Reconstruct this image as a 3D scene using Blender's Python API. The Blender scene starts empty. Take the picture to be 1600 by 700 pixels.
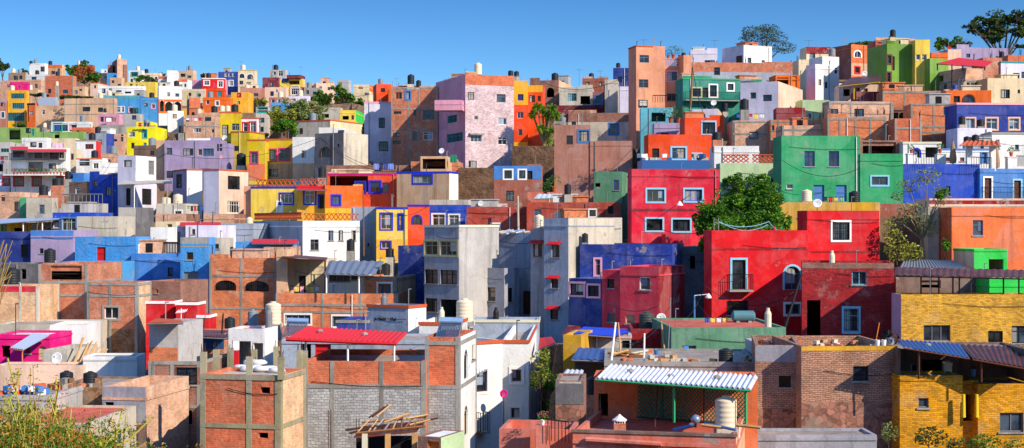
import bpy, math, random, zlib
import numpy as np
from mathutils import Vector
random.seed(7)
R = math.radians
C = bpy.context.scene.collection
# ---------------------------------------------------------------- camera, light, sky
F = 2222.2          # focal length in photograph pixels (50 mm on 36 mm, 1600 px wide)
H0 = 350.0          # horizon row
CZ = 20.0           # camera height
cam = bpy.data.cameras.new('camera'); cam.lens = 50; cam.sensor_width = 36
cam.clip_start = 0.5; cam.clip_end = 9000
co = bpy.data.objects.new('camera', cam); C.objects.link(co)
co.location = (0, 0, CZ); co.rotation_euler = (R(90), 0, 0)
cam.shift_y = 0.0
bpy.context.scene.camera = co
SUN = Vector((0.67, -0.55, 0.53)).normalized()
sl = bpy.data.lights.new('sun', 'SUN'); sl.energy = 4.15; sl.angle = R(0.5); sl.color = (1.0, 0.86, 0.68)
so = bpy.data.objects.new('sun', sl); C.objects.link(so); so.location = (60, -40, 90)
so.rotation_euler = SUN.to_track_quat('Z', 'Y').to_euler()
w = bpy.data.worlds.new('World'); bpy.context.scene.world = w; w.use_nodes = True
nt = w.node_tree; bg = nt.nodes['Background']
sky = nt.nodes.new('ShaderNodeTexSky'); sky.sky_type = 'NISHITA'; sky.sun_disc = False
sky.sun_elevation = math.asin(SUN.z); sky.sun_rotation = math.atan2(SUN.x, SUN.y)
sky.altitude = 2000; sky.air_density = 1.0; sky.dust_density = 0.0; sky.ozone_density = 3.5
hs = nt.nodes.new('ShaderNodeHueSaturation'); hs.inputs['Saturation'].default_value = 1.12
hs.inputs['Value'].default_value = 1.0
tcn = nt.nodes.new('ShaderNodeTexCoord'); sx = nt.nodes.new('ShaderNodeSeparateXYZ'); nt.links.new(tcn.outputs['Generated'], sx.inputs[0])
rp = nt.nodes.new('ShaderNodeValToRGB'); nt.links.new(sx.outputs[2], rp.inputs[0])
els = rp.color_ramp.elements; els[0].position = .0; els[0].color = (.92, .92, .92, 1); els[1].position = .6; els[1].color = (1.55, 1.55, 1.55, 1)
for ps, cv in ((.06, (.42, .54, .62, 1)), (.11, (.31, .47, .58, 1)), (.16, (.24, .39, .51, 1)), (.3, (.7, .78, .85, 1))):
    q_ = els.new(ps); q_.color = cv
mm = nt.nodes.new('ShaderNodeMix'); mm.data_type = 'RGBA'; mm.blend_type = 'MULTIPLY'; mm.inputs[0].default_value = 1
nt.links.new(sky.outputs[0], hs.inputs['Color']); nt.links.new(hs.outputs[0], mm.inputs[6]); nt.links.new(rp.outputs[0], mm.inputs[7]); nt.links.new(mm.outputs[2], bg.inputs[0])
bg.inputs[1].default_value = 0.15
vs = bpy.context.scene.view_settings
vs.view_transform = 'Standard'; vs.look = 'None'; vs.exposure = 0.62; vs.gamma = 1; vs.use_curve_mapping = False
bpy.context.scene.cycles.max_bounces = 5
bpy.context.scene.cycles.diffuse_bounces = 3
bpy.context.scene.cycles.use_denoising = True

# ---------------------------------------------------------------- materials
def lin(h, k=1.0):
    h = h.lstrip('#'); out = []
    for i in (0, 2, 4):
        c = int(h[i:i+2], 16) / 255
        c = c / 12.92 if c < .04045 else ((c + .055) / 1.055) ** 2.4
        out.append(min(.85, c * k))
    return (*out, 1)
class NT:
    def __init__(s, name):
        s.m = bpy.data.materials.new(name); s.m.use_nodes = True
        s.t = s.m.node_tree; s.b = s.t.nodes['Principled BSDF']
        s.b.inputs['Roughness'].default_value = .85
        s.b.inputs['Specular IOR Level'].default_value = .25
    def n(s, ty, **kw):
        o = s.t.nodes.new(ty)
        for k, v in kw.items():
            if k in o.inputs.keys(): o.inputs[k].default_value = v
            else: setattr(o, k, v)
        return o
    def l(s, a, b): s.t.links.new(a, b)
    def noise(s, scale, detail=4, vec=None, stretch=None, rough=.55):
        g = s.n('ShaderNodeNewGeometry')
        v = vec or g.outputs['Position']
        if stretch:
            mp = s.n('ShaderNodeMapping'); mp.inputs['Scale'].default_value = stretch
            s.l(v, mp.inputs[0]); v = mp.outputs[0]
        t = s.n('ShaderNodeTexNoise'); t.inputs['Scale'].default_value = scale
        t.inputs['Detail'].default_value = detail; t.inputs['Roughness'].default_value = rough
        s.l(v, t.inputs['Vector']); return t.outputs['Fac']
    def ramp(s, fac, a, b, lo=0., hi=1.):
        r = s.n('ShaderNodeMapRange'); r.inputs[1].default_value = a; r.inputs[2].default_value = b
        r.inputs[3].default_value = lo; r.inputs[4].default_value = hi; s.l(fac, r.inputs[0]); return r.outputs[0]
    def mix(s, fac, a, b, mode='MIX'):
        x = s.n('ShaderNodeMix', data_type='RGBA', blend_type=mode)
        for sock, v in ((x.inputs[0], fac), (x.inputs[6], a), (x.inputs[7], b)):
            if hasattr(v, 'is_output'): s.l(v, sock)
            else: sock.default_value = v
        return x.outputs[2]
    def bump(s, fac, strength=.3, dist=.03):
        b = s.n('ShaderNodeBump'); b.inputs['Strength'].default_value = strength
        b.inputs['Distance'].default_value = dist; s.l(fac, b.inputs['Height']); s.l(b.outputs[0], s.b.inputs['Normal'])
MATS = {}
def plaster(hexc, wear=.5, name='painted_plaster', rough=1.):
    key = ('P', hexc, wear, rough)
    if key in MATS: return MATS[key]
    wear = min(1.1, wear + .15)
    c = lin(hexc); s = NT(name)
    big = s.ramp(s.noise(.22, 7, rough=.65), .3, .72, .68, 1.12)
    sc = s.n('ShaderNodeVectorMath', operation='SCALE'); sc.inputs[0].default_value = c[:3]; s.l(big, sc.inputs['Scale'])
    col = sc.outputs[0]
    fade = tuple(min(.85, x * .7 + .14) for x in c[:3]) + (1,)
    col = s.mix(s.ramp(s.noise(.7, 6, rough=.7), .46, .70, 0, .8 * wear + .12), col, fade)
    dark = tuple(x * .38 + .012 for x in c[:3]) + (1,)
    g = s.n('ShaderNodeNewGeometry'); nz = s.n('ShaderNodeTexNoise'); nz.inputs['Scale'].default_value = 1.1; nz.inputs['Detail'].default_value = 6; s.l(g.outputs['Position'], nz.inputs['Vector'])
    va = s.n('ShaderNodeVectorMath', operation='MULTIPLY_ADD'); s.l(nz.outputs['Color'], va.inputs[0]); va.inputs[1].default_value = (1.1, 1.1, .9); s.l(g.outputs['Position'], va.inputs[2])
    vo = s.n('ShaderNodeTexVoronoi'); vo.inputs['Scale'].default_value = .42; s.l(va.outputs[0], vo.inputs['Vector'])
    sp = s.n('ShaderNodeSeparateColor'); s.l(vo.outputs['Color'], sp.inputs[0])
    sc2 = s.n('ShaderNodeVectorMath', operation='SCALE'); s.l(col, sc2.inputs[0]); s.l(s.ramp(sp.outputs[0], 0, 1, 1 - .2 * wear, 1 + .1 * wear), sc2.inputs['Scale']); col = sc2.outputs[0]
    col = s.mix(s.ramp(sp.outputs[1], .82, .84, 0, .45 * wear), col, tuple(min(.8, x * .6 + .16) for x in c[:3]) + (1,))
    ve = s.n('ShaderNodeTexVoronoi', feature='DISTANCE_TO_EDGE'); ve.inputs['Scale'].default_value = .3; s.l(va.outputs[0], ve.inputs['Vector'])
    col = s.mix(s.ramp(ve.outputs['Distance'], .0, .012, .5 * wear, 0), col, dark)
    col = s.mix(s.ramp(s.noise(1., 5, stretch=(1.6, 1.6, .11), rough=.7), .5, .7, 0, min(.9, 1.05 * wear)), col, dark)
    col = s.mix(s.ramp(s.noise(5., 5, rough=.7), .52, .75, 0, .5 * wear), col, dark)
    col = s.mix(s.ramp(s.noise(.55, 9, rough=.68), .66 - .07 * wear, .69 - .07 * wear, 0, .9 * min(1, wear * 1.4)), col, (.30, .27, .24, 1))
    s.l(col, s.b.inputs['Base Color']); s.bump(s.noise(5, 6, rough=.7), .45 * rough, .06 * rough)
    MATS[key] = s.m; return s.m
def brick(hexc, name='brick', paint=0.0, mortar='#9a8f80', wear=.5, row=.085):
    key = ('B', hexc, mortar, paint)
    if key in MATS: return MATS[key]
    c = lin(hexc); s = NT(name)
    uv = s.n('ShaderNodeUVMap')
    # jitter the courses a little so they do not run ruler straight
    nz = s.n('ShaderNodeTexNoise'); nz.inputs['Scale'].default_value = 1.3; s.l(uv.outputs[0], nz.inputs['Vector'])
    va = s.n('ShaderNodeVectorMath', operation='MULTIPLY_ADD'); s.l(nz.outputs['Color'], va.inputs[0])
    va.inputs[1].default_value = (.2, .2, 0); s.l(uv.outputs[0], va.inputs[2])
    bt = s.n('ShaderNodeTexBrick'); s.l(va.outputs[0], bt.inputs['Vector'])
    bt.inputs['Scale'].default_value = 1; bt.inputs['Brick Width'].default_value = .24; bt.inputs['Row Height'].default_value = row
    bt.inputs['Mortar Size'].default_value = .011; bt.inputs['Mortar Smooth'].default_value = .3
    m = .35 if paint else .62
    bt.inputs['Color1'].default_value = tuple(min(.85, x * 1.12) for x in c[:3]) + (1,)
    bt.inputs['Color2'].default_value = tuple(x * m for x in c[:3]) + (1,)
    mc = lin(mortar)
    bt.inputs['Mortar'].default_value = tuple(a * paint + b * (1 - paint) for a, b in zip([x * .6 for x in c[:3]], mc[:3])) + (1,)
    bt.inputs['Bias'].default_value = -.35
    col = bt.outputs['Color']
    big = s.ramp(s.noise(.9, 9, rough=.78), .3, .7, .55, 1.22)
    sc = s.n('ShaderNodeVectorMath', operation='SCALE'); s.l(col, sc.inputs[0]); s.l(big, sc.inputs['Scale']); col = sc.outputs[0]
    col = s.mix(s.ramp(s.noise(3.5, 6, rough=.8), .54, .62, 0, .5), col, tuple(x * .5 for x in c[:3]) + (1,))
    col = s.mix(s.ramp(s.noise(.8, 9, rough=.75), .54, .62, 0, 1.1 * wear), col, tuple(min(.7, x * 1.0 + .07) for x in mc[:3]) + (1,))
    col = s.mix(s.ramp(s.noise(1.2, 5, stretch=(1, 1, .15)), .55, .75, 0, .6 * wear), col, (.05, .04, .03, 1))
    s.l(col, s.b.inputs['Base Color'])
    ad = s.n('ShaderNodeMath', operation='MULTIPLY_ADD'); s.l(bt.outputs['Fac'], ad.inputs[0]); ad.inputs[1].default_value = -.6
    s.l(s.noise(7, 4), ad.inputs[2]); s.bump(ad.outputs[0], .6, .05)
    MATS[key] = s.m; return s.m
def rubble(hexc, name='rubble_stone', sc=2.2):
    key = ('S', hexc, sc)
    if key in MATS: return MATS[key]
    c = lin(hexc); s = NT(name)
    g = s.n('ShaderNodeNewGeometry')
    nz = s.n('ShaderNodeTexNoise'); nz.inputs['Scale'].default_value = 1.7; nz.inputs['Detail'].default_value = 5; s.l(g.outputs['Position'], nz.inputs['Vector'])
    va = s.n('ShaderNodeVectorMath', operation='MULTIPLY_ADD'); s.l(nz.outputs['Color'], va.inputs[0]); va.inputs[1].default_value = (.5, .5, .5); s.l(g.outputs['Position'], va.inputs[2])
    v = s.n('ShaderNodeTexVoronoi'); v.inputs['Scale'].default_value = sc; s.l(va.outputs[0], v.inputs['Vector'])
    ed = s.n('ShaderNodeTexVoronoi', feature='DISTANCE_TO_EDGE'); ed.inputs['Scale'].default_value = sc; s.l(va.outputs[0], ed.inputs['Vector'])
    bw = s.n('ShaderNodeSeparateColor'); s.l(v.outputs['Color'], bw.inputs[0])
    k = s.ramp(bw.outputs[0], 0, 1, .55, 1.35)
    scn = s.n('ShaderNodeVectorMath', operation='SCALE'); scn.inputs[0].default_value = c[:3]; s.l(k, scn.inputs['Scale'])
    col = s.mix(s.ramp(ed.outputs['Distance'], .01, .09, .6, 0), scn.outputs[0], (.05, .035, .03, 1))
    col = s.mix(s.ramp(s.noise(.9, 7, rough=.7), .5, .62, 0, .7), col, (.26, .2, .15, 1))
    s.l(col, s.b.inputs['Base Color']); s.bump(v.outputs['Distance'], -.8, .12)
    MATS[key] = s.m; return s.m
def flat(hexc, rough=.6, metal=0., name='paint', noise=.25):
    key = ('F', hexc, rough, metal)
    if key in MATS: return MATS[key]
    c = lin(hexc); s = NT(name); s.b.inputs['Roughness'].default_value = rough; s.b.inputs['Metallic'].default_value = metal
    col = s.mix(s.ramp(s.noise(2.5, 5, rough=.7), .4, .75, 0, noise * 1.6), c, tuple(x * .45 + .02 for x in c[:3]) + (1,))
    s.l(col, s.b.inputs['Base Color']); MATS[key] = s.m; return s.m
def glass(hexc, rough=.08):
    key = ('G', hexc)
    if key in MATS: return MATS[key]
    s = NT('window_glass'); s.b.inputs['Roughness'].default_value = rough; s.b.inputs['Specular IOR Level'].default_value = .6
    c = lin(hexc)
    col = s.mix(s.ramp(s.noise(1.1, 3), .42, .6, 0, 1), c, tuple(x * 2.6 + .02 for x in c[:3]) + (1,))
    s.l(col, s.b.inputs['Base Color']); MATS[key] = s.m; return s.m
def sheetmetal(hexc, rust=.3, rough=.45, metal=.5):
    key = ('M', hexc, rust)
    if key in MATS: return MATS[key]
    s = NT('corrugated_metal'); s.b.inputs['Roughness'].default_value = rough; s.b.inputs['Metallic'].default_value = metal
    c = lin(hexc)
    col = s.mix(s.ramp(s.noise(1.2, 7, rough=.7), .6 - .15 * rust, .72 - .1 * rust, 0, min(1, rust * 1.5)), c, (.20, .09, .045, 1))
    s.l(col, s.b.inputs['Base Color']); MATS[key] = s.m; return s.m
def leafmat(h1, h2, name='leaves'):
    key = ('L', h1, h2)
    if key in MATS: return MATS[key]
    s = NT(name); g = s.n('ShaderNodeNewGeometry')
    f = s.ramp(g.outputs['Random Per Island'], 0, 1, 0, 1)
    col = s.mix(f, lin(h1), lin(h2))
    col = s.mix(s.ramp(s.noise(.8, 3), .4, .65, 0, .6), col, tuple(x * .5 for x in lin(h1)[:3]) + (1,))
    s.l(col, s.b.inputs['Base Color']); s.b.inputs['Roughness'].default_value = .6
    tr = s.n('ShaderNodeBsdfTranslucent'); s.l(col, tr.inputs[0])
    mx = s.n('ShaderNodeMixShader'); mx.inputs[0].default_value = .3
    s.l(s.b.outputs[0], mx.inputs[1]); s.l(tr.outputs[0], mx.inputs[2])
    s.l(mx.outputs[0], s.t.nodes['Material Output'].inputs[0]); MATS[key] = s.m; return s.m

PAL = {  # wall colours, some toned as a lit or shaded side
 'white': ('#f4f1ea', .2), 'cream': ('#e8d5ae', .4), 'peach': ('#e0b48c', .45), 'pinkcream': ('#ecc9b0', .35), 'tan': ('#b89878', .55),
 'grey': ('#a0a1aa', .6), 'dgrey': ('#6c6a6e', .5), 'lgrey': ('#b9b6b3', .5), 'bluegrey': ('#a3afc0', .5), 'lav': ('#a795b8', .4), 'lavw': ('#e0dcec', .25),
 'pink': ('#e0b3bf', .6), 'pinkl': ('#dc9ab0', .4), 'magenta': ('#e0107a', .2), 'red': ('#d8101c', .2), 'redc': ('#d51a38', .4), 'redsh': ('#dc3c50', .35),
 'dred': ('#96181f', .6), 'maroon': ('#7c2230', .5), 'brick_red': ('#b04434', .4), 'rust': ('#b84c38', .5), 'orange': ('#ee6a12', .3), 'orangered': ('#ea4a10', .2),
 'terra': ('#e87640', .45), 'yellow': ('#f2b020', .3), 'byellow': ('#f8e400', .1), 'lyellow': ('#f5cc50', .3), 'olive': ('#d6b814', .3), 'ochre': ('#dba528', .6),
 'green': ('#30a468', .4), 'bgreen': ('#2fd050', .2), 'teal': ('#2a8a78', .3), 'mint': ('#b4cfa0', .3), 'lgreen': ('#86ad58', .35), 'moss': ('#74a03a', .25), 'agreen': ('#5f9472', .6),
 'blue': ('#3f80cc', .35), 'sky': ('#4aa0dc', .3), 'dblue': ('#28409a', .25), 'navy': ('#243a86', .4), 'navyp': ('#26409c', .95), 'royal': ('#1c48b8', .2), 'aqua': ('#5fb0c0', .35),
 'salmon': ('#e29a76', .4), 'salmon2': ('#d8745c', .45), 'brown': ('#a05c48', .5), 'dbrown': ('#7a5f50', .5), 'conc': ('#9c9990', .7), 'concl': ('#cbc2b0', .6), 'concy': ('#a39a78', .7),
 'rosewall': ('#b67c6a', .5),
}
def M(code):
    if not isinstance(code, str): return code
    if code in MATS: return MATS[code]
    if code in PAL: m = plaster(*PAL[code])
    elif code == 'bluetex': m = plaster('#469ce4', .3, rough=1.8)
    elif code == 'dredtex': m = plaster('#9a1a20', .5, rough=2.2)
    elif code == 'brick': m = brick('#e07a4a', mortar='#c8a484', wear=.45)
    elif code == 'brickd': m = brick('#cc7654', mortar='#b89c86', wear=.5)
    elif code == 'brickr': m = brick('#dc7450', mortar='#c0805c', wear=.35)
    elif code == 'brickp': m = brick('#dca888', mortar='#d2b8a0', wear=.55)
    elif code == 'brickb': m = brick('#a47260', mortar='#7d6a60', wear=.5)
    elif code == 'adobe': m = brick('#b98a70', mortar='#54443c', wear=.5)
    elif code == 'brickl': m = brick('#e8b084', mortar='#e2c8a4', wear=.5)
    elif code == 'block': m = brick('#b4b4b2', mortar='#7f7d78', wear=.5, row=.12)
    elif code == 'ybrick': m = brick('#dd9a0c', paint=.8, wear=.25)
    elif code == 'ybrickl': m = brick('#e4aa38', paint=.85, wear=.2)
    elif code == 'rbrick': m = brick('#b42029', paint=.8, wear=.3)
    elif code == 'pbrick': m = brick('#f0ccd0', paint=.85, wear=.3, mortar='#d09080')
    elif code == 'stone': m = rubble('#9a6a58', sc=3.6)
    elif code == 'stonebr': m = rubble('#8c6848', sc=4.5)
    elif code == 'rock':
        q = NT('rock_face'); cc = q.mix(q.ramp(q.noise(.6, 9, rough=.75), .35, .65), lin('#5c4434'), lin('#9c7a60')); cc = q.mix(q.ramp(q.noise(1.5, 8, rough=.8), .55, .65, 0, .8), cc, lin('#3c3a24'))
        q.l(cc, q.b.inputs['Base Color']); q.bump(q.noise(.9, 9, rough=.75), 1., 1.2); m = q.m
    elif code == 'roof': m = plaster('#a8988a', .8, 'roof_screed')
    elif code == 'redroof': m = plaster('#d0624a', .5, 'red_roof_coating')
    elif code == 'tile': m = flat('#c4582e', .8, 0, 'clay_tile', .4)
    elif code == 'wood': m = flat('#8a5a30', .7, 0, 'wood', .5)
    elif code == 'woodl': m = flat('#c89a62', .7, 0, 'pale_wood', .5)
    elif code == 'iron': m = flat('#1c1c20', .5, .3, 'iron')
    elif code == 'ironr': m = flat('#4a2a20', .8, .2, 'rusty_iron', .5)
    elif code == 'galv': m = sheetmetal('#c4ccd8', .12)
    elif code == 'galvb': m = sheetmetal('#dfe4ee', .34, .4, .25)
    elif code == 'redmet': m = sheetmetal('#cc2226', .3, .6, 0)
    elif code == 'rustmet': m = sheetmetal('#6a3428', .8)
    elif code == 'bluemet': m = sheetmetal('#3a68a0', .25)
    elif code == 'greymet': m = sheetmetal('#8a8f98', .3)
    elif code == 'shade': m = flat('#141418', .9, 0, 'shade_black')  # near-black colour standing in for deep shade
    else: raise KeyError(code)
    MATS[code] = m; return m
TR = {'k': '#20201f', 'g': '#77797c', 'w': '#ecebe6', 'n': '#5a3020', 'm': '#c01878', 'u': '#1c2fb8', 'r': '#c81c20', 't': '#1f8f96', 'o': '#e07a20', 'p': '#e8a8b8',
      'c': '#9a958a', 'l': '#c8d8c8', 'b': '#4a7ab0', 'e': '#2f9a60', 'h': '#f0b890', 'y': '#e8c020', 'q': '#20a0a0', 's': '#8ec4dc', 'd': '#3c3c40', 'x': '#b9b084', 'a': '#d4cfb4'}
def T(c): return flat(TR[c], .55, 0, 'trim_paint', .2)
GL = ['#0c0f14', '#11161e', '#1a2430', '#0a0a0c', '#24303c']

# ---------------------------------------------------------------- mesh builder (world coordinates)
class MB:
    def __init__(s): s.v = []; s.f = []
    def quad(s, a, b, c, d):
        i = len(s.v); s.v += [tuple(a), tuple(b), tuple(c), tuple(d)]; s.f.append((i, i+1, i+2, i+3))
    def poly(s, pts):
        i = len(s.v); s.v += [tuple(p) for p in pts]; s.f.append(tuple(range(i, i+len(pts))))
    def hexa(s, p):   # 8 corners: bottom ring 0-3 ccw from above, top ring 4-7
        i = len(s.v); s.v += [tuple(q) for q in p]
        for f in ((3, 2, 1, 0), (4, 5, 6, 7), (0, 1, 5, 4), (1, 2, 6, 5), (2, 3, 7, 6), (3, 0, 4, 7)): s.f.append(tuple(i + k for k in f))
    def obox(s, o, a, b, c):   # origin and three edge vectors (right handed)
        o, a, b, c = map(Vector, (o, a, b, c)); s.hexa((o, o+a, o+a+b, o+b, o+c, o+a+c, o+a+b+c, o+b+c))
    def box(s, x0, x1, y0, y1, z0, z1): s.obox((x0, y0, z0), (x1-x0, 0, 0), (0, y1-y0, 0), (0, 0, z1-z0))
    def bar(s, a, b, r, r2=None, n=4):
        a, b = Vector(a), Vector(b); r2 = r if r2 is None else r2
        d = (b - a)
        if d.length < 1e-6: return
        d.normalize(); u = d.orthogonal().normalized(); w_ = d.cross(u); i = len(s.v)
        for p, rr in ((a, r), (b, r2)):
            for k in range(n):
                t = 2 * math.pi * (k + .5) / n; s.v.append(tuple(p + (u * math.cos(t) + w_ * math.sin(t)) * rr))
        for k in range(n): s.f.append((i+k, i+(k+1) % n, i+n+(k+1) % n, i+n+k))
        s.f.append(tuple(i+k for k in reversed(range(n)))); s.f.append(tuple(i+n+k for k in range(n)))
    def path(s, pts, r, n=4):
        for a, b in zip(pts, pts[1:]): s.bar(a, b, r, n=n)
    def lathe(s, o, prof, n=20):
        o = Vector(o); i = len(s.v)
        for r, z in prof:
            for k in range(n):
                t = 2 * math.pi * k / n; s.v.append((o.x + r*math.cos(t), o.y + r*math.sin(t), o.z + z))
        for j in range(len(prof)-1):
            for k in range(n): s.f.append((i+j*n+k, i+j*n+(k+1) % n, i+(j+1)*n+(k+1) % n, i+(j+1)*n+k))
        s.f.append(tuple(i+k for k in reversed(range(n)))); s.f.append(tuple(i+(len(prof)-1)*n+k for k in range(n)))
NODES = {}
def link(name, mb, mat, root=None, smooth=False, kind=None):
    if not mb.f: return None
    me = bpy.data.meshes.new(name)
    V = np.array(mb.v, dtype=np.float64)
    if root is not None:
        loc, ph = NODES[root.name]
        V = V - np.array(loc); c, s_ = math.cos(-ph), math.sin(-ph)
        V = np.stack([V[:, 0]*c - V[:, 1]*s_, V[:, 0]*s_ + V[:, 1]*c, V[:, 2]], 1)
    me.from_pydata(V.tolist(), [], mb.f); me.update()
    # uv in metres: along the wall and up
    n = len(me.polygons); nn = np.zeros(n*3); me.polygons.foreach_get('normal', nn); nn = nn.reshape(-1, 3)
    ls = np.zeros(n, dtype=np.int64); me.polygons.foreach_get('loop_total', ls)
    nl = len(me.loops); vi = np.zeros(nl, dtype=np.int64); me.loops.foreach_get('vertex_index', vi)
    N = np.repeat(nn, ls, axis=0); P = V[vi]
    t = np.stack([-N[:, 1], N[:, 0]], 1); L = np.linalg.norm(t, axis=1); L[L == 0] = 1; t /= L[:, None]
    flatf = np.abs(N[:, 2]) > .8
    u = np.where(flatf, P[:, 0], P[:, 0]*t[:, 0] + P[:, 1]*t[:, 1]); v = np.where(flatf, P[:, 1], P[:, 2])
    uvl = me.uv_layers.new(name='UVMap'); uvl.data.foreach_set('uv', np.stack([u, v], 1).ravel())
    me.materials.append(M(mat))
    if smooth: me.polygons.foreach_set('use_smooth', [True]*n)
    o = bpy.data.objects.new(name, me); C.objects.link(o)
    if root is not None: o.parent = root; NODES[o.name] = NODES[root.name]
    else: NODES[o.name] = ((0, 0, 0), 0)
    if kind: o['kind'] = kind
    return o
def thing(name, label, cat, loc=(0, 0, 0), ph=0, group=None):
    o = bpy.data.objects.new(name, None); C.objects.link(o); o.empty_display_size = .3
    o.location = loc; o.rotation_euler = (0, 0, ph); NODES[o.name] = (tuple(loc), ph)
    o['label'] = label; o['category'] = cat
    if group: o['group'] = group
    return o
def P(px, py, Y): return Vector(((px - 800) / F * Y, Y, CZ - (py - H0) / F * Y))

# ---------------------------------------------------------------- houses
SPECS = []      # collected first, so the ground can be fitted under them
class Face:     # a vertical wall plane; o = lower left corner seen from outside, e = along, n = outward
    def __init__(s, o, e, n, L, z0, z1): s.o, s.e, s.n, s.L, s.z0, s.z1 = Vector(o), Vector(e), Vector(n), L, z0, z1
    def u(s, px):
        xp = (px - 800) / F; return (xp * s.o.y - s.o.x) / (s.e.x - xp * s.e.y)
    def z(s, px, py):
        u = s.u(px); return CZ - (py - H0) / F * (s.o.y + u * s.e.y)
    def pt(s, u, z, w=0.): p = s.o + s.e * u + s.n * w; return Vector((p.x, p.y, z))
    def slab(s, mb, u0, u1, z0, z1, w0, w1):
        mb.obox(s.pt(u0, z0, w1), s.e * (u1-u0), -s.n * (w1-w0), (0, 0, z1-z0))
    def wall(s, mb, holes, depth=.2):
        us = sorted(set([0, s.L] + [h[0] for h in holes] + [h[1] for h in holes]))
        zs = sorted(set([s.z0, s.z1] + [h[2] for h in holes] + [h[3] for h in holes]))
        for a, b in zip(us, us[1:]):
            for c, d in zip(zs, zs[1:]):
                m, k = (a+b)/2, (c+d)/2
                if any(h[0] < m < h[1] and h[2] < k < h[3] for h in holes): continue
                if b-a > 1e-4 and d-c > 1e-4: mb.quad(s.pt(a, c), s.pt(b, c), s.pt(b, d), s.pt(a, d))
        for h in holes:
            a, b, c, d = h[:4]; q = s.pt; D = -depth
            mb.quad(q(a, c), q(a, c, D), q(a, d, D), q(a, d)); mb.quad(q(b, c, D), q(b, c), q(b, d), q(b, d, D))
            mb.quad(q(a, c), q(b, c), q(b, c, D), q(a, c, D)); mb.quad(q(a, d, D), q(b, d, D), q(b, d), q(a, d))
            if h[4]:
                arc = s.arc(a, b, c, d)
                for (p, r) in zip(arc, arc[1:]):
                    cx = a if (p[0]+r[0])/2 < (a+b)/2 else b
                    mb.poly([q(cx, d), q(*p), q(*r)] if cx == b else [q(cx, d), q(*p), q(*r)])
                    mb.quad(q(*r), q(*p), q(p[0], p[1], D), q(r[0], r[1], D))
                mb.poly([q(a, d), q(*arc[len(arc)//2]), q(b, d)][::-1]) if 0 else None
    @staticmethod
    def arc(a, b, c, d, n=10):
        w_ = (b-a)/2; h = min(w_, (d-c)*.55); return [((a+b)/2 - w_*math.cos(math.pi*k/n), d-h + h*math.sin(math.pi*k/n)) for k in range(n+1)]
ROOFS = []
def H(kind, label, x0, x1, yt, yb, Y, phi=0, side=None, mat='white', wins='', **kw):
    """one block: front from px x0 to x1, top row yt and lowest visible row yb at the shared corner, depth Y there, turned phi degrees."""
    ph = R(phi); e = Vector((math.cos(ph), math.sin(ph), 0)); n = Vector((math.sin(ph), -math.cos(ph), 0)); b = -n
    right = phi < 0 or (phi == 0 and x0 < 800)
    cx = x1 if right else x0; ox = x0 if right else x1
    Cn = Vector(((cx-800)/F*Y, Y, 0)); xp = (ox-800)/F
    t = (xp*Cn.y - Cn.x) / (e.x - xp*e.y)
    t = max(-40, min(40, t)); L = abs(t)
    if abs(t) < .3 or (t < 0) != right: print('BAD FRONT', label, t); L = 3
    D = kw.get('D', 6.5)
    if side is None and cx >= 800 and yt < H0-10 and kw.get('cat') != 'rock': D = min(D, 3.2)
    if side is not None:
        sp = (side-800)/F; d = (sp*Cn.y - Cn.x) / (b.x - sp*b.y)
        if d <= 0 or d > 30: print('SIDE?', label[:50], round(d, 1)); d = D
        D = d
    o = Cn - e*L if right else Cn
    zt = CZ - (yt-H0)/F*Y; zb = CZ - (yb-H0)/F*Y
    sp_ = dict(kind=kind, label=label, o=o, e=e, n=n, b=b, L=L, D=max(D, kw.get('Dmin', 2.)), zt=zt, zb=zb, Y=Y, ph=ph, mat=mat, wins=wins, kw=kw,
               pts=[o, o+e*L, o+e*L+b*D, o+b*D], pxr=(min(x0, x1, side or x0), max(x0, x1, side or x1)), yb=yb, ymax=max(p.y for p in (o, o+e*L, o+b*D, o+e*L+b*D)), ymin=min(p.y for p in (o, o+e*L)))
    SPECS.append(sp_)
    ROOFS.append((sp_, zt)); return sp_
def parse(ws):
    for w_ in ws.split(';'):
        p = w_.split()
        if p: yield p[0], [float(q) for q in p[1:5]], (p[5] if len(p) > 5 else 'k'), (p[6] if len(p) > 6 else '-'), (p[7] if len(p) > 7 else '')
LOD = 150
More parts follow.
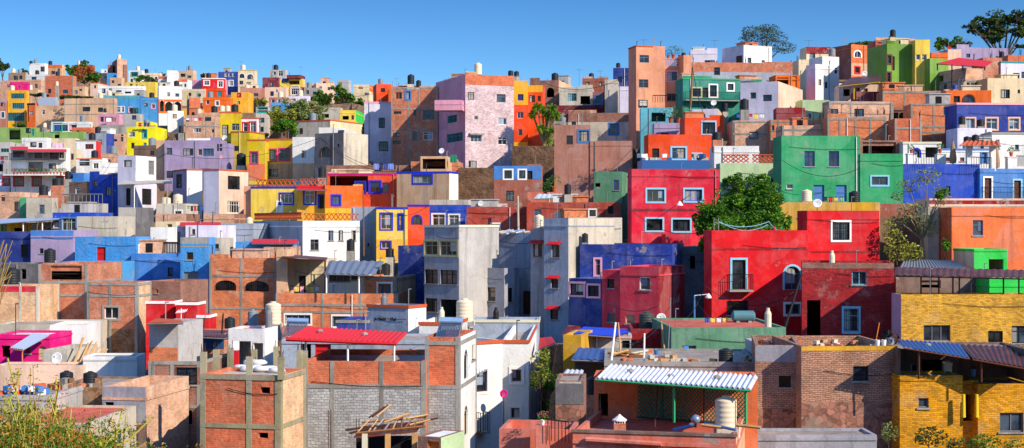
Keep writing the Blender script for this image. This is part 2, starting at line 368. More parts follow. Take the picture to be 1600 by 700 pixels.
def window(face, root, kd, u0, u1, z0, z1, fr, su, fl, Y, rnd):
    W, Hh = u1-u0, z1-z0; arch = 'a' in fl
    fm = MB(); far = Y > LOD
    bw = .05 if not far else .07
    if kd in 'wd':
        for a, b_, c, d in ((u0, u1, z0, z0+bw), (u0, u1, z1-bw, z1), (u0, u0+bw, z0+bw, z1-bw), (u1-bw, u1, z0+bw, z1-bw)):
            face.slab(fm, a, b_, c, d, -.17, -.08)
        nm = max(1, round(W/.55)) if kd == 'w' else (2 if W > 1.1 else 1)
        for k in range(1, nm):
            u = u0 + W*k/nm; face.slab(fm, u-.02, u+.02, z0+bw, z1-bw, -.16, -.1)
        if Hh > 1.0:
            zz = z0 + Hh*(.68 if kd == 'w' else .55); face.slab(fm, u0+bw, u1-bw, zz-.02, zz+.02, -.16, -.09)
        nmz = 'door' if kd == 'd' else 'window'
        wo = link(nmz, fm, T(fr), root)
        pm = MB(); face.slab(pm, u0+.01, u1-.01, z0+.01, z1-.01, -.22, -.14)
        if kd == 'w' or 'g' in fl:
            link('pane', pm, glass(rnd.choice(GL)) if 'c' not in fl else glass('#5a5e66', .3), wo)
            if rnd.random() < .4:
                k = rnd.uniform(.3, .9); cm = MB(); a_, b_ = (u0+bw, u0+bw+(W-2*bw)*k) if rnd.random() < .5 else (u1-bw-(W-2*bw)*k, u1-bw)
                nf = 8; zt_ = z1-bw; zb_ = z0+bw+(Hh*.25 if rnd.random() < .3 else 0)
                for q in range(nf): ua, ub = a_+(b_-a_)*q/nf, a_+(b_-a_)*(q+1)/nf; cm.quad(face.pt(ua, zb_, -.136+.02*(q % 2)), face.pt(ub, zb_, -.136+.02*((q+1) % 2)), face.pt(ub, zt_, -.136+.02*((q+1) % 2)), face.pt(ua, zt_, -.136+.02*(q % 2)))
                link('curtain', cm, flat(rnd.choice(['#9a9a98', '#8fa0b4', '#a8957c', '#c0bcb4', '#6a7890']), .9, 0, 'curtain'), wo)
        else: link('door_panel', pm, T(fr), wo)
    else:      # open dark hole: room behind is really there, only its frame is added
        wo = None
        if 'e' in fl: pass
    host = wo or root
    if su != '-':
        sm = MB(); t = .14 if not far else .18
        if not arch:
            segs = [(u0-t, u1+t, z1, z1+t), (u0-t, u0, z0, z1), (u1, u1+t, z0, z1)]
            if kd == 'w': segs.append((u0-t, u1+t, z0-t, z0))
            for a, b_, c, d in segs: face.slab(sm, a, b_, c, d, 0.002, .045)
        else:
            arc = Face.arc(u0, u1, z0, z1); cu, h = (u0+u1)/2, min(W/2, Hh*.55)
            out = [(cu + (p[0]-cu)*(1+2*t/W), (z1-h) + (p[1]-(z1-h))*(1+t/h)) for p in arc]
            for i in range(len(arc)-1):
                q = face.pt
                a, b_, c, d = arc[i], arc[i+1], out[i+1], out[i]
                sm.quad(q(*a, .045), q(*b_, .045), q(*c, .045), q(*d, .045)); sm.quad(q(*d, .045), q(*c, .045), q(*c, 0), q(*d, 0))
            face.slab(sm, u0-t, u0, z0, z1-h, .002, .045); face.slab(sm, u1, u1+t, z0, z1-h, .002, .045)
        link('window_surround' if kd != 'd' else 'door_surround', sm, T(su), host)
    elif not far and kd == 'w' and not arch:
        sm = MB(); face.slab(sm, u0-.08, u1+.08, z0-.08, z0, -.15, .07); link('sill', sm, 'conc', host)
    if 'h' in fl:
        hm = MB(); q = face.pt
        a, b_, c, d = q(u0-.2, z1+.22), q(u1+.2, z1+.22), q(u1+.2, z1+.02, .5), q(u0-.2, z1+.02, .5)
        up = Vector((0, 0, .06)); hm.hexa((a, d, c, b_, a+up, d+up, c+up, b_+up)); link('window_hood', hm, kw_hood(fr), host)
    if 'b' in fl:
        bm = MB(); step = .14 if not far else .3; nb = max(3, int(W/step))
        for k in range(nb+1):
            u = u0 + W*k/nb; bm.bar(face.pt(u, z0, .05), face.pt(u, z1 - (.0 if not arch else (1-math.sqrt(max(0, 1-((u-(u0+u1)/2)/(W/2))**2)))*min(W/2, Hh*.55)), .05), .012 if not far else .02)
        for zz in (z0+.1*Hh, z0+.5*Hh) + (() if arch else (z1-.1*Hh,)): bm.bar(face.pt(u0, zz, .055), face.pt(u1, zz, .055), .014)
        link('bars', bm, 'iron' if 'B' not in fl else T('w'), host)
    if 'B' in fl and 'b' not in fl:
        bal(face, host, u0-.35, u1+.35, z0, .65, 1.0)
def kw_hood(fr): return T('r') if fr in 'rn' else M('tile') if fr == 'o' else M('conc')
def bal(face, host, u0, u1, z, dep=.7, h=1.0, mat='iron', step=.14):
    sl_ = MB(); face.slab(sl_, u0, u1, z-.14, z-.02, .003, dep); so_ = link('balcony', sl_, 'conc', host)
    r = MB(); n = int((u1-u0)/step)
    for k in range(n+1):
        u = u0 + (u1-u0)*k/n; r.bar(face.pt(u, z-.02, dep-.04), face.pt(u, z+h, dep-.04), .013)
    for sd in (u0+.02, u1-.02):
        for k in range(4): r.bar(face.pt(sd, z-.02, dep*k/4+.03), face.pt(sd, z+h, dep*k/4+.03), .013)
        r.bar(face.pt(sd, z+h, .02), face.pt(sd, z+h, dep-.04), .02)
    r.bar(face.pt(u0, z+h, dep-.04), face.pt(u1, z+h, dep-.04), .022); link('railing', r, mat, so_)
def lattice(mb, face, u0, u1, z0, z1, cell=.28, w0=-.09, w1=-.03, r=.022):
    W, Hh = u1-u0, z1-z0; nx = max(1, round(W/cell)); ny = max(1, round(Hh/cell)); dx, dz = W/nx, Hh/ny
    for i in range(nx):
        for j in range(ny):
            a = u0+i*dx; c = z0+j*dz; wm = (w0+w1)/2
            mb.bar(face.pt(a, c, wm), face.pt(a+dx, c+dz, wm), r); mb.bar(face.pt(a+dx, c, wm), face.pt(a, c+dz, wm), r)
def build(s, base):
    kw = s['kw']; rnd = random.Random(zlib.crc32(s['label'].encode()))
    e, n, b, L, D, zt = s['e'], s['n'], s['b'], s['L'], s['D'], s['zt']; zb = base
    o = s['o']
    into = kw.get('into')
    if into is not None: root = into['root']; s['root'] = root
    else:
        root = thing(s['kind'], s['label'], kw.get('cat', s['kind'].replace('_', ' ').replace('brick ', '').replace('plastered ', '').replace('concrete ', '').replace('painted ', '')), (o.x + e.x*L/2, o.y + e.y*L/2, zb), s['ph'], kw.get('group'))
        s['root'] = root
    Ff = Face(o, e, n, L, zb, zt); Fr = Face(o+e*L, b, e, D, zb, zt); Fl = Face(o+b*D, -b, -e, D, zb, zt); Fb = Face(o+e*L+b*D, -e, b, L, zb, zt)
    s['F'], s['S'] = Ff, (Fr if s['ph'] < 0 or (s['ph'] == 0 and o.x < 0) else Fl)
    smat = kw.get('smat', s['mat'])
    holes = {id(Ff): [], id(s['S']): []}; todo = []
    def where(px, py):
        u = Ff.u(px)
        if -.05 <= u <= L+.05: return Ff
        return s['S']
    for kd, (a, b_, c, d), fr, su, fl in parse(s['wins']):
        f = where((a+b_)/2, (c+d)/2); u0, u1 = sorted((f.u(a), f.u(b_))); m = (a+b_)/2
        z0, z1 = f.z(m, d), f.z(m, c)
        u0, u1 = max(.03, u0), min(f.L-.03, u1); z1 = min(z1, zt-.06); z0 = max(z0, zb+.05)
        if u1-u0 < .12 or z1-z0 < .12: print('BAD WIN', s['label'][:40], a, c, round(u0, 2), round(u1, 2), round(f.L, 2)); continue
        holes[id(f)].append((u0, u1, z0, z1, 'a' in fl)); todo.append((f, kd, u0, u1, z0, z1, fr, su, fl))
    if s['Y'] > 150 and len(todo) < 2 and s['kind'] not in ('garden_wall', 'rock_outcrop', 'chimney', 'porch', 'shed') and L > 3.2 and into is None:
        for k in range(rnd.choice((1, 2, 3)) if L > 5 else 1):
            w_, h_ = rnd.uniform(.6, 1.1), rnd.uniform(.7, 1.2); u0 = rnd.uniform(.35, L-w_-.35); z1 = zt-rnd.uniform(.7, 1.3); z0 = z1-h_
            if any(h[0]-.35 < u0+w_ and h[1]+.35 > u0 for h in holes[id(Ff)]): continue
            holes[id(Ff)].append((u0, u0+w_, z0, z1, False)); todo.append((Ff, 'w', u0, u0+w_, z0, z1, rnd.choice('kkgwnb'), rnd.choice('-----w'), rnd.choice(('', '', 'b'))))
    wm = MB(); split = smat != s['mat']
    par = kw.get('par', .5); th = .16; zr = zt - par
    Ff.wall(wm, holes[id(Ff)]); 
    for f in (Fr, Fl):
        if split:
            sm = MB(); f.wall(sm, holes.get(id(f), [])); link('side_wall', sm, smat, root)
        else: f.wall(wm, holes.get(id(f), []))
    Fb.wall(wm, [])
    # parapet crest with a slightly uneven top
    q = lambda u, v, z: (o + e*u + b*v) + Vector((0, 0, z))
    for (a, c, a2, c2) in ((0, 0, L, th), (0, D-th, L, D), (0, th, th, D-th), (L-th, th, L, D-th)):
        wm.quad(q(a, c, zt), q(a2, c, zt), q(a2, c2, zt), q(a, c2, zt))
    for (p0, p1) in (((th, th), (L-th, th)), ((L-th, th), (L-th, D-th)), ((L-th, D-th), (th, D-th)), ((th, D-th), (th, th))):
        wm.quad(q(*p1, zr), q(*p0, zr), q(*p0, zt), q(*p1, zt))
    link('wall', wm, s['mat'], root)
    rm = MB(); rm.quad(q(th, th, zr), q(L-th, th, zr), q(L-th, D-th, zr), q(th, D-th, zr)); rm.quad(q(th, D-th, zr-.2), q(L-th, D-th, zr-.2), q(L-th, th, zr-.2), q(th, th, zr-.2))
    link('roof', rm, kw.get('roof', 'roof'), root)
    s['zr'] = zr
    if kw.get('fixb'): um = MB(); um.quad(q(0, D, zb), q(L, D, zb), q(L, 0, zb), q(0, 0, zb)); link('underside', um, s['mat'], root)
    for t in todo: window(t[0], root, t[1], *t[2:6], *t[6:], s['Y'], rnd)
    if s['Y'] > 105 and L > 4 and D > 2.9 and s['kind'] not in ('garden_wall', 'rock_outcrop', 'chimney', 'porch', 'shed', 'tower') and into is None and 'lat' not in kw and not kw.get('noground'):
        far = s['Y'] > 225
        for _rk in range((2 if L > 6 else 1) if rnd.random() < (.75 if far else .45) else 0):
            w_, d_, h_ = rnd.uniform(1.4, min(3, L*.5)), min(2.2, D*.5), rnd.uniform(.9, 1.9) if far else rnd.uniform(.5, 1.1); u0 = rnd.choice((.3, L-w_-.3, rnd.uniform(.3, L-w_-.3))); v0 = D-d_-.3
            rmm = MB(); o_ = q(u0, v0, zr-.1); rmm.obox(o_, e*w_, b*d_, (0, 0, par+h_+.1)); rmm.obox(o_-e*.1-b*.1+Vector((0, 0, par+h_+.1)), e*(w_+.2), b*(d_+.2), (0, 0, .1))
            rr = link('roof_room', rmm, rnd.choice(['brickp', 'brick', 'concl', 'lgrey', s['mat'], 'cream', 'white', 'peach']), root)
            if h_ > .8: dm = MB(); dm.obox(o_+e*w_*.3-b*.03+Vector((0, 0, par+.15)), e*.6, b*.04, (0, 0, min(.8, h_-.2))); link('painted_opening', dm, 'shade', rr)  # flat near-black slab paints a shaded doorway, no hole behind
        for _rk in range(rnd.choice((0, 1, 1, 2)) if s['Y'] > 150 or 'frame' in kw else 0):
            k = rnd.uniform(.15, .4)*L; u0 = rnd.choice((0, L-k)); h_ = rnd.uniform(.12, .5); pm_ = MB(); pm_.obox(q(u0, .004, zt-.01), e*k, b*.15, (0, 0, h_)); link('parapet_step', pm_, rnd.choice([s['mat'], s['mat'], 'brickp', 'conc']), root)
    S = s['S']
    # concrete skeleton: columns and beams standing 2 cm proud
    if 'frame' in kw:
        cols, beams = kw['frame']; fm = MB(); cw = kw.get('cw', .18)
        def clear(f, u, z0, z1):   # keep columns off the openings
            return not any(h[0]-.0 < u+cw/2 and h[1] > u-cw/2 and h[2] < z1 and h[3] > z0 for h in holes.get(id(f), []))
        def col(f, u, w1=.03):
            zs = sorted([zb, zt-.004] + [z for h in holes.get(id(f), []) if h[0] < u+cw/2 and h[1] > u-cw/2 for z in (h[2], h[3])])
            for z0, z1 in zip(zs, zs[1:]):
                if clear(f, u, z0+.01, z1-.01): f.slab(fm, u-cw/2, u+cw/2, z0, z1, .002, w1)
        for c_ in cols:
            f = where(c_, 0); col(f, min(max(f.u(c_), cw/2), f.L-cw/2))
        col(Ff, cw/2+.001); col(Ff, L-cw/2-.001)
        col(S, cw/2+.001); col(S, S.L-cw/2-.001)
        for by in beams:
            cxp = 800 + (o + e*L if S is Fr else o).x/(o + e*L if S is Fr else o).y*F
            z = CZ - (by-H0)/F*s['Y']
            for f in (Ff, S):
                zz = [(0, f.L)]
                for h in holes.get(id(f), []):
                    if h[2] < z+.1 and h[3] > z-.14:
                        zz = [seg for a, b_ in zz for seg in ((a, min(b_, h[0])), (max(a, h[1]), b_)) if seg[1]-seg[0] > .05]
                for a, b_ in zz: f.slab(fm, a, b_, z-.1, z+.08, .004, .04)
        link('concrete_frame', fm, kw.get('fmat', 'conc'), root)
    for bd in kw.get('band', []):
        y0, y1, bm_ = bd[:3]; bmb = MB(); ff = [Ff, S] if len(bd) < 4 else [Ff] if bd[3] == 'F' else [S]
        z1 = CZ-(y0-H0)/F*s['Y']; z0 = max(CZ-(y1-H0)/F*s['Y'], zb)
        z1 = min(z1, zt-.005)
        for f in ff:
            us = [0, f.L]; hs_ = holes.get(id(f), [])
            ux = sorted(set([0, f.L] + [x for h in hs_ for x in h[:2]])); uz = sorted(set([z0, z1] + [min(max(x, z0), z1) for h in hs_ for x in h[2:4]]))
            for a, b_ in zip(ux, ux[1:]):
                for c, d in zip(uz, uz[1:]):
                    if any(h[0] < (a+b_)/2 < h[1] and h[2] < (c+d)/2 < h[3] for h in hs_) or d-c < .01 or b_-a < .01: continue
                    f.slab(bmb, a, b_, c, d, .002, .018 if f is Ff else .015)
        link('painted_band' if bm_ not in ('brick', 'brickd', 'brickr', 'stone', 'stonebr', 'adobe', 'block', 'brickb', 'brickp') else 'masonry_band', bmb, bm_, root)
    if 'trim' in kw:
        tm = MB(); h = kw.get('trimh', .16)
        for f in (Ff, S): f.slab(tm, -.05 if f is Ff else .0, f.L+(.05 if f is Ff else 0), zt-h, zt+.03, .002, .06)
        link('cornice', tm, T(kw['trim']) if len(kw['trim']) == 1 else kw['trim'], root)
    elif kw.get('lip', rnd.random() < .35) and 'frame' not in kw:
        tm = MB()
        for f in (Ff, S): f.slab(tm, 0, f.L, zr-.12, zr+.0, .002, .05)
        link('ledge', tm, s['mat'], root)
    for (a, b_, c, d, mt) in kw.get('lat', []):
        f = where((a+b_)/2, c); u0, u1 = sorted((f.u(a), f.u(b_))); m = (a+b_)/2; z0, z1 = f.z(m, d), f.z(m, c)
        lm = MB(); lattice(lm, f, u0, u1, z0, z1, kw.get('cell', .3), r=kw.get('lr', .035))
        f.slab(lm, u0, u1, z1-.03, z1+.05, -.14, 0.02)
        link('balustrade', lm, mt, root)
    for (a, b_, z_, dep) in kw.get('bal', []):
        f = where((a+b_)/2, z_); u0, u1 = sorted((f.u(a), f.u(b_))); bal(f, root, u0, u1, f.z((a+b_)/2, z_), dep)
    if kw.get('rebar', s['mat'] in ('brick', 'brickd', 'brickr') and rnd.random() < .8):
        for u, v in ((.15, .12), (L-.15, .12), (L-.15, D-.15), (.15, D-.15), (L/2, .12)):
            if rnd.random() < .4: continue
            bm_ = MB()
            for k in range(3):
                p = q(u + rnd.uniform(-.06, .06), v + rnd.uniform(-.04, .04), zt-.02); bm_.bar(p, p+Vector((rnd.uniform(-.1, .1), rnd.uniform(-.1, .1), rnd.uniform(.5, 1.2))), .018 if s['Y'] < 120 else .03)
            link('rebar', bm_, 'ironr', root)
    if s['Y'] < 230 and L > 2.5 and kw.get('pipe', rnd.random() < .55):
        for tries in range(6):
            u = rnd.uniform(.3, L-.3)
            if not any(h[0]-.15 < u < h[1]+.15 for h in holes[id(Ff)]):
                pm = MB(); pm.bar(Ff.pt(u, zb, .07), Ff.pt(u, zt-.1, .07), .04, n=6); pm.bar(Ff.pt(u, zt-.12, .07), Ff.pt(u, zt-.12, -.02), .04)
                link('drainpipe', pm, T(rnd.choice('gwcc')), root); break
    return root

# ---------------------------------------------------------------- ground
def ground():
    pxs = np.arange(-900, 2501, 10.); Ys = [8.]
    while Ys[-1] < 600: Ys.append(Ys[-1] + max(.7, Ys[-1]*.009))
    Ys = np.array(Ys); yt = np.full((len(Ys), len(pxs)), np.nan); crest = np.zeros(len(pxs))
    for j, px in enumerate(pxs):
        q = min(max(px, 5), 1595)
        ss = [s for s in SPECS if s['pxr'][0]-14 <= q <= s['pxr'][1]+14 and not s['kw'].get('noground')]
        crest[j] = max([s['ymax'] for s in ss], default=200) + 3
        for i, Y in enumerate(Ys):
            v = [s['yb'] + 6 for s in ss if s['ymax'] + .8 >= Y]
            yt[i, j] = max(v) if v else np.nan
    # nearer ground always projects lower in the frame
    for j in range(len(pxs)):
        last = 90.
        for i in range(len(Ys)-1, -1, -1):
            if np.isnan(yt[i, j]): yt[i, j] = last if last > 90 else np.nan
            else: last = max(last, yt[i, j]); yt[i, j] = last
        col = yt[:, j]; ok = ~np.isnan(col); i1 = np.where(ok)[0].max() if ok.any() else 0; col[i1+1:] = col[i1]
    Z = CZ - (yt-H0)/F*Ys[:, None]
    for j in range(len(pxs)):
        k = np.searchsorted(Ys, crest[j]); k = min(k, len(Ys)-1)
        Z[k:, j] = Z[k, j] - (Ys[k:]-Ys[k])*.12
    for i, Y in enumerate(Ys):     # valley floor in front of the first row of houses, bank under the camera
        if Y < 48:
            zz = CZ - (760-H0)/F*Y if Y < 22 else CZ - (760-H0)/F*22 - (Y-22)*.36
            zz = min(zz, 18.2)
            Z[i, :] = np.minimum(Z[i, :], zz)
    Zs = Z.copy()
    for j in range(1, len(pxs)-1): Zs[:, j] = np.minimum(Z[:, j], (Z[:, j-1]+Z[:, j]+Z[:, j+1])/3)
    return pxs, Ys, Zs
def build_ground():
    pxs, Ys, Z = ground(); mb = MB(); nx = len(pxs)
    rnd = random.Random(3)
    for i, Y in enumerate(Ys):
        for j, px in enumerate(pxs):
            mb.v.append(((px-800)/F*Y, Y, Z[i, j] - rnd.uniform(0, .18)))
    for i in range(len(Ys)-1):
        for j in range(nx-1):
            a = i*nx+j; mb.f.append((a, a+1, a+nx+1, a+nx))
    # the land carries on: behind the crest to the horizon, behind the camera and to the sides
    base = len(mb.v)
    far = [(-6000, 7000, -25), (6000, 7000, -25), (6000, -3000, 12), (-6000, -3000, 12)]
    mb.v += far
    for j in range(nx-1): pass
    def row(idx, outer):
        for a, b_ in zip(idx, idx[1:]): mb.f.append((a, outer[0], b_))
    top = [(len(Ys)-1)*nx+j for j in range(nx)]; bot = list(range(nx)); lef = [i*nx for i in range(len(Ys))]; rig = [i*nx+nx-1 for i in range(len(Ys))]
    h = nx//2
    for a, b_ in zip(top[:h+1], top[1:h+1]): mb.f.append((a, b_, base))
    for a, b_ in zip(top[h:], top[h+1:]): mb.f.append((a, b_, base+1))
    mb.f.append((top[h], base+1, base))
    for a, b_ in zip(rig, rig[1:]): mb.f.append((a, base+2, b_))
    mb.f.append((rig[-1], base+2, base+1))
    for a, b_ in zip(lef, lef[1:]): mb.f.append((a, b_, base+3))
    mb.f.append((lef[-1], base, base+3))
    for a, b_ in zip(bot[:h+1], bot[1:h+1]): mb.f.append((a, base+3, b_))
    for a, b_ in zip(bot[h:], bot[h+1:]): mb.f.append((a, base+2, b_))
    mb.f.append((bot[h], base+3, base+2))
    s = NT('dry_hillside_earth')
    col = s.mix(s.ramp(s.noise(.35, 8, rough=.7), .35, .65), lin('#6e5340'), lin('#8f7458'))
    col = s.mix(s.ramp(s.noise(1.1, 8, rough=.75), .55, .62, 0, .8), col, lin('#4c5230'))
    col = s.mix(s.ramp(s.noise(2.7, 6, rough=.75), .58, .66, 0, .8), col, lin('#a89a88'))
    s.l(col, s.b.inputs['Base Color']); s.bump(s.noise(2, 8, rough=.75), 1., .4)
    MATS['earth'] = s.m
    g = link('ground', mb, 'earth', None, smooth=False, kind='structure')
    return pxs, Ys, Z
GR = None
def gz(x, y):
    pxs, Ys, Z = GR; y = max(Ys[0], min(Ys[-1]-.01, y)); px = min(max(x/y*F+800, pxs[0]), pxs[-1]-.01)
    i = np.searchsorted(Ys, y, side='right')-1; j = int((px-pxs[0])//10); fy = (y-Ys[i])/(Ys[i+1]-Ys[i]); fx = (px-pxs[j])/10
    return float((Z[i, j]*(1-fx)+Z[i, j+1]*fx)*(1-fy)+(Z[i+1, j]*(1-fx)+Z[i+1, j+1]*fx)*fy)
def build_all():
    global GR
    GR = build_ground()
    for s in SPECS:
        zs = []
        for u in (0, .33, .66, 1):
            for v in (0, .33, .66, 1):
                p = s['o'] + s['e']*s['L']*u + s['b']*s['D']*v; zs.append(gz(p.x, p.y))
        build(s, s['zb'] if s['kw'].get('fixb') else min(min(zs), s['zb']) - .6)
def support(x, y, zmax=1e9):
    """height of what carries a thing standing at x, y: the highest roof there below zmax, else the ground"""
    best = gz(x, y)
    for s in SPECS:
        p = Vector((x, y, 0)) - s['o']; u, v = p.dot(s['e']), p.dot(s['b'])
        if .1 < u < s['L']-.1 and .1 < v < s['D']-.05 and s['zr'] < zmax+.25: best = max(best, s['zr'])
    return best
# ---------------------------------------------------------------- the far hilltop on the left
BH, HO, CH = 'brick_house', 'plastered_house', 'concrete_house'
H(BH, 'long tan brick building behind the narrow yellow and magenta house', 0, 64, 124, 190, 410, -14, 70, 'brickp', '', D=9)
H(HO, 'low pale house with dark tank at the left end of the skyline', 13, 40, 113, 130, 440, -15, 44, 'tan', 'w 30 35 118 124', D=5)
H(HO, 'white skyline house with open blockwork parapet', 46, 70, 99, 124, 440, -10, 73, 'white', 'w 63 70 104 112 g', lat=[(47, 62, 101, 106, 'conc')], cell=.8)
H(HO, 'tan skyline house with orange upper wall beside the white one', 73, 97, 101, 122, 445, -10, 99, 'peach', 'w 80 86 111 116', band=[(101, 106, 'orange', 'F')])
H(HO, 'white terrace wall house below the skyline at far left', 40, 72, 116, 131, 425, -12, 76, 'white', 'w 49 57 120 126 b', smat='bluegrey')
H(BH, 'orange brick house with grey beam left of the autumn tree', 70, 114, 118, 152, 400, -10, 116, 'brickr', 'w 75 80 139 146;w 98 106 140 146 b', frame=([87], [124, 136]), rebar=False)
H(HO, 'small peach house with one tiny window right of the brick terrace', 114, 133, 135, 152, 392, -8, 138, 'peach', 'w 124 128 139 142')
H(HO, 'dark roofed house half hidden behind the autumn tree', 112, 144, 101, 120, 445, -10, 147, 'brown', 'o 116 124 104 112', D=5)
H(HO, 'little white hut with purple side on the skyline', 158, 171, 108, 122, 440, 14, None, 'lavw', 'w 164 166 110 113', D=5)
H(BH, 'tan brick wall house between autumn tree and light blue hut', 153, 170, 114, 132, 430, -8, 173, 'brickp')
H('tower', 'tall brick tower house with a cream tank on top', 183, 198, 92, 124, 425, 24, 175, 'brickp', smat='brickb', cat='tower')
H(BH, 'dark brick annex on the left of the brick tower', 168, 176, 101, 116, 428, 10, None, 'brickb', D=4)
H(HO, 'narrow light blue hut in front of the brick tower', 167, 179, 114, 132, 412, -8, 182, 'sky', smat='blue')
H(HO, 'small peach house with one window below the brick tower', 172, 190, 121, 138, 402, -8, 192, 'peach', 'w 184 189 131 134')
H('chimney', 'tall dark brick chimney stack right of the brick tower', 193, 199, 101, 130, 408, 20, 192, 'brickb', D=2, par=.2, cat='chimney')
H(HO, 'flat roofed white and aqua house right of the chimney', 201, 222, 110, 125, 432, -6, 226, 'white', 'w 205 215 113 119 q q', roof='roof')
H(HO, 'low white long house on the skyline beside green bushes', 222, 250, 114, 128, 438, -6, 252, 'cream', 'w 230 234 117 120')
H(HO, 'yellow ochre wall house with three dark doorways and tanks', 196, 243, 128, 146, 392, -6, 246, 'lyellow', 'w 203 207 131 136;d 212 215 132 140;w 220 225 133 137')
H(HO, 'long pale pink house with two windows above the light blue house', 141, 153, 129, 152, 372, -8, None, 'pinkcream', 'w 147 150 133 138', trim='tile')
H(HO, 'long white row with two barred windows above the light blue house', 153, 224, 134, 155, 366, -4, 226, 'white', 'w 159 165 138 146 g;w 170 175 138 146 g;w 181 190 141 144;w 195 205 143 146', lip=True)
H(HO, 'red brick and white house left of the narrow white tower', 247, 264, 119, 140, 372, -6, 266, 'white', 'w 251 258 127 132', band=[(119, 123, 'brickr', 'F')])
H('tower', 'narrow white tower on the skyline above the orange arches', 261, 277, 110, 140, 366, 8, None, 'white', cat='tower', D=5)
H(HO, 'cream rooftop house with a tank beside the narrow white tower', 279, 302, 110, 138, 376, -12, 305, 'peach', 'w 282 290 115 120;w 293 299 118 122')
H(HO, 'red trimmed white house below the cream rooftop house', 277, 293, 124, 142, 368, -6, None, 'white', 'w 280 285 132 136;w 288 291 131 136', band=[(124, 128, 'brickr', 'F')])
H(HO, 'pale cream row with two windows left of the orange terrace house', 284, 321, 139, 162, 330, -6, 323, 'cream', 'w 294 299 145 150 o;w 308 314 146 151 g')
H(HO, 'white house over orange arched loggia', 248, 284, 134, 177, 318, 16, 222, 'white', 'w 261 266 144 151 h;w 274 280 146 151 k;o 250 256 157 174 k - a;o 258 270 159 174 k - a;o 272 283 159 174 k - a', smat='bluegrey', band=[(155, 177, 'orange', 'F')])  # bluegrey left wall: shade painted onto the white house
H(HO, 'wide light blue house with pink framed windows, left part of the pair', 160, 217, 149, 184, 345, -5, None, 'sky', 'w 183 188 167 175 w w;w 190 194 167 175 w w;w 201 206 168 175 w p;w 211 216 169 177 q q', band=[(149, 155, 'aqua', 'F')], smat='blue')
H(HO, 'taller light blue house with small pink window, right of the pair', 221, 249, 153, 190, 335, -2, 250, 'sky', 'w 237 242 163 169 p p', smat='navy')
H(HO, 'two storey pinkish block building with black square windows', 100, 178, 153, 204, 338, -8, 180, 'peach', 'w 129 141 167 174;w 153 161 168 175;w 141 147 198 204;w 158 163 198 204', frame=([120], [162, 178]), smat='brickp', D=8)
H(HO, 'narrow yellow three storey house with magenta top storey', 12, 41, 141, 192, 372, -4, 44, 'yellow', 'w 17 38 146 154 q;w 19 38 161 170 q;w 12 38 176 189 q', D=7)
H(HO, 'magenta top floor', 15, 42, 128, 142, 374, -4, 44, 'magenta', 'd 29 31 134 139', into='prev', D=5)
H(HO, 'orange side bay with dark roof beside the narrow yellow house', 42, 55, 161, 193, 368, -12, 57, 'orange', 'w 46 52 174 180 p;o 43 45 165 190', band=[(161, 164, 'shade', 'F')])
H(HO, 'red and blue striped house at the left frame edge below the brick wall', -6, 10, 157, 196, 372, -5, 12, 'rosewall', 'w 2 7 175 184 b w;w 1 7 160 166', band=[(157, 161, 'lav', 'F')])
H(HO, 'plain peach wall house right of the orange bay', 56, 99, 165, 206, 352, -7, 101, 'peach', D=7)
H('shed', 'pale sheet metal shed on the peach wall house', 60, 87, 152, 167, 356, -7, 90, 'galv', D=4, cat='shed')
H(HO, 'tan wall with small brick hut left of the pale metal shed', 40, 60, 140, 166, 385, -10, 66, 'peach')
H(BH, 'brick house with orange lit upper right wall', 296, 313, 153, 192, 300, 18, 292, 'brickr', smat='brickb')
H(HO, 'orange house with two small windows under the red house', 317, 360, 152, 170, 312, -5, 362, 'orange', 'w 322 327 156 163 w;w 337 342 158 165 w w', D=6)
H(HO, 'yellow orange house with stepped wall and two red framed windows', 361, 388, 144, 170, 316, -4, 396, 'yellow', 'w 372 376 146 151 r r;w 371 375 158 163 r', D=5)
H(HO, 'small white house behind the yellow orange stepped house', 376, 397, 141, 158, 325, -4, 400, 'white', D=4)
H(HO, 'yellow wing with shadowed porch left of the brick terrace', 284, 318, 171, 190, 312, -2, None, 'yellow', '')
H(HO, 'dark red house with white framed windows on the hilltop', 316, 352, 122, 142, 345, 6, None, 'red', 'w 319 327 126 133 w w;w 341 348 127 136 w w', smat='pinkl', trim='w', D=6)
H(HO, 'orange house with two dark doors below the red hilltop house', 320, 350, 138, 156, 330, -4, 352, 'orangered', 'd 326 331 141 151 t;d 340 346 142 151 t', lip=True)
H(HO, 'pink house end at the left of the red hilltop house', 300, 316, 125, 142, 352, -4, None, 'pinkl')
H(HO, 'blue house with a row of white windows on the hilltop', 341, 372, 112, 142, 368, -2, None, 'dblue', 'w 351 355 114 120 w;w 357 361 114 120 w;w 363 367 114 120 w;w 358 364 126 134 w w', D=7)
H(HO, 'cream hilltop house with arched windows beside the blue one', 372, 399, 109, 140, 362, -3, 402, 'cream', 'w 374 382 115 122 g w a;w 386 396 116 124 g w a;w 374 380 126 132 g;w 385 392 128 137 g', trim='x')
H(HO, 'maroon house behind the yellow and purple one', 410, 435, 121, 138, 348, -2, None, 'maroon')
H(HO, 'grey and white roof room above the maroon house', 421, 446, 109, 124, 352, -6, 448, 'lgrey', 'w 425 431 112 117 g;w 435 442 111 119 w')
H(HO, 'yellow house with purple trimmed open roof terrace', 437, 473, 123, 152, 335, -6, 475, 'lyellow', 'o 452 468 122.6 132;w 442 450 121 127 u u;w 456 467 135 148 g w', D=6)
H('porch', 'dark hipped porch roof over the purple terrace', 448, 470, 117, 122, 334, -6, None, 'maroon', cat='porch roof', D=4, noground=1, fixb=1, par=.05)
H(HO, 'brown red brick house with pale pink side below the hilltop', 375, 414, 137, 160, 322, 10, None, 'rosewall', smat='brown')
H(HO, 'pale pink plain house right of the brown red one', 414, 447, 136, 158, 318, -5, 449, 'pinkcream', 'w 431 434 140 144 g')
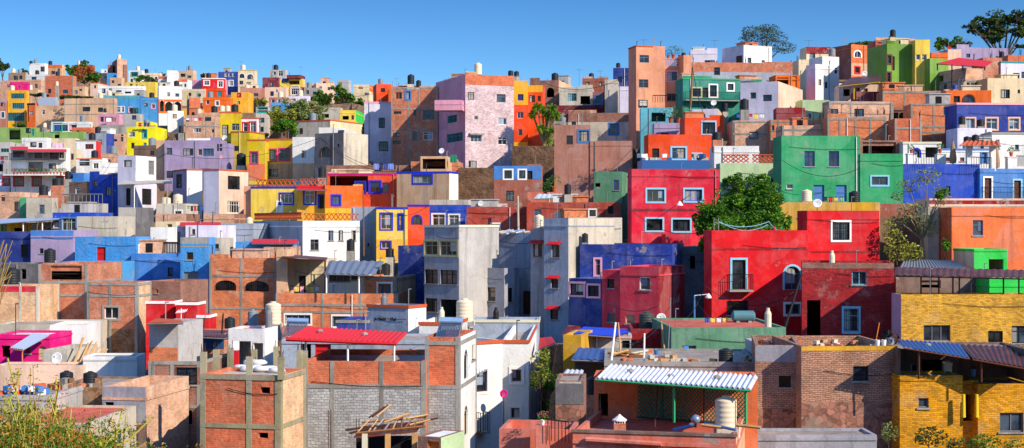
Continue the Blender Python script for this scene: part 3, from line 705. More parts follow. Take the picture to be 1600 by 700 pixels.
H(HO, 'brown shopfront like house with red rails below the pink house', 420, 447, 152, 166, 308, -5, None, 'rosewall', 'w 424 429 155 161 w;w 433 438 155 161 w;w 441 445 154 160 w')
H(HO, 'white blue house with blue door in the trees', 449, 483, 150, 166, 312, -4, 485, 'lavw', 'd 475 479 154 161 b;w 458 462 154 158 g')
H(HO, 'magenta wall beside the white blue house', 483, 491, 156, 168, 313, -4, None, 'magenta', D=3)
H(HO, 'orange and red balcony house right of the yellow and purple one', 452, 476, 136, 152, 326, -5, 478, 'orangered', 'w 455 468 138 148 w w;w 469 475 137 146 r')
H(HO, 'grey terrace house with clothes racks below the hilltop', 475, 500, 137, 156, 322, -5, 502, 'conc', 'w 478 483 141 147;w 489 494 143 148')
H(HO, 'peach flat house on the crest left of the tall green tree', 478, 497, 130, 148, 345, -5, 499, 'peach', 'w 484 488 134 138')
H(HO, 'pale pink crest house with two windows left of the tall green tree', 494, 522, 130, 156, 338, 4, None, 'pinkcream', 'w 499 503 135 140;w 512 516 136 141')
H(HO, 'grey crest house behind the tall green tree', 527, 545, 125, 142, 350, -6, 550, 'lgrey', 'w 530 534 128 132')
H(HO, 'white and orange crest house right of the tall green tree', 552, 577, 132, 155, 335, -5, 584, 'cream', 'w 560 567 135 139 o;w 570 576 145 149', band=[(132, 142, 'orange', 'S')])
H(HO, 'dusky orange wall house on the crest', 576, 590, 134, 160, 340, -3, None, 'terra')
H(HO, 'orange red crest house with two windows left of the brick tower block', 588, 612, 131, 163, 325, 12, None, 'orangered', 'w 606 610 140 148 k', smat='rust', lip=True)
H(HO, 'bright orange crest house close to the brick tower block', 607, 634, 135, 163, 318, -4, None, 'orange', 'w 618 624 137 142;w 626 631 138 143')
H(HO, 'small light blue house among the trees', 423, 449, 160, 178, 296, -4, 452, 'sky', 'w 434 439 165 170 w')
H('shed', 'green and yellow hut with metal sheets among the trees', 500, 532, 168, 186, 262, -6, 534, 'concl', 'o 506 514 178 184', cat='hut', D=4)
H(HO, 'yellow hut with bright green side wall below the trees', 531, 556, 172, 190, 252, -4, 569, 'lyellow', 'o 535 545 181 187;d 549 553 180 187 n', band=[(172, 190, 'bgreen', 'S')])
# ---------------------------------------------------------------- second band on the left
H(HO, 'pink house with a wide balcony and hanging laundry', 153, 186, 178, 198, 312, -6, 192, 'pinkl', 'w 157 162 183 190;o 164 176 183 190;w 177 181 184 190', lip=True)
H('garden_wall', 'long plain grey block wall below the pink balcony house', 154, 192, 195, 212, 292, -5, 194, 'conc', cat='wall', D=4)
H(HO, 'grey block house with a square dark window below the light blue house', 192, 219, 178, 196, 305, -5, 222, 'lgrey', 'w 206 213 180 187')
H(BH, 'peach brick house with two windows right of the bright yellow one', 289, 335, 191, 222, 262, -6, 338, 'brickp', 'w 302 314 200 207 w;w 331 337 202 207', frame=([322], [197]), D=8)
H(HO, 'white house with shadowed left wall and rooftop tanks below the arches', 262, 287, 173, 200, 290, 14, 250, 'white', 'w 270 276 178 185', smat='bluegrey')  # shadowed left wall is the white plaster coloured bluegrey
H(BH, 'peach brick house above the peach house with shutters', 287, 318, 180, 198, 285, -5, 330, 'brickp', 'o 290 296 184 190;w 324 327 182 187')
H(HO, 'tan house with purple doorway right of the peach brick house', 318, 344, 176, 212, 272, -4, 346, 'brickp', 'w 320 330 183 189;d 318 322 191 200 u')
H('shed', 'long white canvas roof shed with teal shopfront', 80, 139, 190, 210, 298, -5, 142, 'white', 'w 84 96 193 205 q q;w 97 106 193 205 q;o 108 120 193 205', cat='shed', D=5)
H(HO, 'orange brick parapet house right of the teal shopfront', 112, 142, 199, 214, 290, -4, 146, 'brickr', 'w 120 124 204 209')
H(HO, 'long lime green house with deep shadowed recesses', -8, 56, 199, 224, 285, -4, 60, 'lgreen', 'w 40 48 200 208;o 14 32 201 218;d 49 53 202 212 t')
H(HO, 'lime green lower wing with teal doorway', 54, 130, 206, 222, 278, -3, 132, 'lgreen', 'w 78 84 201 208 q;o 85 93 207 217', into='prev')
H('brick_house', 'brick house with a tall dark window behind the bright yellow house', 166, 193, 209, 240, 278, -4, 198, 'brickp', 'w 189 194 210 221;w 177 183 217 222 w')
H(HO, 'bright lemon yellow house with teal window', 198, 243, 198, 240, 262, -3, None, 'byellow', 'w 201 211 206 214 w;w 224 229 203 215 q q;d 205 210 223 232;d 224 229 223 230 b', D=7)
H(HO, 'lemon upper room', 213, 236, 190, 200, 265, -3, None, 'byellow', 'w 216 221 192 198 r', into='prev', D=4)
H('concrete_house', 'grey wedge roofed block left of the brick house with white tank', 134, 166, 208, 236, 275, -12, None, 'bluegrey', smat='dblue', D=8)
H(HO, 'white corner house with bright red side wall', 118, 150, 219, 252, 250, -5, 158, 'white', 'w 133 146 225 233 r', band=[(219, 251, 'red', 'S')], trim='c', D=5)
H(HO, 'white house with three windows behind the red awning', 34, 73, 215, 236, 262, -5, 76, 'white', 'w 47 57 222 230 k;w 60 66 223 231 n', lip=True)
H(HO, 'cream ledge house with washing between green and white houses', 76, 118, 216, 238, 266, -4, 120, 'cream', 'w 80 88 224 230;w 92 99 224 231')
H('apartment_building', 'white two storey balcony building with red awnings and potted plants', 17, 103, 231, 300, 238, -4, 108, 'white', 'o 20 38 235 246;o 44 52 235 246 n;w 54 66 236 247 n w;o 68 76 236 246;w 78 92 237 248 n w;o 44 67 253 268;w 76 88 255 264 b w;w 22 36 277 290 r r h;w 51 64 277 290 r r h;w 90 99 277 288 r r h;w 92 100 237 248 w', bal=[(17, 103, 249, .8)], D=8)
H(HO, 'white house end with a red framed window at the left frame edge', -8, 15, 272, 300, 240, -3, None, 'lavw', 'w 5 14 276 289 r r h', D=5)
H(HO, 'dark green shuttered house at the left frame edge', -8, 16, 222, 275, 248, -4, None, 'lgrey', 'w 1 14 232 238 q;w 0 12 244 250 r;o -3 5 256 268')
H(HO, 'cream house with orange side lit by the sun right of the balcony building', 103, 121, 233, 274, 246, -5, 126, 'cream', 'w 110 115 240 250 o')
H(HO, 'white sunlit house with a square dark window and brick parapet', 119, 160, 247, 276, 242, -5, 168, 'white', 'w 124 140 249 259', band=[(244, 249, 'brickr', 'F')])
H('garden_wall', 'sunlit white wall below the brick house with white tank', 160, 184, 255, 276, 232, 3, 152, 'white', cat='wall', D=3)
H('brick_house', 'low brick wall house under the brick house with white tank', 158, 186, 240, 262, 246, -4, 212, 'brickp', 'w 168 173 249 254 w')
H(HO, 'brown shaded block below the bright lemon yellow house', 209, 244, 227, 250, 245, -12, 252, 'dbrown', D=6)
H(HO, 'lavender house with wide dark windows', 257, 345, 219, 292, 212, -5, None, 'lav', 'w 260 269 231 242 g;w 286 302 232 243 k;w 309 316 233 243 h;w 317 334 232 244 b;d 339 344 225 236;w 260 270 267 278 k', D=8, roof='conc')
H(HO, 'peach sliver wall left of the lavender house', 244, 257, 219, 260, 214, -4, None, 'peach')
H(HO, 'lavender left facing wing stepping down beside the pink house', 342, 358, 224, 266, 206, -5, 366, 'lav', 'w 343 347 225 236')
H('garden_wall', 'white parapet on the lavender roof', 292, 334, 216, 224, 222, -3, None, 'white', cat='parapet', D=2, noground=1)
H(HO, 'light blue grey house with one window at left and white sunlit side', 184, 212, 243, 290, 195, -20, 244, 'lavw', 'w 193 206 250 261 g;d 232 241 251 273 g', smat='white', D=7)  # white house; its front colour carries the grey-blue shade
H(HO, 'pale blue lower house with two dark doors under a thin canopy', 184, 209, 286, 330, 188, -10, 245, 'lavw', 'd 197 204 294 321 k;d 222 237 295 320 k', smat='lavw', D=6)
H(HO, 'dark blue shaded house behind the cream tank', 140, 183, 272, 334, 200, -22, None, 'royal', 'w 165 173 292 306', D=7)
H(HO, 'brown shaded block left of the dark blue house', 108, 140, 284, 318, 202, -24, None, 'dbrown', D=6)
H(HO, 'small blue roof hut right of the balcony building', 108, 131, 270, 286, 212, -14, None, 'blue', 'o 109 114 272 279', D=4)
H(BH, 'brick wing with green awning at the left edge', -8, 31, 300, 345, 180, -8, None, 'brickp', 'w 2 8 305 314;w 22 29 315 330', D=6)
H(HO, 'green tall shutter wall beside the tan wall house', 31, 41, 309, 342, 176, -8, None, 'green', D=4)
H(HO, 'plain tan wall house with a sloping stair line left of the cream tank', 41, 81, 309, 340, 174, -4, 84, 'concl', D=6)
H('garden_wall', 'low wall carrying the railing below the dark blue house', 82, 160, 318, 334, 176, -4, 166, 'lgrey', cat='wall', D=3)
# ---------------------------------------------------------------- middle left band
H(HO, 'dark blue slab roof house with tall pale shutters', 82, 150, 332, 366, 146, -5, None, 'royal', 'w 97 118 341 360 l b;w 83 92 342 356 w', D=6)
H(HO, 'white canopy house with yellow walls and balcony plants', -6, 80, 348, 370, 148, -3, None, 'yellow', 'w 3 8 350 366 e e;o 22 36 356 366;w 48 56 350 364 w;w 66 80 345 360 b w', D=6)
H('concrete_house', 'long raw concrete wall house with a sloping top', 120, 185, 338, 374, 142, -4, None, 'concl', D=5)
H('concrete_house', 'pale concrete gable block with a shaded right side', 185, 212, 324, 360, 150, -8, 240, 'concl', smat='dgrey')  # right side coloured dark grey to paint its shade
H(HO, 'sunlit cream block carrying two cream tanks', 244, 290, 318, 340, 165, -4, None, 'concl', D=5)
H(BH, 'low orange brick wall below the cream block', 243, 291, 334, 350, 158, -4, 312, 'brickp', smat='brickb')
H(HO, 'purple grey small house with tiny window under thin red roofs', 275, 342, 352, 386, 140, -4, None, 'lavw', 'w 276 282 362 377 g;w 290 296 358 365', D=6)
H(HO, 'white wall with yellow stripe right of the concrete gable', 243, 275, 346, 382, 145, -4, None, 'cream', 'w 261 269 350 357 y')
H(HO, 'white and pink cube house with two windows, sunlit right face', 318, 342, 264, 340, 172, -24, 388, 'lavw', 'w 356 375 275 296 k;w 355 374 314 333 w', smat='pinkcream', trim='tile', D=8)  # lavender front and pinkish side put shade and sun into the colour
H(HO, 'small white lavender cube with tall barred window on its left face', 292, 316, 264, 330, 178, 30, 270, 'white', 'w 276 284 272 294 g - b', smat='lav', trim='tile', Dmin=4)  # left face tinted lavender for shade, the house is white
H(BH, 'low cream and brick block below the white and pink cube', 318, 366, 334, 356, 156, -4, 396, 'brickp', smat='brickb')
H(HO, 'blue grey shaded house with pipes below the cream brick block', 334, 396, 349, 380, 146, -10, None, 'bluegrey', 'w 344 350 354 362', D=5)
# olive / yellow group
H(HO, 'pale tower with wide teal window and white columns', 400, 418, 167, 220, 262, -4, 420, 'concl', 'w 403 418 168 175 q q;w 403 413 184 192 g;w 407 412 198 206', D=5)
H(HO, 'olive yellow stepped house with a dark window', 344, 377, 175, 222, 236, 6, 344, 'olive', 'w 347 357 195 211 k;w 362 374 193 204 x', trim='tile', D=5)
H(HO, 'white house with brick red framed windows behind the olive roof', 377, 402, 184, 222, 232, -4, 405, 'white', 'w 380 387 192 207 w r;w 391 399 191 208 w r', trim='tile')
H(HO, 'olive yellow low block with dark tank shadows', 361, 390, 205, 262, 214, -12, None, 'olive', 'w 365 373 228 236', trim='tile', D=6)
H(HO, 'yellow house with three magenta framed windows and tan base', 386, 414, 218, 282, 196, -4, None, 'olive', 'w 392 402 238 255 g m', trim='tile', band=[(256, 282, 'terra', 'F')], D=9)
H(HO, 'right wing of the yellow house', 414, 456, 217, 282, 198, -4, None, 'olive', 'w 417 431 234 251 g m;w 437 452 233 250 g m;w 420 434 264 276 k', trim='tile', band=[(256, 282, 'tan', 'F')], into='prev', D=9)
H(HO, 'white narrow house with tan base right of the magenta windows', 457, 491, 214, 282, 194, -3, None, 'white', 'w 471 478 235 247 x', band=[(255, 282, 'peach', 'F')], D=8)
H('concrete_house', 'dark grey house with an arched window and a pale right side', 492, 537, 207, 270, 188, -30, 575, 'dgrey', 'w 502 516 231 245 k n a;w 527 530 225 230 k', smat='concl', D=8)  # paler side colour stands for the sunlit face of the grey box
H(HO, 'long low tan wall house left of the cream roof', 462, 516, 187, 212, 240, -26, 578, 'concl', '', smat='cream', trim='tile', D=8)
H('garden_wall', 'white parapet with arched door under the cream roof', 498, 536, 199, 212, 222, -4, 565, 'white', 'd 552 560 196 207 k - a', cat='wall', D=4)
H(HO, 'tall white blue house with two barred windows', 569, 612, 159, 246, 208, 5, 569, 'lavw', 'w 592 601 184 200 k - b;w 592 606 221 236 k - b', trim='p', D=8)
H(BH, 'tall brick block with grey beams and rooftop tanks', 611, 684, 139, 258, 200, -3, None, 'brickd', 'w 618 628 144 155 o;w 634 641 143 155 b b;w 615 627 174 178 k;w 661 679 172 187 g;w 644 652 206 220 g;w 661 676 206 219 w;w 646 650 172 180;w 614 626 220 225;w 614 625 208 213', frame=([638, 655], [170, 202, 137]), D=8)
H(BH, 'dark brick roof room behind the pink balcony', 687, 705, 131, 160, 205, -4, None, 'brickb')
H(BH, 'grey framed brick tower room left of the pink painted wall', 704, 727, 115, 160, 200, -4, None, 'brickb', 'o 708 724 137 152', frame=([], [120, 133]))
H('apartment_building', 'tall weathered pink tower house with shaded left face', 727, 803, 116, 264, 190, 22, 681, 'pbrick', 'w 731 741 144 156 k;w 776 790 147 160 g;w 778 792 184 195 w;w 778 792 214 226 w;w 741 747 181 187 x;w 735 753 211 222 w - h;w 699 714 180 192 q;w 698 723 208 222 q;w 732 745 251 262 g', smat='pinkl', band=[(112, 132, 'brickr', 'F')], D=9)  # deeper pink on the left face paints in its shade
H('porch', 'pink balcony box jutting from the left of the tower house', 679, 722, 156, 172, 188, -6, None, 'pinkl', cat='balcony', D=3, noground=1, fixb=1)
H(HO, 'yellow and red house with deep orange side', 803, 825, 126, 222, 205, 0, None, 'yellow', 'w 809 818 147 157 u;w 808 818 175 185 p;w 810 816 202 212 g', band=[(164, 222, 'orangered', 'F')], D=6)
H(HO, 'orange red slanted house behind the yucca', 824, 848, 133, 236, 207, -8, None, 'orangered', 'w 827 836 149 160 k;w 840 845 150 158', band=[(126, 144, 'yellow', 'F')], D=6)
# ---------------------------------------------------------------- crest, centre
H(BH, 'brown brick house with one arched window on the crest', 828, 873, 125, 168, 245, -14, 895, 'brickb', 'o 854 866 137 152 k - a', smat='peach', band=[], D=6)
H('concrete_house', 'tan crest house with a wide blue window', 874, 926, 136, 168, 238, -5, 929, 'concl', 'w 887 901 146 158 q;o 907 922 150 163', D=6)
H(HO, 'brown house with tank and blue tarp near the crest', 910, 950, 122, 142, 255, -8, None, 'brown', 'w 915 921 128 134;w 936 941 128 135', D=6)
H('concrete_house', 'grey crest house left of the dark blue shack', 926, 960, 143, 180, 232, -10, 975, 'brown', 'w 930 940 149 162 b b', smat='orange')
H('garden_wall', 'long plain maroon wall above the brick row', 850, 978, 164, 184, 226, -4, None, 'maroon', cat='wall', D=3, pipe=False)
H('concrete_house', 'grey rendered row with brick top and a blue framed window', 888, 1002, 176, 226, 214, -6, 1008, 'concl', 'w 952 966 193 210 u b;w 893 900 190 198', band=[(176, 190, 'brickb', 'F')], D=6)
H('shed', 'dark blue shack with dark tank left of the salmon tower', 958, 984, 106, 142, 224, -5, None, 'navy', 'w 965 972 120 128 k', cat='shed', D=5)
H('shed', 'pale concrete cube in front of the dark blue shack', 945, 965, 124, 142, 218, -6, 969, 'concl', cat='shed', D=4)
H(HO, 'white narrow wall house left of the salmon tower foot', 968, 982, 135, 178, 215, -8, None, 'lavw')
H('tower', 'tall salmon tower house with four dark windows', 994, 1020, 71, 178, 192, 14, 982, 'salmon', 'w 999 1014 86 98 g;w 998 1013 124 137 g;w 997 1012 156 169 g', cat='tower house', D=8, trim='tile')
H('tower', 'salmon middle bay', 1020, 1039, 72, 178, 192.6, 8, None, 'salmon', '', into='prev', D=8)
H('tower', 'salmon lower wing', 1039, 1071, 103, 178, 194, 4, None, 'salmon', 'w 1042 1058 112 126 g p;w 1042 1057 146 158 g', into='prev2', lat=[(1039, 1068, 92, 103, 'salmon')], D=8)
H(HO, 'salmon end wall with sunny edge right of the lattice terrace', 1068, 1081, 86, 160, 192, 10, None, 'salmon', D=5)
H('shed', 'teal grey shed with flat lid below the salmon tower', 1001, 1052, 168, 215, 176, -3, None, 'aqua', 'o 1018 1040 176 190', cat='shed', D=5)
# ---------------------------------------------------------------- crest, right
H(HO, 'grey and white house with stair and one window on the crest', 1079, 1121, 78, 110, 218, -3, None, 'lavw', 'w 1101 1117 94 104 k;w 1080 1085 97 104', D=6)
H(HO, 'bright white cube house with brown door on the crest', 1162, 1206, 70, 104, 214, 28, 1128, 'white', 'w 1168 1174 90 98;w 1190 1195 94 98;d 1150 1160 87 100 n', smat='lavw', Dmin=5)  # lavender-white left side is white wall with shade in its colour
H(BH, 'long brick topped wall building above the teal house', 1082, 1248, 97, 150, 204, 6, None, 'brickd', '', band=[(112, 150, 'bluegrey', 'F')], D=7)
H(HO, 'cream sunlit end wall of the long brick topped building', 1248, 1266, 93, 160, 200, 4, None, 'cream', D=6)
H(HO, 'dark teal house with white framed door and a balcony slab', 1067, 1190, 122, 192, 182, 10, None, 'teal', 'w 1082 1095 138 151 k x;d 1098 1106 137 152 k;w 1109 1120 133 151 k w;w 1137 1146 131 141 k w;w 1098 1103 165 171 n', bal=[(1068, 1155, 157, 1.0)], trim='e', D=7)
H(HO, 'terrace room with orange wood wall beside the teal house', 1212, 1250, 117, 150, 180, 5, None, 'orange', 'o 1214 1232 121 134;d 1238 1245 119 136 o', D=5)
H(HO, 'lavender white cube with one window and a sunlit pink side', 1157, 1216, 127, 190, 168, -25, 1254, 'lavw', 'w 1192 1206 148 158 n', smat='pinkcream', D=7)  # shade tint on the front, warm sun tint on the side
H('garden_wall', 'dark maroon terrace wall below the pink side', 1213, 1258, 168, 190, 160, -4, None, 'dred', cat='wall', D=3)
H(HO, 'mint green low house right of the maroon wall', 1254, 1296, 156, 192, 170, 4, None, 'mint', 'w 1262 1267 178 185')
H(HO, 'white stepped house with four small windows', 1274, 1311, 100, 158, 182, 24, 1262, 'white', 'w 1279 1283 124 133 k;w 1289 1293 128 138 k;w 1303 1307 135 144 k;w 1304 1308 106 115 k', smat='lavw', D=7)  # left side takes a shade tint of the white
H(HO, 'white upper room of the stepped house', 1285, 1311, 88, 110, 184, 20, None, 'white', 'o 1286 1298 103 110', into='prev', D=5)
H(HO, 'maroon topped cream house on the crest behind the white stepped house', 1260, 1298, 73, 104, 216, 6, None, 'cream', band=[(73, 84, 'dred', 'F')])
H(HO, 'tan house with maroon upper wall and arched orange gable', 1330, 1355, 69, 118, 194, 26, 1300, 'terra', 'w 1335 1345 80 90 w w a;w 1336 1343 105 114 r r', smat='brown', band=[(98, 118, 'peach', 'F')], D=6)
H(HO, 'large olive green house with brown framed windows', 1386, 1453, 68, 142, 166, 12, 1355, 'moss', 'w 1387 1392 87 99 n n;d 1393 1398 88 110 n;w 1386 1391 114 128 n n', D=7)
H(HO, 'green sunlit wing on the right of the olive house', 1453, 1482, 91, 140, 164, 16, None, 'moss', D=6, into='prev')
H(HO, 'cream and orange stair tower', 1430, 1453, 62, 96, 165, -2, None, 'lyellow', 'w 1431 1438 85 94 w;w 1440 1448 85 94 w', into='prev2', D=4, band=[(57, 83, 'dred', 'S')])
H(HO, 'brown red roof room behind the olive green house', 1368, 1430, 63, 80, 178, 3, None, 'rust', 'o 1372 1384 66 74;o 1400 1414 66 74')
H(HO, 'orange low wall house right of the green house', 1455, 1481, 82, 98, 182, 4, None, 'orange')
H(HO, 'purple grey low house with pink side near the big tree', 1481, 1502, 77, 98, 188, 4, 1455, 'pinkcream', smat='bluegrey', D=5)
H(HO, 'long blue grey roofed house under the big tree', 1495, 1576, 74, 112, 196, 8, None, 'lav', 'w 1510 1516 84 90;w 1556 1562 88 95')
H(BH, 'pale brick house under the dark red terrace canopy', 1505, 1538, 106, 142, 160, 18, 1463, 'brickp', 'w 1510 1537 128 139 w;o 1466 1474 118 128', smat='brickp', frame=([], [125]), D=6)
H(BH, 'dusky orange brick house right of the red terrace canopy', 1536, 1566, 90, 128, 172, 6, None, 'brickd')
H(HO, 'white house with two dark windows at the right edge', 1564, 1612, 96, 150, 172, 8, None, 'lavw', 'w 1566 1577 116 125 k;w 1583 1593 114 125 k;w 1596 1602 112 122', trim='t', D=6)
H(BH, 'orange brick hut at the right edge above the white house', 1575, 1612, 86, 106, 186, 4, None, 'brickr')
H(HO, 'cream sunlit house wall with a tree shadow at the right edge', 1543, 1612, 122, 168, 158, 6, None, 'cream', 'w 1590 1594 140 146', D=6)
H(HO, 'blue and orange porch house with arched door', 1478, 1549, 141, 168, 150, -3, None, 'orange', 'd 1490 1500 150 160 k;w 1506 1522 149 162 n n a', D=6)
H(HO, 'pale pink shack under the slanting timber roof', 1311, 1378, 132, 158, 164, -3, None, 'pinkcream', 'o 1318 1328 136 150;w 1338 1345 137 144;d 1350 1356 138 152 n', D=5)
H('garden_wall', 'red painted wall under the slanting timber roof', 1338, 1378, 143, 164, 158, -2, None, 'dred', cat='wall', D=3)
H(BH, 'brick row with concrete posts below the large green house', 1379, 1470, 142, 170, 154, -2, None, 'brick', frame=([1414, 1448], [144]), D=5)
H(BH, 'brick house with orange shutter and dark window', 1295, 1396, 158, 212, 148, 6, 1286, 'brickp', 'w 1297 1310 170 182 o;w 1335 1350 170 182 k', frame=([1330], [161]), D=5)
H(BH, 'brick balcony wall with three grey posts above the green house', 1293, 1384, 183, 226, 142, -2, None, 'brick', frame=([1337, 1312, 1360], [186]), D=5)
H('shed', 'dark scrap timber shelter between two brick houses', 1385, 1424, 168, 214, 150, -2, None, 'brickb', 'o 1388 1420 172 192', cat='shelter', D=5)
H(BH, 'tall orange brick house with grey beams left of the navy house', 1423, 1495, 162, 226, 143, -2, None, 'brick', 'w 1474 1485 167 180 b', frame=([1459], [163, 198, 206]), D=6)
H(BH, 'orange brick low wall in front of the tall brick house', 1398, 1440, 185, 226, 139, -2, None, 'brickr', frame=([], [200]), D=4)
H(HO, 'navy blue house with three pink framed windows', 1495, 1612, 161, 214, 137, 3, None, 'dblue', 'w 1509 1523 185 201 w h;w 1541 1558 185 202 w h;w 1577 1592 185 202 w h;w 1603 1611 185 202 w h', trim='p', D=7, pipe=False)
H(BH, 'brick house with bands of beams above the pale green house', 1145, 1204, 188, 240, 152, -2, 1206, 'brickp', frame=([1147, 1201], [190, 209]), D=5)
H(BH, 'brick row with a grey post left of the teal tank above the green house', 1204, 1292, 187, 220, 150, -2, None, 'brick', 'w 1206 1210 196 204', frame=([1216, 1250], [190]), D=5)
H(BH, 'tan brick wall low behind the green house roof', 1222, 1292, 196, 226, 145, 0, None, 'brickp', frame=([1240], [203]), D=4)
H(HO, 'small white tan house with tanks above the orange red house', 1079, 1122, 170, 214, 165, -12, 1137, 'lavw', 'w 1088 1102 178 184 k', smat='peach', D=5)
# ---------------------------------------------------------------- upper centre and right big fronts
H(HO, 'vivid orange house with a pale blue framed window', 1070, 1130, 184, 256, 155, 3, None, 'orangered', 'w 1098 1117 191 209 k s b', D=7, pipe=False)
H(HO, 'vivid orange lower wing', 1013, 1112, 210, 256, 153, 3, None, 'orangered', 'w 1050 1071 231 248 b s;w 1083 1095 241 249 b s;d 1019 1030 232 248 k', into='prev', D=6, pipe=False)
H(HO, 'lavender low roof wall with plants left of the orange house', 1022, 1070, 192, 214, 160, -2, None, 'lav', D=4)
H(HO, 'pale green house with terracotta lattice parapet', 1125, 1221, 255, 400, 125, 2, 1122, 'mint', 'w 1205 1216 279 293 b e;w 1130 1138 286 296 b', lat=[(1130, 1170, 242, 254, 'tile'), (1176, 1214, 242, 254, 'tile')], D=7, pipe=False, lr=.05, cell=.42)
H('garden_wall', 'white roof edge wall behind the lattice parapet', 1116, 1186, 228, 254, 132, -2, 1188, 'white', cat='wall', D=4)
H(HO, 'large bright green house with dark blue windows', 1221, 1344, 212, 320, 118, 2, None, 'green', 'w 1257 1273 236 260 u;w 1295 1311 236 260 u;d 1271 1288 289 315 b;d 1306 1323 289 315 b;w 1229 1239 288 295 w', D=8, pipe=True)
H(HO, 'green right wing', 1344, 1411, 240, 320, 118.1, 2, None, 'green', 'w 1362 1387 276 289 b s', into='prev', D=8)
H('brick_house', 'dark open loft with clutter behind the green roofline', 1343, 1408, 219, 248, 128, 1, None, 'brickb', 'o 1348 1400 222 240', cat='loft', D=4, roof='wood')
H(HO, 'big blue house with white door surround and roof terrace', 1411, 1531, 256, 320, 120, 3, None, 'royal', 'w 1477 1485 291 307 k', D=9, pipe=False, par=.25)
H(HO, 'blue right wing in the sun', 1531, 1612, 263, 318, 120, 16, None, 'blue', 'd 1538 1549 278 312 n w;d 1584 1595 282 312 n s', into='prev', D=9, par=.25, bal=[(1534, 1604, 311, .6)], pipe=False)
H(HO, 'small white chapel like terrace house with arched blue window', 1411, 1470, 222, 262, 127, 2, None, 'white', 'w 1427 1437 233 246 k u a;o 1446 1466 230 246', D=4, trim='a', par=.2)
H(HO, 'white terrace back wall with slanting blue stripes', 1470, 1560, 232, 262, 130, 2, None, 'white', 'w 1476 1484 246 252 r;w 1500 1507 246 252 r;d 1534 1542 238 256 b b', D=3, band=[(232, 238, 'blue', 'F')], par=.2)
H(HO, 'white blue house wall with water tanks below the navy house', 1496, 1550, 200, 240, 134, 3, None, 'lavw', '', D=3)
H(HO, 'white house wall at the right edge above the blue terrace', 1550, 1612, 207, 262, 132, 6, None, 'white', 'w 1586 1592 226 234 b;w 1556 1562 218 232 l', D=4, trim='c')
H(HO, 'brown plastered tall house with a blue window', 866, 922, 195, 312, 174, -4, None, 'rosewall', 'w 904 920 204 221 b b', D=8)
H(HO, 'brown plastered lower wing', 922, 988, 220, 312, 173.5, -4, 999, 'rosewall', '', into='prev', D=8)
H(HO, 'agave green house with window hole left of the magenta house', 928, 972, 268, 345, 138, -12, 985, 'agreen', 'w 959 967 281 297 u;o 930 938 286 292', D=6)
H(HO, 'magenta red two storey house with four pale framed windows', 987, 1124, 264, 400, 115, 5, 985, 'redc', 'w 1011 1038 296 315 g s;w 1070 1097 296 314 u s;w 1010 1035 342 360 k s;w 1051 1078 343 361 k s', D=8, band=[(326, 330, 'maroon', 'F')])
H('shed', 'blue corrugated roof clutter shed above the magenta house', 1003, 1109, 250, 268, 124, 2, None, 'bluemet', cat='shed', D=5, par=.05)
H('rock_outcrop', 'dark rocky slope under the pink tower house', 716, 800, 262, 330, 178, -3, None, 'rock', cat='rock', D=5, par=.1, pipe=False, rebar=False, lip=False)
H('rock_outcrop', 'brown rocky bank below the yucca tree', 800, 872, 228, 320, 186, 0, None, 'rock', cat='rock', D=5, par=.1, pipe=False, lip=False)
H(HO, 'brick house with blue painted top storey', 772, 846, 259, 326, 165, -4, None, 'brown', 'w 788 800 266 279 k w;w 811 821 266 279 k w;d 824 832 267 280 k;w 791 803 298 314 k', band=[(259, 280, 'blue', 'F')], D=7)
H('garden_wall', 'terracotta wall with planter behind the white canopy', 824, 880, 300, 325, 160, -3, None, 'salmon2', cat='wall', D=4)
H(BH, 'brick terrace with open dark box room and laundry', 642, 716, 252, 290, 180, -4, None, 'brickd', 'o 660 698 248 266', D=6)
H('shed', 'open sided box room with pots above the tan house', 657, 698, 244, 270, 176, -6, 716, 'peach', 'o 660 696 248 264', cat='room', D=4, par=.1)
H(HO, 'brown row house behind the orange gallery', 510, 640, 258, 300, 182, -4, 642, 'brickb', 'w 585 596 262 268;w 611 618 258 264', D=6)
H('garden_wall', 'tan patched wall above the orange gallery', 518, 566, 264, 276, 172, -3, None, 'cream', cat='wall', D=3)
H(HO, 'orange arcade house with purple columns and blue windows', 512, 620, 271, 330, 164, -3, None, 'orangered', 'o 515 575 275 300;w 578 594 284 301 u u;w 597 607 285 301 u;w 556 570 285 301 u u', D=7, trim='m', par=.2)
H(HO, 'tan house with ragged blue window frame and a sunlit end', 620, 702, 268, 332, 160, -14, 716, 'tan', 'w 646 674 274 286 g u', smat='white', trim='u', D=6)  # white end stands in for the tan wall in full sun
H(HO, 'warm yellow house with blue cornice and red balustrade', 392, 464, 292, 342, 160, -5, None, 'lyellow', 'w 438 457 303 318 w u;d 434 440 316 336 w w', lat=[(400, 463, 281, 291, 'tile')], trim='u', D=6, cell=.5, lr=.06, pipe=False)
H(HO, 'yellow corner bay with a red awning and blue framed window', 464, 508, 291, 335, 158, -4, None, 'yellow', 'w 476 492 298 318 w u;d 499 506 306 326 k u', lat=[(468, 508, 280, 290, 'tile')], trim='r', D=6, cell=.5, lr=.06, pipe=False)
H(HO, 'orange salmon sunlit pillar wall left of the yellow house', 381, 397, 291, 340, 161, -2, None, 'salmon', D=5)
H(HO, 'curved orange garden house between yellow bay and arcade', 508, 567, 290, 335, 157, 14, None, 'yellow', 'w 519 531 306 320 u u', band=[(290, 325, 'orange', 'F')], D=5)
H(HO, 'white house with lattice balustrade and shaded left wall', 473, 562, 345, 408, 140, 26, 396, 'white', 'w 485 498 374 391 g;w 513 521 360 376 g;w 529 536 360 376 g;w 549 556 360 376 g', smat='bluegrey', lat=[(397, 470, 333, 343, 'tile'), (476, 560, 334, 344, 'tile')], D=8, cell=.45, lr=.05, pipe=False)  # left wall greyed to hold the shade in its plaster colour
H(HO, 'grey side wall house with a tall mast between white and yellow houses', 548, 588, 323, 408, 148, -8, None, 'bluegrey', 'w 574 577 380 384', D=7)
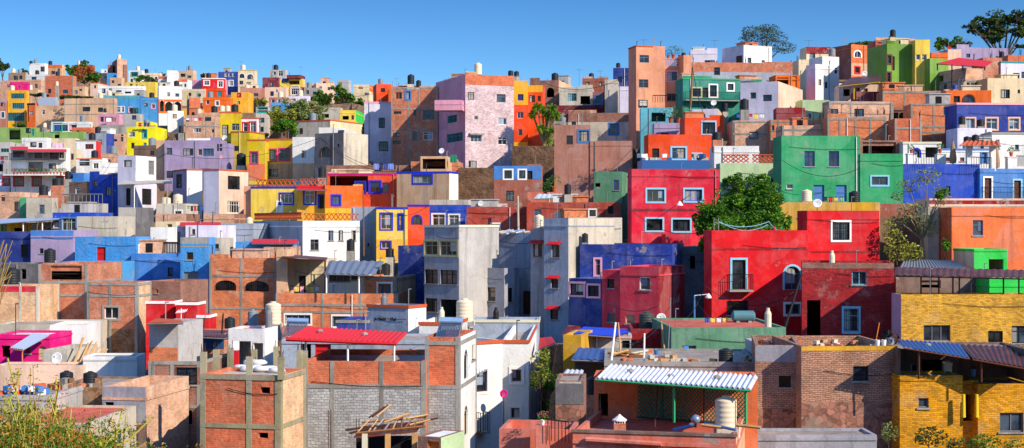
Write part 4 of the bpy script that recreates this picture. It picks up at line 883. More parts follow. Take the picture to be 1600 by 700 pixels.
H(HO, 'yellow house with blue framed grid window', 588, 637, 324, 404, 142, 6, None, 'lyellow', 'w 595 612 334 358 h u;w 623 629 335 358 k u;w 596 610 378 388 h u', band=[(374, 404, 'yellow', 'F')], trim='u', D=6)
H(HO, 'orange slice house with one rounded blue framed window', 637, 670, 320, 394, 144, 2, None, 'orangered', 'w 645 658 337 351 k u a', trim='u', D=6, pipe=False)
H(HO, 'vivid blue house with two white framed windows', 670, 730, 320, 360, 146, -6, None, 'royal', 'w 676 695 335 352 w w;w 702 717 336 352 w w', D=6, pipe=False)
H('garden_wall', 'grey concrete roof parapet on the vivid blue house', 671, 731, 312, 322, 148, -6, None, 'concl', cat='parapet', D=4, noground=1)
H(HO, 'brick red wall house with a small framed window in the middle', 729, 823, 323, 376, 139, -4, None, 'brick_red', 'w 768 780 350 365 k w', D=6)
H(HO, 'brick red long house with blue windows right of the mast', 823, 970, 316, 368, 136, -4, None, 'rust', 'w 835 846 327 344 b;w 892 905 328 339 b;w 921 931 328 338 k w;d 950 958 322 334', D=7)
H('garden_wall', 'pale sunlit parapet wall behind the mast', 738, 790, 318, 326, 142, -5, None, 'concl', cat='parapet', D=2, noground=1)
# ---------------------------------------------------------------- middle band
H(HO, 'dark blue and grey house end at the left edge', -8, 48, 362, 415, 128, -6, None, 'navy', 'd 32 44 382 402 k', D=6)
H(HO, 'peeling lavender house with a blue band and a dark tank', 48, 115, 360, 415, 127, -4, None, 'lav', 'w 62 68 388 396', band=[(359, 373, 'blue', 'F')], D=6, pipe=False)
H(HO, 'bright blue rough plastered house with a red door', 117, 213, 370, 442, 122, -6, 236, 'bluetex', 'd 151 165 386 408 r;w 217 228 384 401 r w', D=7, pipe=False)
H('garden_wall', 'long blue terrace wall below the red door', 96, 192, 409, 444, 116, -3, None, 'sky', cat='wall', D=3, pipe=False)
H('garden_wall', 'tall bright white wall above the rusty railing', 235, 262, 355, 400, 130, -3, None, 'white', cat='wall', D=3)
H(HO, 'blue courtyard wall under the rusty railing', 205, 283, 396, 448, 121, 4, None, 'blue', 'w 262 270 418 432', D=4, pipe=False)
H(HO, 'light blue hut with small window and dark doorway', 282, 326, 371, 475, 117, -4, 333, 'bluetex', 'w 291 302 394 406 g;d 287 310 425 460 g', band=[(371, 386, 'conc', 'F')], D=6, pipe=False)
H(HO, 'purple grey low house above the blue hut', 290, 340, 352, 392, 132, -4, None, 'lavw', 'w 300 305 358 366')
H(HO, 'bright blue rough wall house under a red roof edge', 368, 456, 378, 412, 128, -4, 467, 'bluetex', 'w 397 412 394 400 k', D=5, pipe=False)
H(BH, 'salmon brick stair wall right of the bright blue rough wall', 412, 454, 386, 412, 124, -4, None, 'brickp', D=4)
H('concrete_house', 'white clutter hut with pipes left of the arched brick house', 318, 346, 372, 410, 126, -4, None, 'concl', 'w 334 342 381 389 b', D=4)
H(BH, 'brick house with two barred arched windows', 327, 432, 403, 522, 115, -5, None, 'brick', 'w 336 369 438 454 k - ba;w 383 420 439 455 k - ba', frame=([377], [431, 482]), D=8, pipe=False)
H(HO, 'tall sunlit tan wall between the arched brick house and white room', 432, 449, 390, 462, 114, -6, 451, 'peach', D=6)
H('concrete_house', 'open white roof room with a dark door and sloping roof', 449, 508, 405, 462, 117, -4, None, 'cream', 'd 467 478 431 457 k;w 489 492 429 443 e', D=5, cat='room')
H(HO, 'white rear wall with a wide window under the grey metal roof', 508, 572, 418, 462, 114, -4, None, 'white', 'w 514 547 427 440 g;w 548 562 428 438 x', D=5)
H(BH, 'small brick room with an orange curtained window', 568, 620, 432, 466, 112, -12, 655, 'brick', 'w 591 611 443 459 o w', smat='peach', frame=([], [436]), D=6)
H('garden_wall', 'weathered tan block wall left of the grey apartment tower', 622, 655, 424, 480, 118, -10, None, 'concl', 'w 628 632 438 452 w', cat='wall', D=4)
H(BH, 'long orange brick house with grey posts and two lilac barred windows', 431, 622, 459, 524, 110, -4, None, 'brick', 'w 446 485 492 506 w w b;w 520 546 494 510 q w b', frame=([504, 563], [477, 488]), D=7, rebar=False)
H('apartment_building', 'grey three storey apartment tower with paired square windows', 663, 717, 352, 505, 106, -36, 750, 'grey', 'w 664 684 377 398 x x;w 688 714 377 399 x x;w 664 684 421 443 k;w 688 714 422 444 k;w 665 683 466 487 k;o 688 714 468 498', smat='lgrey', D=8, trim='a', Dmin=5)  # right side lighter grey: sunlight worked into its colour
H('garden_wall', 'dark navy wall strip left of the grey apartment tower', 622, 664, 384, 430, 117, -20, None, 'navy', cat='wall', D=4)
H('concrete_house', 'grey shaded yard house with one barred window and narrow slot', 728, 788, 419, 506, 108, -34, 806, 'grey', 'w 761 774 449 470 n;w 744 747 449 457;w 794 801 450 472 k', D=7)
H('concrete_house', 'grey shaded recessed wall with a brown door', 800, 832, 420, 506, 111, -34, None, 'grey', 'd 817 829 455 491 n', D=5)
H('concrete_house', 'grey upper terrace block piled with scrap sheets', 752, 828, 364, 425, 118, -34, None, 'bluegrey', '', D=7)
H('concrete_house', 'grey narrow house with brown shuttered windows and red hoods', 850, 888, 341, 530, 105, -33, None, 'bluegrey', 'w 862 874 383 402 n - h;w 861 872 436 450 n - h;w 860 872 484 499 n - h', D=7, smat='concl')  # side colour paler than the front to suggest sun on it
H('concrete_house', 'stepped grey annex with a brown window and red hood', 829, 851, 357, 425, 107, -36, None, 'grey', 'w 833 847 381 401 n - h', D=6)
H(HO, 'long white sunlit wall house behind the grey narrow house', 888, 972, 340, 440, 112, 8, None, 'concl', D=6, pipe=False)  # sunlit side of the grey narrow house, painted paler as its own block
H(HO, 'navy house with peeling mural painted wall', 906, 1050, 382, 470, 104, -14, None, 'navyp', 'w 930 938 405 430 p p', D=7, pipe=False)
H(HO, 'navy lower house with two pink framed windows', 889, 942, 436, 522, 98, -34, None, 'navy', 'w 891 912 443 461 k p;w 919 936 446 463 k p', D=6, pipe=False)
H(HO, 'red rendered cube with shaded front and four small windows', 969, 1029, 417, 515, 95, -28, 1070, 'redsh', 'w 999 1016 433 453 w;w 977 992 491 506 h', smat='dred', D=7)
H(HO, 'red narrow wing of the rendered cube', 941, 969, 422, 515, 97, -28, None, 'redsh', 'w 949 960 435 450 k;w 949 961 489 503 b', into='prev', D=5)
H(HO, 'dark stone back wall under the leafy tree', 1048, 1112, 385, 515, 108, -20, None, 'dgrey', 'o 1078 1086 400 420', D=4)
H('garden_wall', 'salmon red lower end wall below the magenta house', 1040, 1078, 366, 440, 112, 0, None, 'redc', cat='wall', D=3)
H(HO, 'crimson house with balcony door and tall right tower', 1112, 1262, 360, 528, 95, 7, 1110, 'red', 'd 1144 1165 406 452 k s Bg;w 1226 1250 416 453 t s a;w 1136 1168 470 492 k - b;w 1227 1250 475 491 q w', D=9, pipe=False, band=[(388, 391, 'dred', 'F')])
H(HO, 'crimson tower', 1261, 1374, 329, 528, 97, 6, None, 'red', 'w 1301 1327 347 375 k w b', into='prev', D=2.2, pipe=False, band=[(392, 395, 'dred', 'F')])
H(HO, 'dark red rough brick house with blue shuttered window', 1253, 1397, 411, 545, 88, -11, None, 'rbrick', 'w 1331 1354 424 445 s;w 1319 1341 482 518 s s b;o 1261 1282 469 524', D=6, pipe=False, band=[(411, 420, 'brickb', 'F')])
H('garden_wall', 'yellow ochre wall behind the crimson parapet', 1218, 1375, 316, 372, 108, 3, None, 'ochre', cat='wall', D=4, pipe=False)
H('garden_wall', 'rust brown wall strip between green and crimson houses', 1375, 1452, 318, 345, 116, 3, None, 'brown', cat='wall', D=4)
H('garden_wall', 'shaded brown retaining wall behind the feathery tree', 1372, 1492, 340, 440, 110, 3, None, 'dbrown', cat='wall', D=3)
H(HO, 'orange terracotta house with one grey window at right', 1487, 1615, 324, 430, 102, 8, None, 'terra', 'w 1520 1536 344 368 b', D=8, pipe=False, band=[(311, 324, 'pinkcream', 'F')])
H('garden_wall', 'tan concrete side wall left of the orange terracotta house', 1450, 1487, 323, 415, 104, -8, None, 'concl', cat='wall', D=4)
H('garden_wall', 'pale roof ledge with maroon strip above the orange house', 1452, 1612, 310, 326, 108, 2, None, 'pinkcream', cat='ledge', D=4, band=[(313, 319, 'dred', 'F')], noground=1)
H('shed', 'bright green shed with pale left wall', 1522, 1574, 389, 432, 95, 6, 1490, 'bgreen', 'o 1545 1568 405 424;', smat='cream', cat='shed', D=4, roof='galvb', par=.05)
H(HO, 'green lower wall behind the dark awning frame', 1546, 1615, 433, 470, 90, 3, None, 'bgreen', D=4, pipe=False)
H('garden_wall', 'brown clutter wall behind the dark awning frame', 1400, 1546, 433, 472, 92, 3, None, 'dbrown', 'o 1440 1470 438 450', cat='wall', D=4)
H(HO, 'pale yellow brick house with three dark windows', 1408, 1615, 460, 548, 84, 1, 1399, 'ybrickl', 'w 1443 1485 508 533 g;w 1544 1567 517 536 k;w 1581 1606 509 536 k', smat='pinkl', D=6, pipe=False)
H(HO, 'deep yellow brick house with open balcony over a dark doorway', 1406, 1504, 587, 705, 62, 2, 1402, 'ybrick', 'w 1435 1451 622 637 g', D=2.6, pipe=False, par=.1)
H(HO, 'yellow house right part', 1528, 1615, 600, 712, 62.4, 2, None, 'ybrick', 'w 1562 1599 645 675 g', into='prev', D=2.6, pipe=False, par=.1)
H(HO, 'yellow recess', 1503, 1529, 595, 705, 63, 2, None, 'ybrick', 'o 1505 1528 616 658 k', into='prev2', D=2, pipe=False, par=.1)
H(HO, 'yellow back room', 1404, 1612, 545, 600, 64.8, 2, None, 'dbrown', 'd 1474 1486 564 590 w;w 1422 1434 568 584 g;o 1440 1472 562 586', into='prev3', D=3.5, pipe=False, par=.1)  # dark brown paints in the shade under the awning
H('adobe_house', 'pinkish adobe brick wall house with a dark window, stone base', 1252, 1402, 541, 702, 63, 2, None, 'adobe', 'w 1333 1357 572 595 k', D=6, pipe=False, band=[(541, 548, 'ochre', 'F'), (628, 702, 'stone', 'F')], cat='house')
H('adobe_house', 'dusky rendered adobe wing with a small dark window', 1180, 1252, 540, 702, 64, -8, None, 'adobe', 'w 1217 1236 587 605 k', D=6, pipe=False, band=[(541, 566, 'grey', 'F'), (640, 702, 'stone', 'F')], cat='house')
H('garden_wall', 'low grey retaining wall at the foot of the adobe house', 1180, 1370, 680, 702, 58, 1, None, 'grey', cat='wall', D=1.5, pipe=False, par=.1)
H(HO, 'green rendered block with blue wall panel and small window', 1049, 1228, 512, 572, 78, 2, None, 'agreen', 'w 1066 1088 540 550 o', D=8, pipe=False, par=.12, roof='redroof', band=[])
H('garden_wall', 'light grey streaked wall in front of the red house', 1180, 1256, 536, 568, 70, 0, None, 'lgrey', cat='wall', D=3, pipe=False)
H(HO, 'dark red wall room behind the tall white sticks', 985, 1050, 514, 560, 82, -3, None, 'dred', 'w 975 995 532 545', D=5, pipe=False)
H('shed', 'grey market shed with orange fascia and blue tarp roof', 908, 986, 524, 560, 80, -4, None, 'lgrey', 'w 972 984 532 544 k', cat='shed', D=5, par=.05, band=[(524, 530, 'orangered', 'F')])
H('garden_wall', 'moss stained yellow block left of the grey market shed', 880, 908, 524, 596, 76, -12, None, 'ochre', cat='wall', D=4, pipe=False)
H('shed', 'brown low hut under a sagging blue sheet', 898, 962, 560, 600, 72, -4, None, 'brickb', cat='hut', D=5, par=.05)
H('concrete_house', 'rooftop deck with rubble behind the corrugated awning', 944, 1185, 566, 612, 66, -4, None, 'conc', D=7, par=.1, pipe=False)
# salmon terrace house with corrugated awning, near
H(HO, 'salmon terrace house with red floor and green lattice screen', 895, 1150, 682, 800, 50, -12, 1182, 'salmon2', 'w 1168 1174 690 720 w', D=6.5, smat='peach', par=.3, roof='redroof', pipe=False)
H('garden_wall', 'orange back wall of the awning terrace', 928, 1184, 590, 668, 56.2, -6, None, 'terra', 'o 935 950 615 650', cat='wall', D=2.2, par=.1, pipe=False)
H('garden_wall', 'orange salmon sloping terrace wall with a flower pot', 780, 895, 672, 790, 52, -8, None, 'salmon2', cat='wall', D=2.5, par=.3, pipe=False, roof='redroof')
H('concrete_house', 'grey lattice vent wall above the stone bank', 868, 912, 595, 690, 62, -5, None, 'stone', cat='wall', D=3, par=.1, lat=[(874, 908, 598, 628, 'concl')], band=[(596, 632, 'dgrey', 'F')], pipe=False, cell=.28, lr=.04)
# white house group at the bottom centre
H('garden_wall', 'long grey blue wall with black water stains', 739, 842, 500, 560, 92, -2, None, 'bluegrey', cat='wall', D=3, trim='a', pipe=False)
H(HO, 'white alley house with small pale framed windows', 785, 826, 532, 705, 80, -3, 843, 'white', 'w 799 815 577 597 h w;w 798 812 637 654 h w', trim='tile', D=6, smat='white', pipe=False)
H(HO, 'long white alley side with small balcony', 740, 785, 534, 705, 77, 36, None, 'white', 'w 744 761 576 612 n w;d 735 742 628 668 k', into='prev', trim='tile', D=4, pipe=False, bal=[(742, 756, 672, .6)])
H(HO, 'white low box house behind the solar heater', 655, 712, 504, 560, 86, -8, None, 'white', '', trim='tile', D=5)
H(HO, 'blue grey box house with black scrawled graffiti and white side', 574, 638, 478, 540, 88, -30, 655, 'bluegrey', '', smat='white', trim='tile', D=5, pipe=False)  # white box; bluegrey front colour imitates its bluish shade
H(HO, 'low indigo box left of the graffiti wall', 526, 574, 501, 540, 89, -6, None, 'dblue', trim='conc', D=4, pipe=False)
H(HO, 'blue grey terrace back wall under the red corrugated awning', 440, 665, 531, 590, 71, -3, None, 'bluegrey', 'd 492 517 532 566 r;o 470 486 534 560', D=4, par=.1, pipe=False)
H(BH, 'large brick and grey block wall with concrete columns', 475, 664, 565, 705, 62, -3, None, 'brickr', '', frame=([519, 596], [604]), band=[(606, 705, 'block', 'F')], D=6, rebar=False, par=.25, pipe=False)
H(BH, 'tall brick corner with white sunlit right side and arched slits', 664, 718, 527, 705, 62.5, -8, 744, 'brickr', 'w 725 731 546 592 k - a;w 725 731 634 680 k - a;w 737 742 538 562 x', smat='white', frame=([], [536, 605]), band=[(606, 705, 'block', 'F')], D=6, rebar=False, pipe=False)
H(BH, 'unfinished brick tower with raw concrete columns and a sunlit side', 313, 438, 587, 705, 56, -12, 477, 'brickr', 'o 407 422 605 615;o 404 419 676 685', smat='brickl', frame=([389], [591, 667]), D=6, rebar=False, par=.15, roof='concl', cw=.22, pipe=False, fmat='concy')  # side brick lightened to paint in the sun on it
H(BH, 'shaded brick house with barred window over a dark loggia', 232, 313, 570, 720, 71, -5, None, 'brickb', 'w 275 308 574 601 k - b;o 238 266 641 663;o 271 300 641 663', frame=([239, 269], [567, 635]), D=6, pipe=False)
H('concrete_house', 'pale grey roof room with stub posts on the shaded brick house', 233, 278, 506, 575, 73, -6, None, 'lgrey', '', D=4, pipe=False, par=.1, band=[(543, 575, 'brick', 'F')])
H(BH, 'brick wall under blue corrugated cladding left of white porch', 283, 350, 522, 600, 79, -4, None, 'brickd', D=4, pipe=False, par=.1, band=[(522, 545, 'bluemet', 'F')])
H('porch', 'white square porch with red topped roof and striped post', 357, 414, 514, 590, 74, -8, 434, 'white', 'o 370 392 533 575;o 396 411 536 570', cat='porch', D=5, roof='red', par=.12, pipe=False)
H('garden_wall', 'two red walls with white borders beside the brick house', 228, 271, 471, 520, 97, -3, None, 'red', cat='wall', D=1.5, trim='w', pipe=False, par=.1)
H('garden_wall', 'red garden wall right', 275, 308, 473, 535, 96, -3, None, 'red', into='prev', D=1.5, trim='w', pipe=False, par=.1)
H('garden_wall', 'red garden wall low', 308, 326, 493, 535, 96, -3, None, 'red', into='prev2', D=1.5, trim='w', pipe=False, par=.1)
H(BH, 'big brick house with grey grid of beams, left part', 60, 136, 413, 520, 103, -5, None, 'brickd', 'o 79 128 415 437', frame=([92], [441, 461]), D=7, rebar=False, pipe=False, band=[])
H(BH, 'brick front with one white window', 136, 215, 441, 570, 100, -6, 236, 'brickd', 'w 163 185 480 498 w c', into='prev', smat='brickl', frame=([172], [444, 462]), cw=.2, D=7, rebar=False, pipe=False, band=[(514, 570, 'stonebr', 'F')])  # lit side wall uses a lighter copy of the brick
H(BH, 'dark shaded brick wall right of the big brick house', 225, 282, 440, 480, 107, -12, None, 'brickb', 'w 243 247 452 458 o', D=5, pipe=False)
H('garden_wall', 'sunlit peach brick wall at the left edge', -8, 60, 447, 530, 99, -2, None, 'brickl', cat='wall', D=4, rebar=False, frame=([32], []), fmat='concl', pipe=False, band=[(443, 456, 'redc', 'F')])
H('garden_wall', 'bluish shaded wall behind the left dark tank', -8, 62, 412, 452, 108, -4, None, 'dgrey', 'o 33 41 420 436', cat='wall', D=4)
H('garden_wall', 'white rendered yard wall below the big brick house', 78, 136, 508, 572, 92, 4, None, 'white', cat='wall', D=4, pipe=False)
H('garden_wall', 'pale roof ledge over the magenta house', -8, 134, 507, 530, 95, 0, None, 'concl', cat='ledge', D=5, noground=1, pipe=False, par=.1)
H(HO, 'magenta house with arched doorway and canopy', -8, 78, 523, 592, 86, -4, None, 'magenta', 'd 60 74 541 562 x - a;w 40 48 538 552 r;o 2 16 540 558', D=3.5, pipe=False, roof='white', par=.15)
H('garden_wall', 'cream sunlit stair hood with satellite dish', 66, 105, 547, 595, 80, -8, None, 'concl', cat='wall', D=4, pipe=False)
H('garden_wall', 'long peach sunlit parapet wall rising to the right', -8, 130, 571, 612, 76, 0, None, 'pinkcream', cat='wall', D=2, par=.1, pipe=False, roof='peach')
H('garden_wall', 'cream white end of the long sunlit parapet', 130, 214, 557, 612, 76.5, 2, None, 'white', cat='wall', D=2, par=.1, pipe=False)
H('ruin', 'crumbling grey brick ruin behind the yellow brush', 160, 228, 605, 705, 66, -10, None, 'brickp', 'o 164 178 628 668', cat='ruin', D=5, pipe=False, band=[(605, 660, 'grey', 'F')])
H('shed', 'low rubble roof hut with two dark tanks', 80, 165, 606, 640, 68, -5, None, 'stonebr', cat='hut', D=5, par=.1, pipe=False)
H(HO, 'low hut with red roof sheets behind the brush', -8, 135, 662, 705, 60, -5, None, 'concl', '', D=6, par=.1, roof='redroof', cat='hut', pipe=False, band=[])
H(HO, 'low cluttered pale block roof at the left edge', -8, 80, 618, 660, 64, -3, None, 'lgrey', D=4, par=.1, cat='hut', pipe=False)
H('shed', 'pale mint lean-to below the grey block wall', 653, 689, 684, 714, 53, -24, 716, 'brickb', 'd 668 686 690 714 o', smat='mint', cat='shed', par=.02, pipe=False, roof='white', lip=False)
# resolve blocks that belong to an earlier house, then fit the ground and build
_mains = []
for s in SPECS:
    k = s['kw'].get('into')
    if k: s['kw']['into'] = _mains[-1]
    else: _mains.append(s)
build_all()
# ---------------------------------------------------------------- loose things: helpers
def place(px, yb, hint, tol=.12):
    """roof (or ground) that carries a thing seen at column px with its foot near row yb"""
    xp = (px-800)/F; best = None
    for s in SPECS:
        if s['kw'].get('noground') or abs(s['Y']-hint) > hint*tol: continue
        ins = []
        Y = s['ymin']-.5
        while Y < s['ymax']+.5:
            p = Vector((xp*Y, Y, 0)) - s['o']; u, v = p.dot(s['e']), p.dot(s['b'])
            if .25 < u < s['L']-.25 and .45 < v < s['D']-.3: ins.append(Y)
            Y += .1
        if not ins: continue
        # for a roof below eye level the row fixes the depth, above it any spot behind the parapet will do
        Yc = min(ins, key=lambda y: abs(H0-(s['zr']-CZ)*F/y - yb)) if s['zr'] < CZ-1 else ins[int(len(ins)*.3)]
        d = H0-(s['zr']-CZ)*F/Yc - yb
        cost = abs(d) if d > -3 else 2*abs(d)
        if best is None or cost < best[0]: best = (cost, Yc, s)
    if best is None or best[0] > 40:
        return hint, support(xp*hint, hint, CZ-(yb-H0)/F*hint)
    Y = best[1]; return Y, support(xp*Y, Y, max(best[2]['zr'], CZ-(yb-H0)/F*Y))
TANKM = {'k': flat('#23262a', .5, 0, 'black_plastic', .2), 'c': flat('#e0cfb2', .5, 0, 'cream_plastic', .15), 'g': flat('#7f8a90', .5, 0, 'grey_plastic', .2),
         'b': flat('#2a52a0', .5, 0, 'blue_plastic'), 'e': flat('#5a8a68', .5, 0, 'green_plastic'), 'd': flat('#3c463f', .5, 0, 'dark_green_plastic')}
TP = {}
def tank(label, px, yb, w_, h, Yh, k='k', grp=None, foot=None, fix=None):
    Y, zs = fix or place(px, yb, Yh)
    x = (px-800)/F*Y; zb = CZ-(yb-H0)/F*Y; zt = CZ-(yb-h-H0)/F*Y; r = w_/2/F*Y
    zb = max(zb, zs + .04)
    hh = max(zt-zb, r*1.3)
    if zb - zs > 3.5: LOG.append(('STAND', label, round(zb-zs, 1)))
    t = thing('water_tank', label, 'water tank', (x, Y, zs), 0, grp or 'water tanks on the roofs')
    key = k
    if key not in TP:
        m = MB(); n = 24
        prof = [(.9, 0), (.97, .02)]
        for i in range(5): z = .06+i*.155; prof += [(.985, z), (.985, z+.05), (.955, z+.07), (.955, z+.13)]
        prof += [(.98, .83), (.93, .87), (.6, .93), (.34, .95)]
        m.lathe((0, 0, 0), prof, n); me1 = link('tank_body', m, TANKM[k], t, smooth=False)
        m2 = MB(); m2.lathe((0, 0, 0), [(.36, .94), (.36, .985), (.3, 1.0), (.05, 1.005)], n); me2 = link('lid', m2, TANKM[k], t)
        for o_ in (me1, me2):       # built about the origin, so undo the shift to the thing's base
            for v in o_.data.vertices: v.co += Vector((x, Y, zs))
            for p in o_.data.polygons: p.use_smooth = abs(p.normal.z) < .95
        TP[key] = (me1, me2); a, b_ = me1, me2
    else:
        a, b_ = (q.copy() for q in TP[key])
        for q in (a, b_): C.objects.link(q); q.parent = t
    for q in (a, b_): q.location = (0, 0, zb-zs); q.scale = (r, r, hh)
    if zb-zs > .06:
        m = MB(); m.box(x-r*.95, x+r*.95, Y-r*.95, Y+r*.95, zs-.05, zb)
        link('plinth', m, foot or random.choice(['conc', 'brickd', 'concl']), t)
    if Y < 140:
        m = MB(); m.path([(x+r*.9, Y-r*.3, zb+.1), (x+r*1.15, Y-r*.4, zb+.1), (x+r*1.15, Y-r*.4, zs+.03)], .025); link('outlet_pipe', m, T('w'), t)
    return t
LOG = []
def dish(label, px, py, size, Yh, col='w', face=(-.25, -1, .35), mast=None):
    Y, zs = place(px, py+size, Yh)
    c = P(px, py, Y); r = size/2/F*Y
    t = thing('satellite_dish', label, 'satellite dish', (c.x, Y, zs), 0, 'satellite dishes on the roofs')
    f = Vector(face).normalized(); u = f.orthogonal().normalized(); v = f.cross(u); m = MB(); n = 18
    rings = []
    for (rr, dd) in ((0, 0), (.5, .06), (.8, .15), (1, .24), (1.0, .27), (.8, .18), (.5, .09), (0, .03)):
        rings.append((rr*r, dd*r))
    for i, (rr, dd) in enumerate(rings):
        for k in range(n):
            a = 2*math.pi*k/n; m.v.append(tuple(c + f*(dd if i < 4 else dd-.06*r) + (u*math.cos(a)+v*math.sin(a))*max(rr, .01*r)))
    for i in range(7):
        for k in range(n): m.f.append((i*n+k, i*n+(k+1) % n, (i+1)*n+(k+1) % n, (i+1)*n+k))
    link('reflector', m, T(col), t, smooth=True)
    m = MB(); m.bar(c, (c.x, Y+.05, zs), .03); link('mast', m, T('g'), t)
    m = MB(); tip = c + f*r*.8; m.bar(c - v*r*.8, tip, .015); m.bar(tip, tip+f*.08, .04); link('feed_arm', m, T('g'), t)
def sheet(name, label, cat, cor, mat='galv', posts=(), zpost=None, corr=True, root=None, amp=.03, pitch=.2, fascia=None, grp=None, pmat=None, across=True):
    """a roofing sheet through four corners given as (px, py, Y): front left, front right, back right, back left"""
    A, B, Cc, D = [P(*c) for c in cor]
    t = root or thing(name, label, cat, tuple((A+B)/2 - Vector((0, 0, 0))), 0, grp)
    m = MB(); W = (B-A).length; n = max(2, int(W/pitch)*2) if corr else 2
    n = min(n, 260); up = Vector((0, 0, 1)); th = .035; rows = []
    for i in range(n+1):
        k = i/n; h = (amp if i % 2 else -amp) if corr else 0
        f, b = A.lerp(B, k) + up*h, D.lerp(Cc, k) + up*h
        i0 = len(m.v); m.v += [tuple(f), tuple(b), tuple(b - up*th), tuple(f - up*th)]; rows.append(i0)
    for a, b in zip(rows, rows[1:]):
        for q in range(4): m.f.append((a+q, b+q, b+(q+1) % 4, a+(q+1) % 4)[::-1])
    m.f.append(tuple(rows[0]+q for q in range(4))); m.f.append(tuple(rows[-1]+q for q in (3, 2, 1, 0)))
    link('roof_sheet', m, mat, t)
    if fascia:
        m = MB(); m.bar(A-up*.08, B-up*.08, .07); link('fascia', m, fascia, t)
    m = MB(); m.bar(A-up*.09, B-up*.09, .04); m2 = m; link('front_beam', m, pmat or T('g'), t)
    for (px, py1) in posts:
        k = (px-cor[0][0])/(cor[1][0]-cor[0][0]); p = A.lerp(B, min(1, max(0, k)))+ (Cc-B)*.04
        zb = CZ-(py1-H0)/F*p.y; m = MB(); m.bar((p.x, p.y, zb), (p.x, p.y, p.z-.06), .05 if p.y < 90 else .07); link('post', m, pmat or T('w'), t)
    return t
def leaf_blob(m, c, rad, n, size, rnd, flatn=.5):
    for i in range(n):
        while True:
            d = Vector((rnd.uniform(-1, 1), rnd.uniform(-1, 1), rnd.uniform(-1, 1)))
            if .15 < d.length < 1: break
        d = d * (d.length ** -.35)
        p = c + Vector((d.x*rad[0], d.y*rad[1], d.z*rad[2])); a = Vector((rnd.gauss(0, 1), rnd.gauss(0, 1), rnd.gauss(0, .6))).normalized()
        b = a.cross(Vector((rnd.gauss(0, 1), rnd.gauss(0, 1), rnd.gauss(0, 1)))).normalized(); s_ = size*rnd.uniform(.6, 1.3)
        m.quad(p-a*s_, p-b*s_*flatn, p+a*s_, p+b*s_*flatn)
LEAF = {'g': ('#2c5a14', '#6f9a24'), 'd': ('#26401a', '#5a6e2a'), 'y': ('#7a8a2a', '#b8b04a'), 'o': ('#a04c1c', '#c87834'), 'v': ('#2f6a16', '#7aa82c'), 'p': ('#6e8440', '#a8b068'), 's': ('#8a7a4a', '#b09a60')}
def tree(name, label, base, lobes, leaf='g', size=.22, dens=1., trunk=.2, bark='#5a4636', cat='tree', fl=.5, thin=False):
    px, py, Y = base; rnd = random.Random(zlib.crc32(label.encode())); x = (px-800)/F*Y
    zg = support(x, Y, CZ-(py-H0)/F*Y+1); zb = min(zg, CZ-(py-H0)/F*Y) if zg > CZ-(py-H0)/F*Y else zg
    t = thing(name, label, cat, (x, Y, zb))
    m = MB(); k = Y/F; cs = []
    for (lx, ly, rx, ry, *o) in lobes:
        c = P(lx, ly, Y + rnd.uniform(-.5, .5)*rx*k); R_ = (rx*k, (o[0] if o else .8)*max(rx, ry)*k, ry*k); cs.append((c, R_))
        vol = R_[0]*R_[1]*R_[2]; n = int(dens*58*(R_[0]*R_[2]+R_[0]*R_[1]+R_[1]*R_[2])/(size*size)/10)
        n = max(60, min(n, 6500))
        if thin: leaf_blob(m, c, R_, n, size, rnd, fl)
        else:   # clumps inside the lobe: light and dark masses with gaps between
            nc = max(6, min(70, int(n/90)))
            for q in range(nc):
                d = Vector((rnd.gauss(0, 1), rnd.gauss(0, 1), rnd.gauss(0, 1))).normalized()*rnd.uniform(.15, .92)
                cc = c + Vector((d.x*R_[0], d.y*R_[1], d.z*R_[2])); rr = rnd.uniform(.22, .42)
                leaf_blob(m, cc, tuple(v*rr for v in R_), n//nc, size, rnd, fl)
    link('crown', m, leafmat(*LEAF[leaf]), t)
    m = MB(); b0 = Vector((x, Y, zb-.2)); top = sum((c for c, _ in cs), Vector())/len(cs); fork = b0.lerp(top, .55)
    m.bar(b0, fork, trunk, trunk*.7, 8)
    for c, R_ in cs:
        mid = fork.lerp(c, .6) + Vector((rnd.uniform(-.2, .2), rnd.uniform(-.2, .2), rnd.uniform(0, .3)))*R_[0]*.4
        m.bar(fork, mid, trunk*.55, trunk*.35, 6); m.bar(mid, c, trunk*.35, trunk*.12, 5)
        for q in range(7):
            d = Vector((rnd.gauss(0, 1), rnd.gauss(0, 1), rnd.gauss(.4, 1))).normalized(); e_ = c + Vector((d.x*R_[0], d.y*R_[1], d.z*R_[2]))*.9
            m.bar(c.lerp(mid, .3), e_, trunk*.2, trunk*.05, 4)
    link('trunk', m, flat(bark, .9, 0, 'bark', .5), t); return t
def spiky(m, c, r, n, rnd, wid=.05):
    for i in range(n):
        d = Vector((rnd.gauss(0, 1), rnd.gauss(0, 1), rnd.gauss(.25, .8))).normalized(); s_ = d.cross(Vector((rnd.gauss(0, 1), rnd.gauss(0, 1), rnd.gauss(0, 1)))).normalized()*wid
        L = r*rnd.uniform(.7, 1.1); k = c+d*L*.55; tip = c+d*L+Vector((0, 0, -.25*L)); m.poly([c-s_*.6, k-s_, tip, k+s_, c+s_*.6])
def pole(name, label, a, b, r=.05, mat='wood', cat='pole', extra=None):
    A, B = P(*a), P(*b); t = thing(name, label, cat, tuple(A if A.z < B.z else B)); m = MB(); m.bar(A, B, r, r*.8, 8); link('shaft', m, mat, t)
    if extra: extra(t, A, B)
    return t
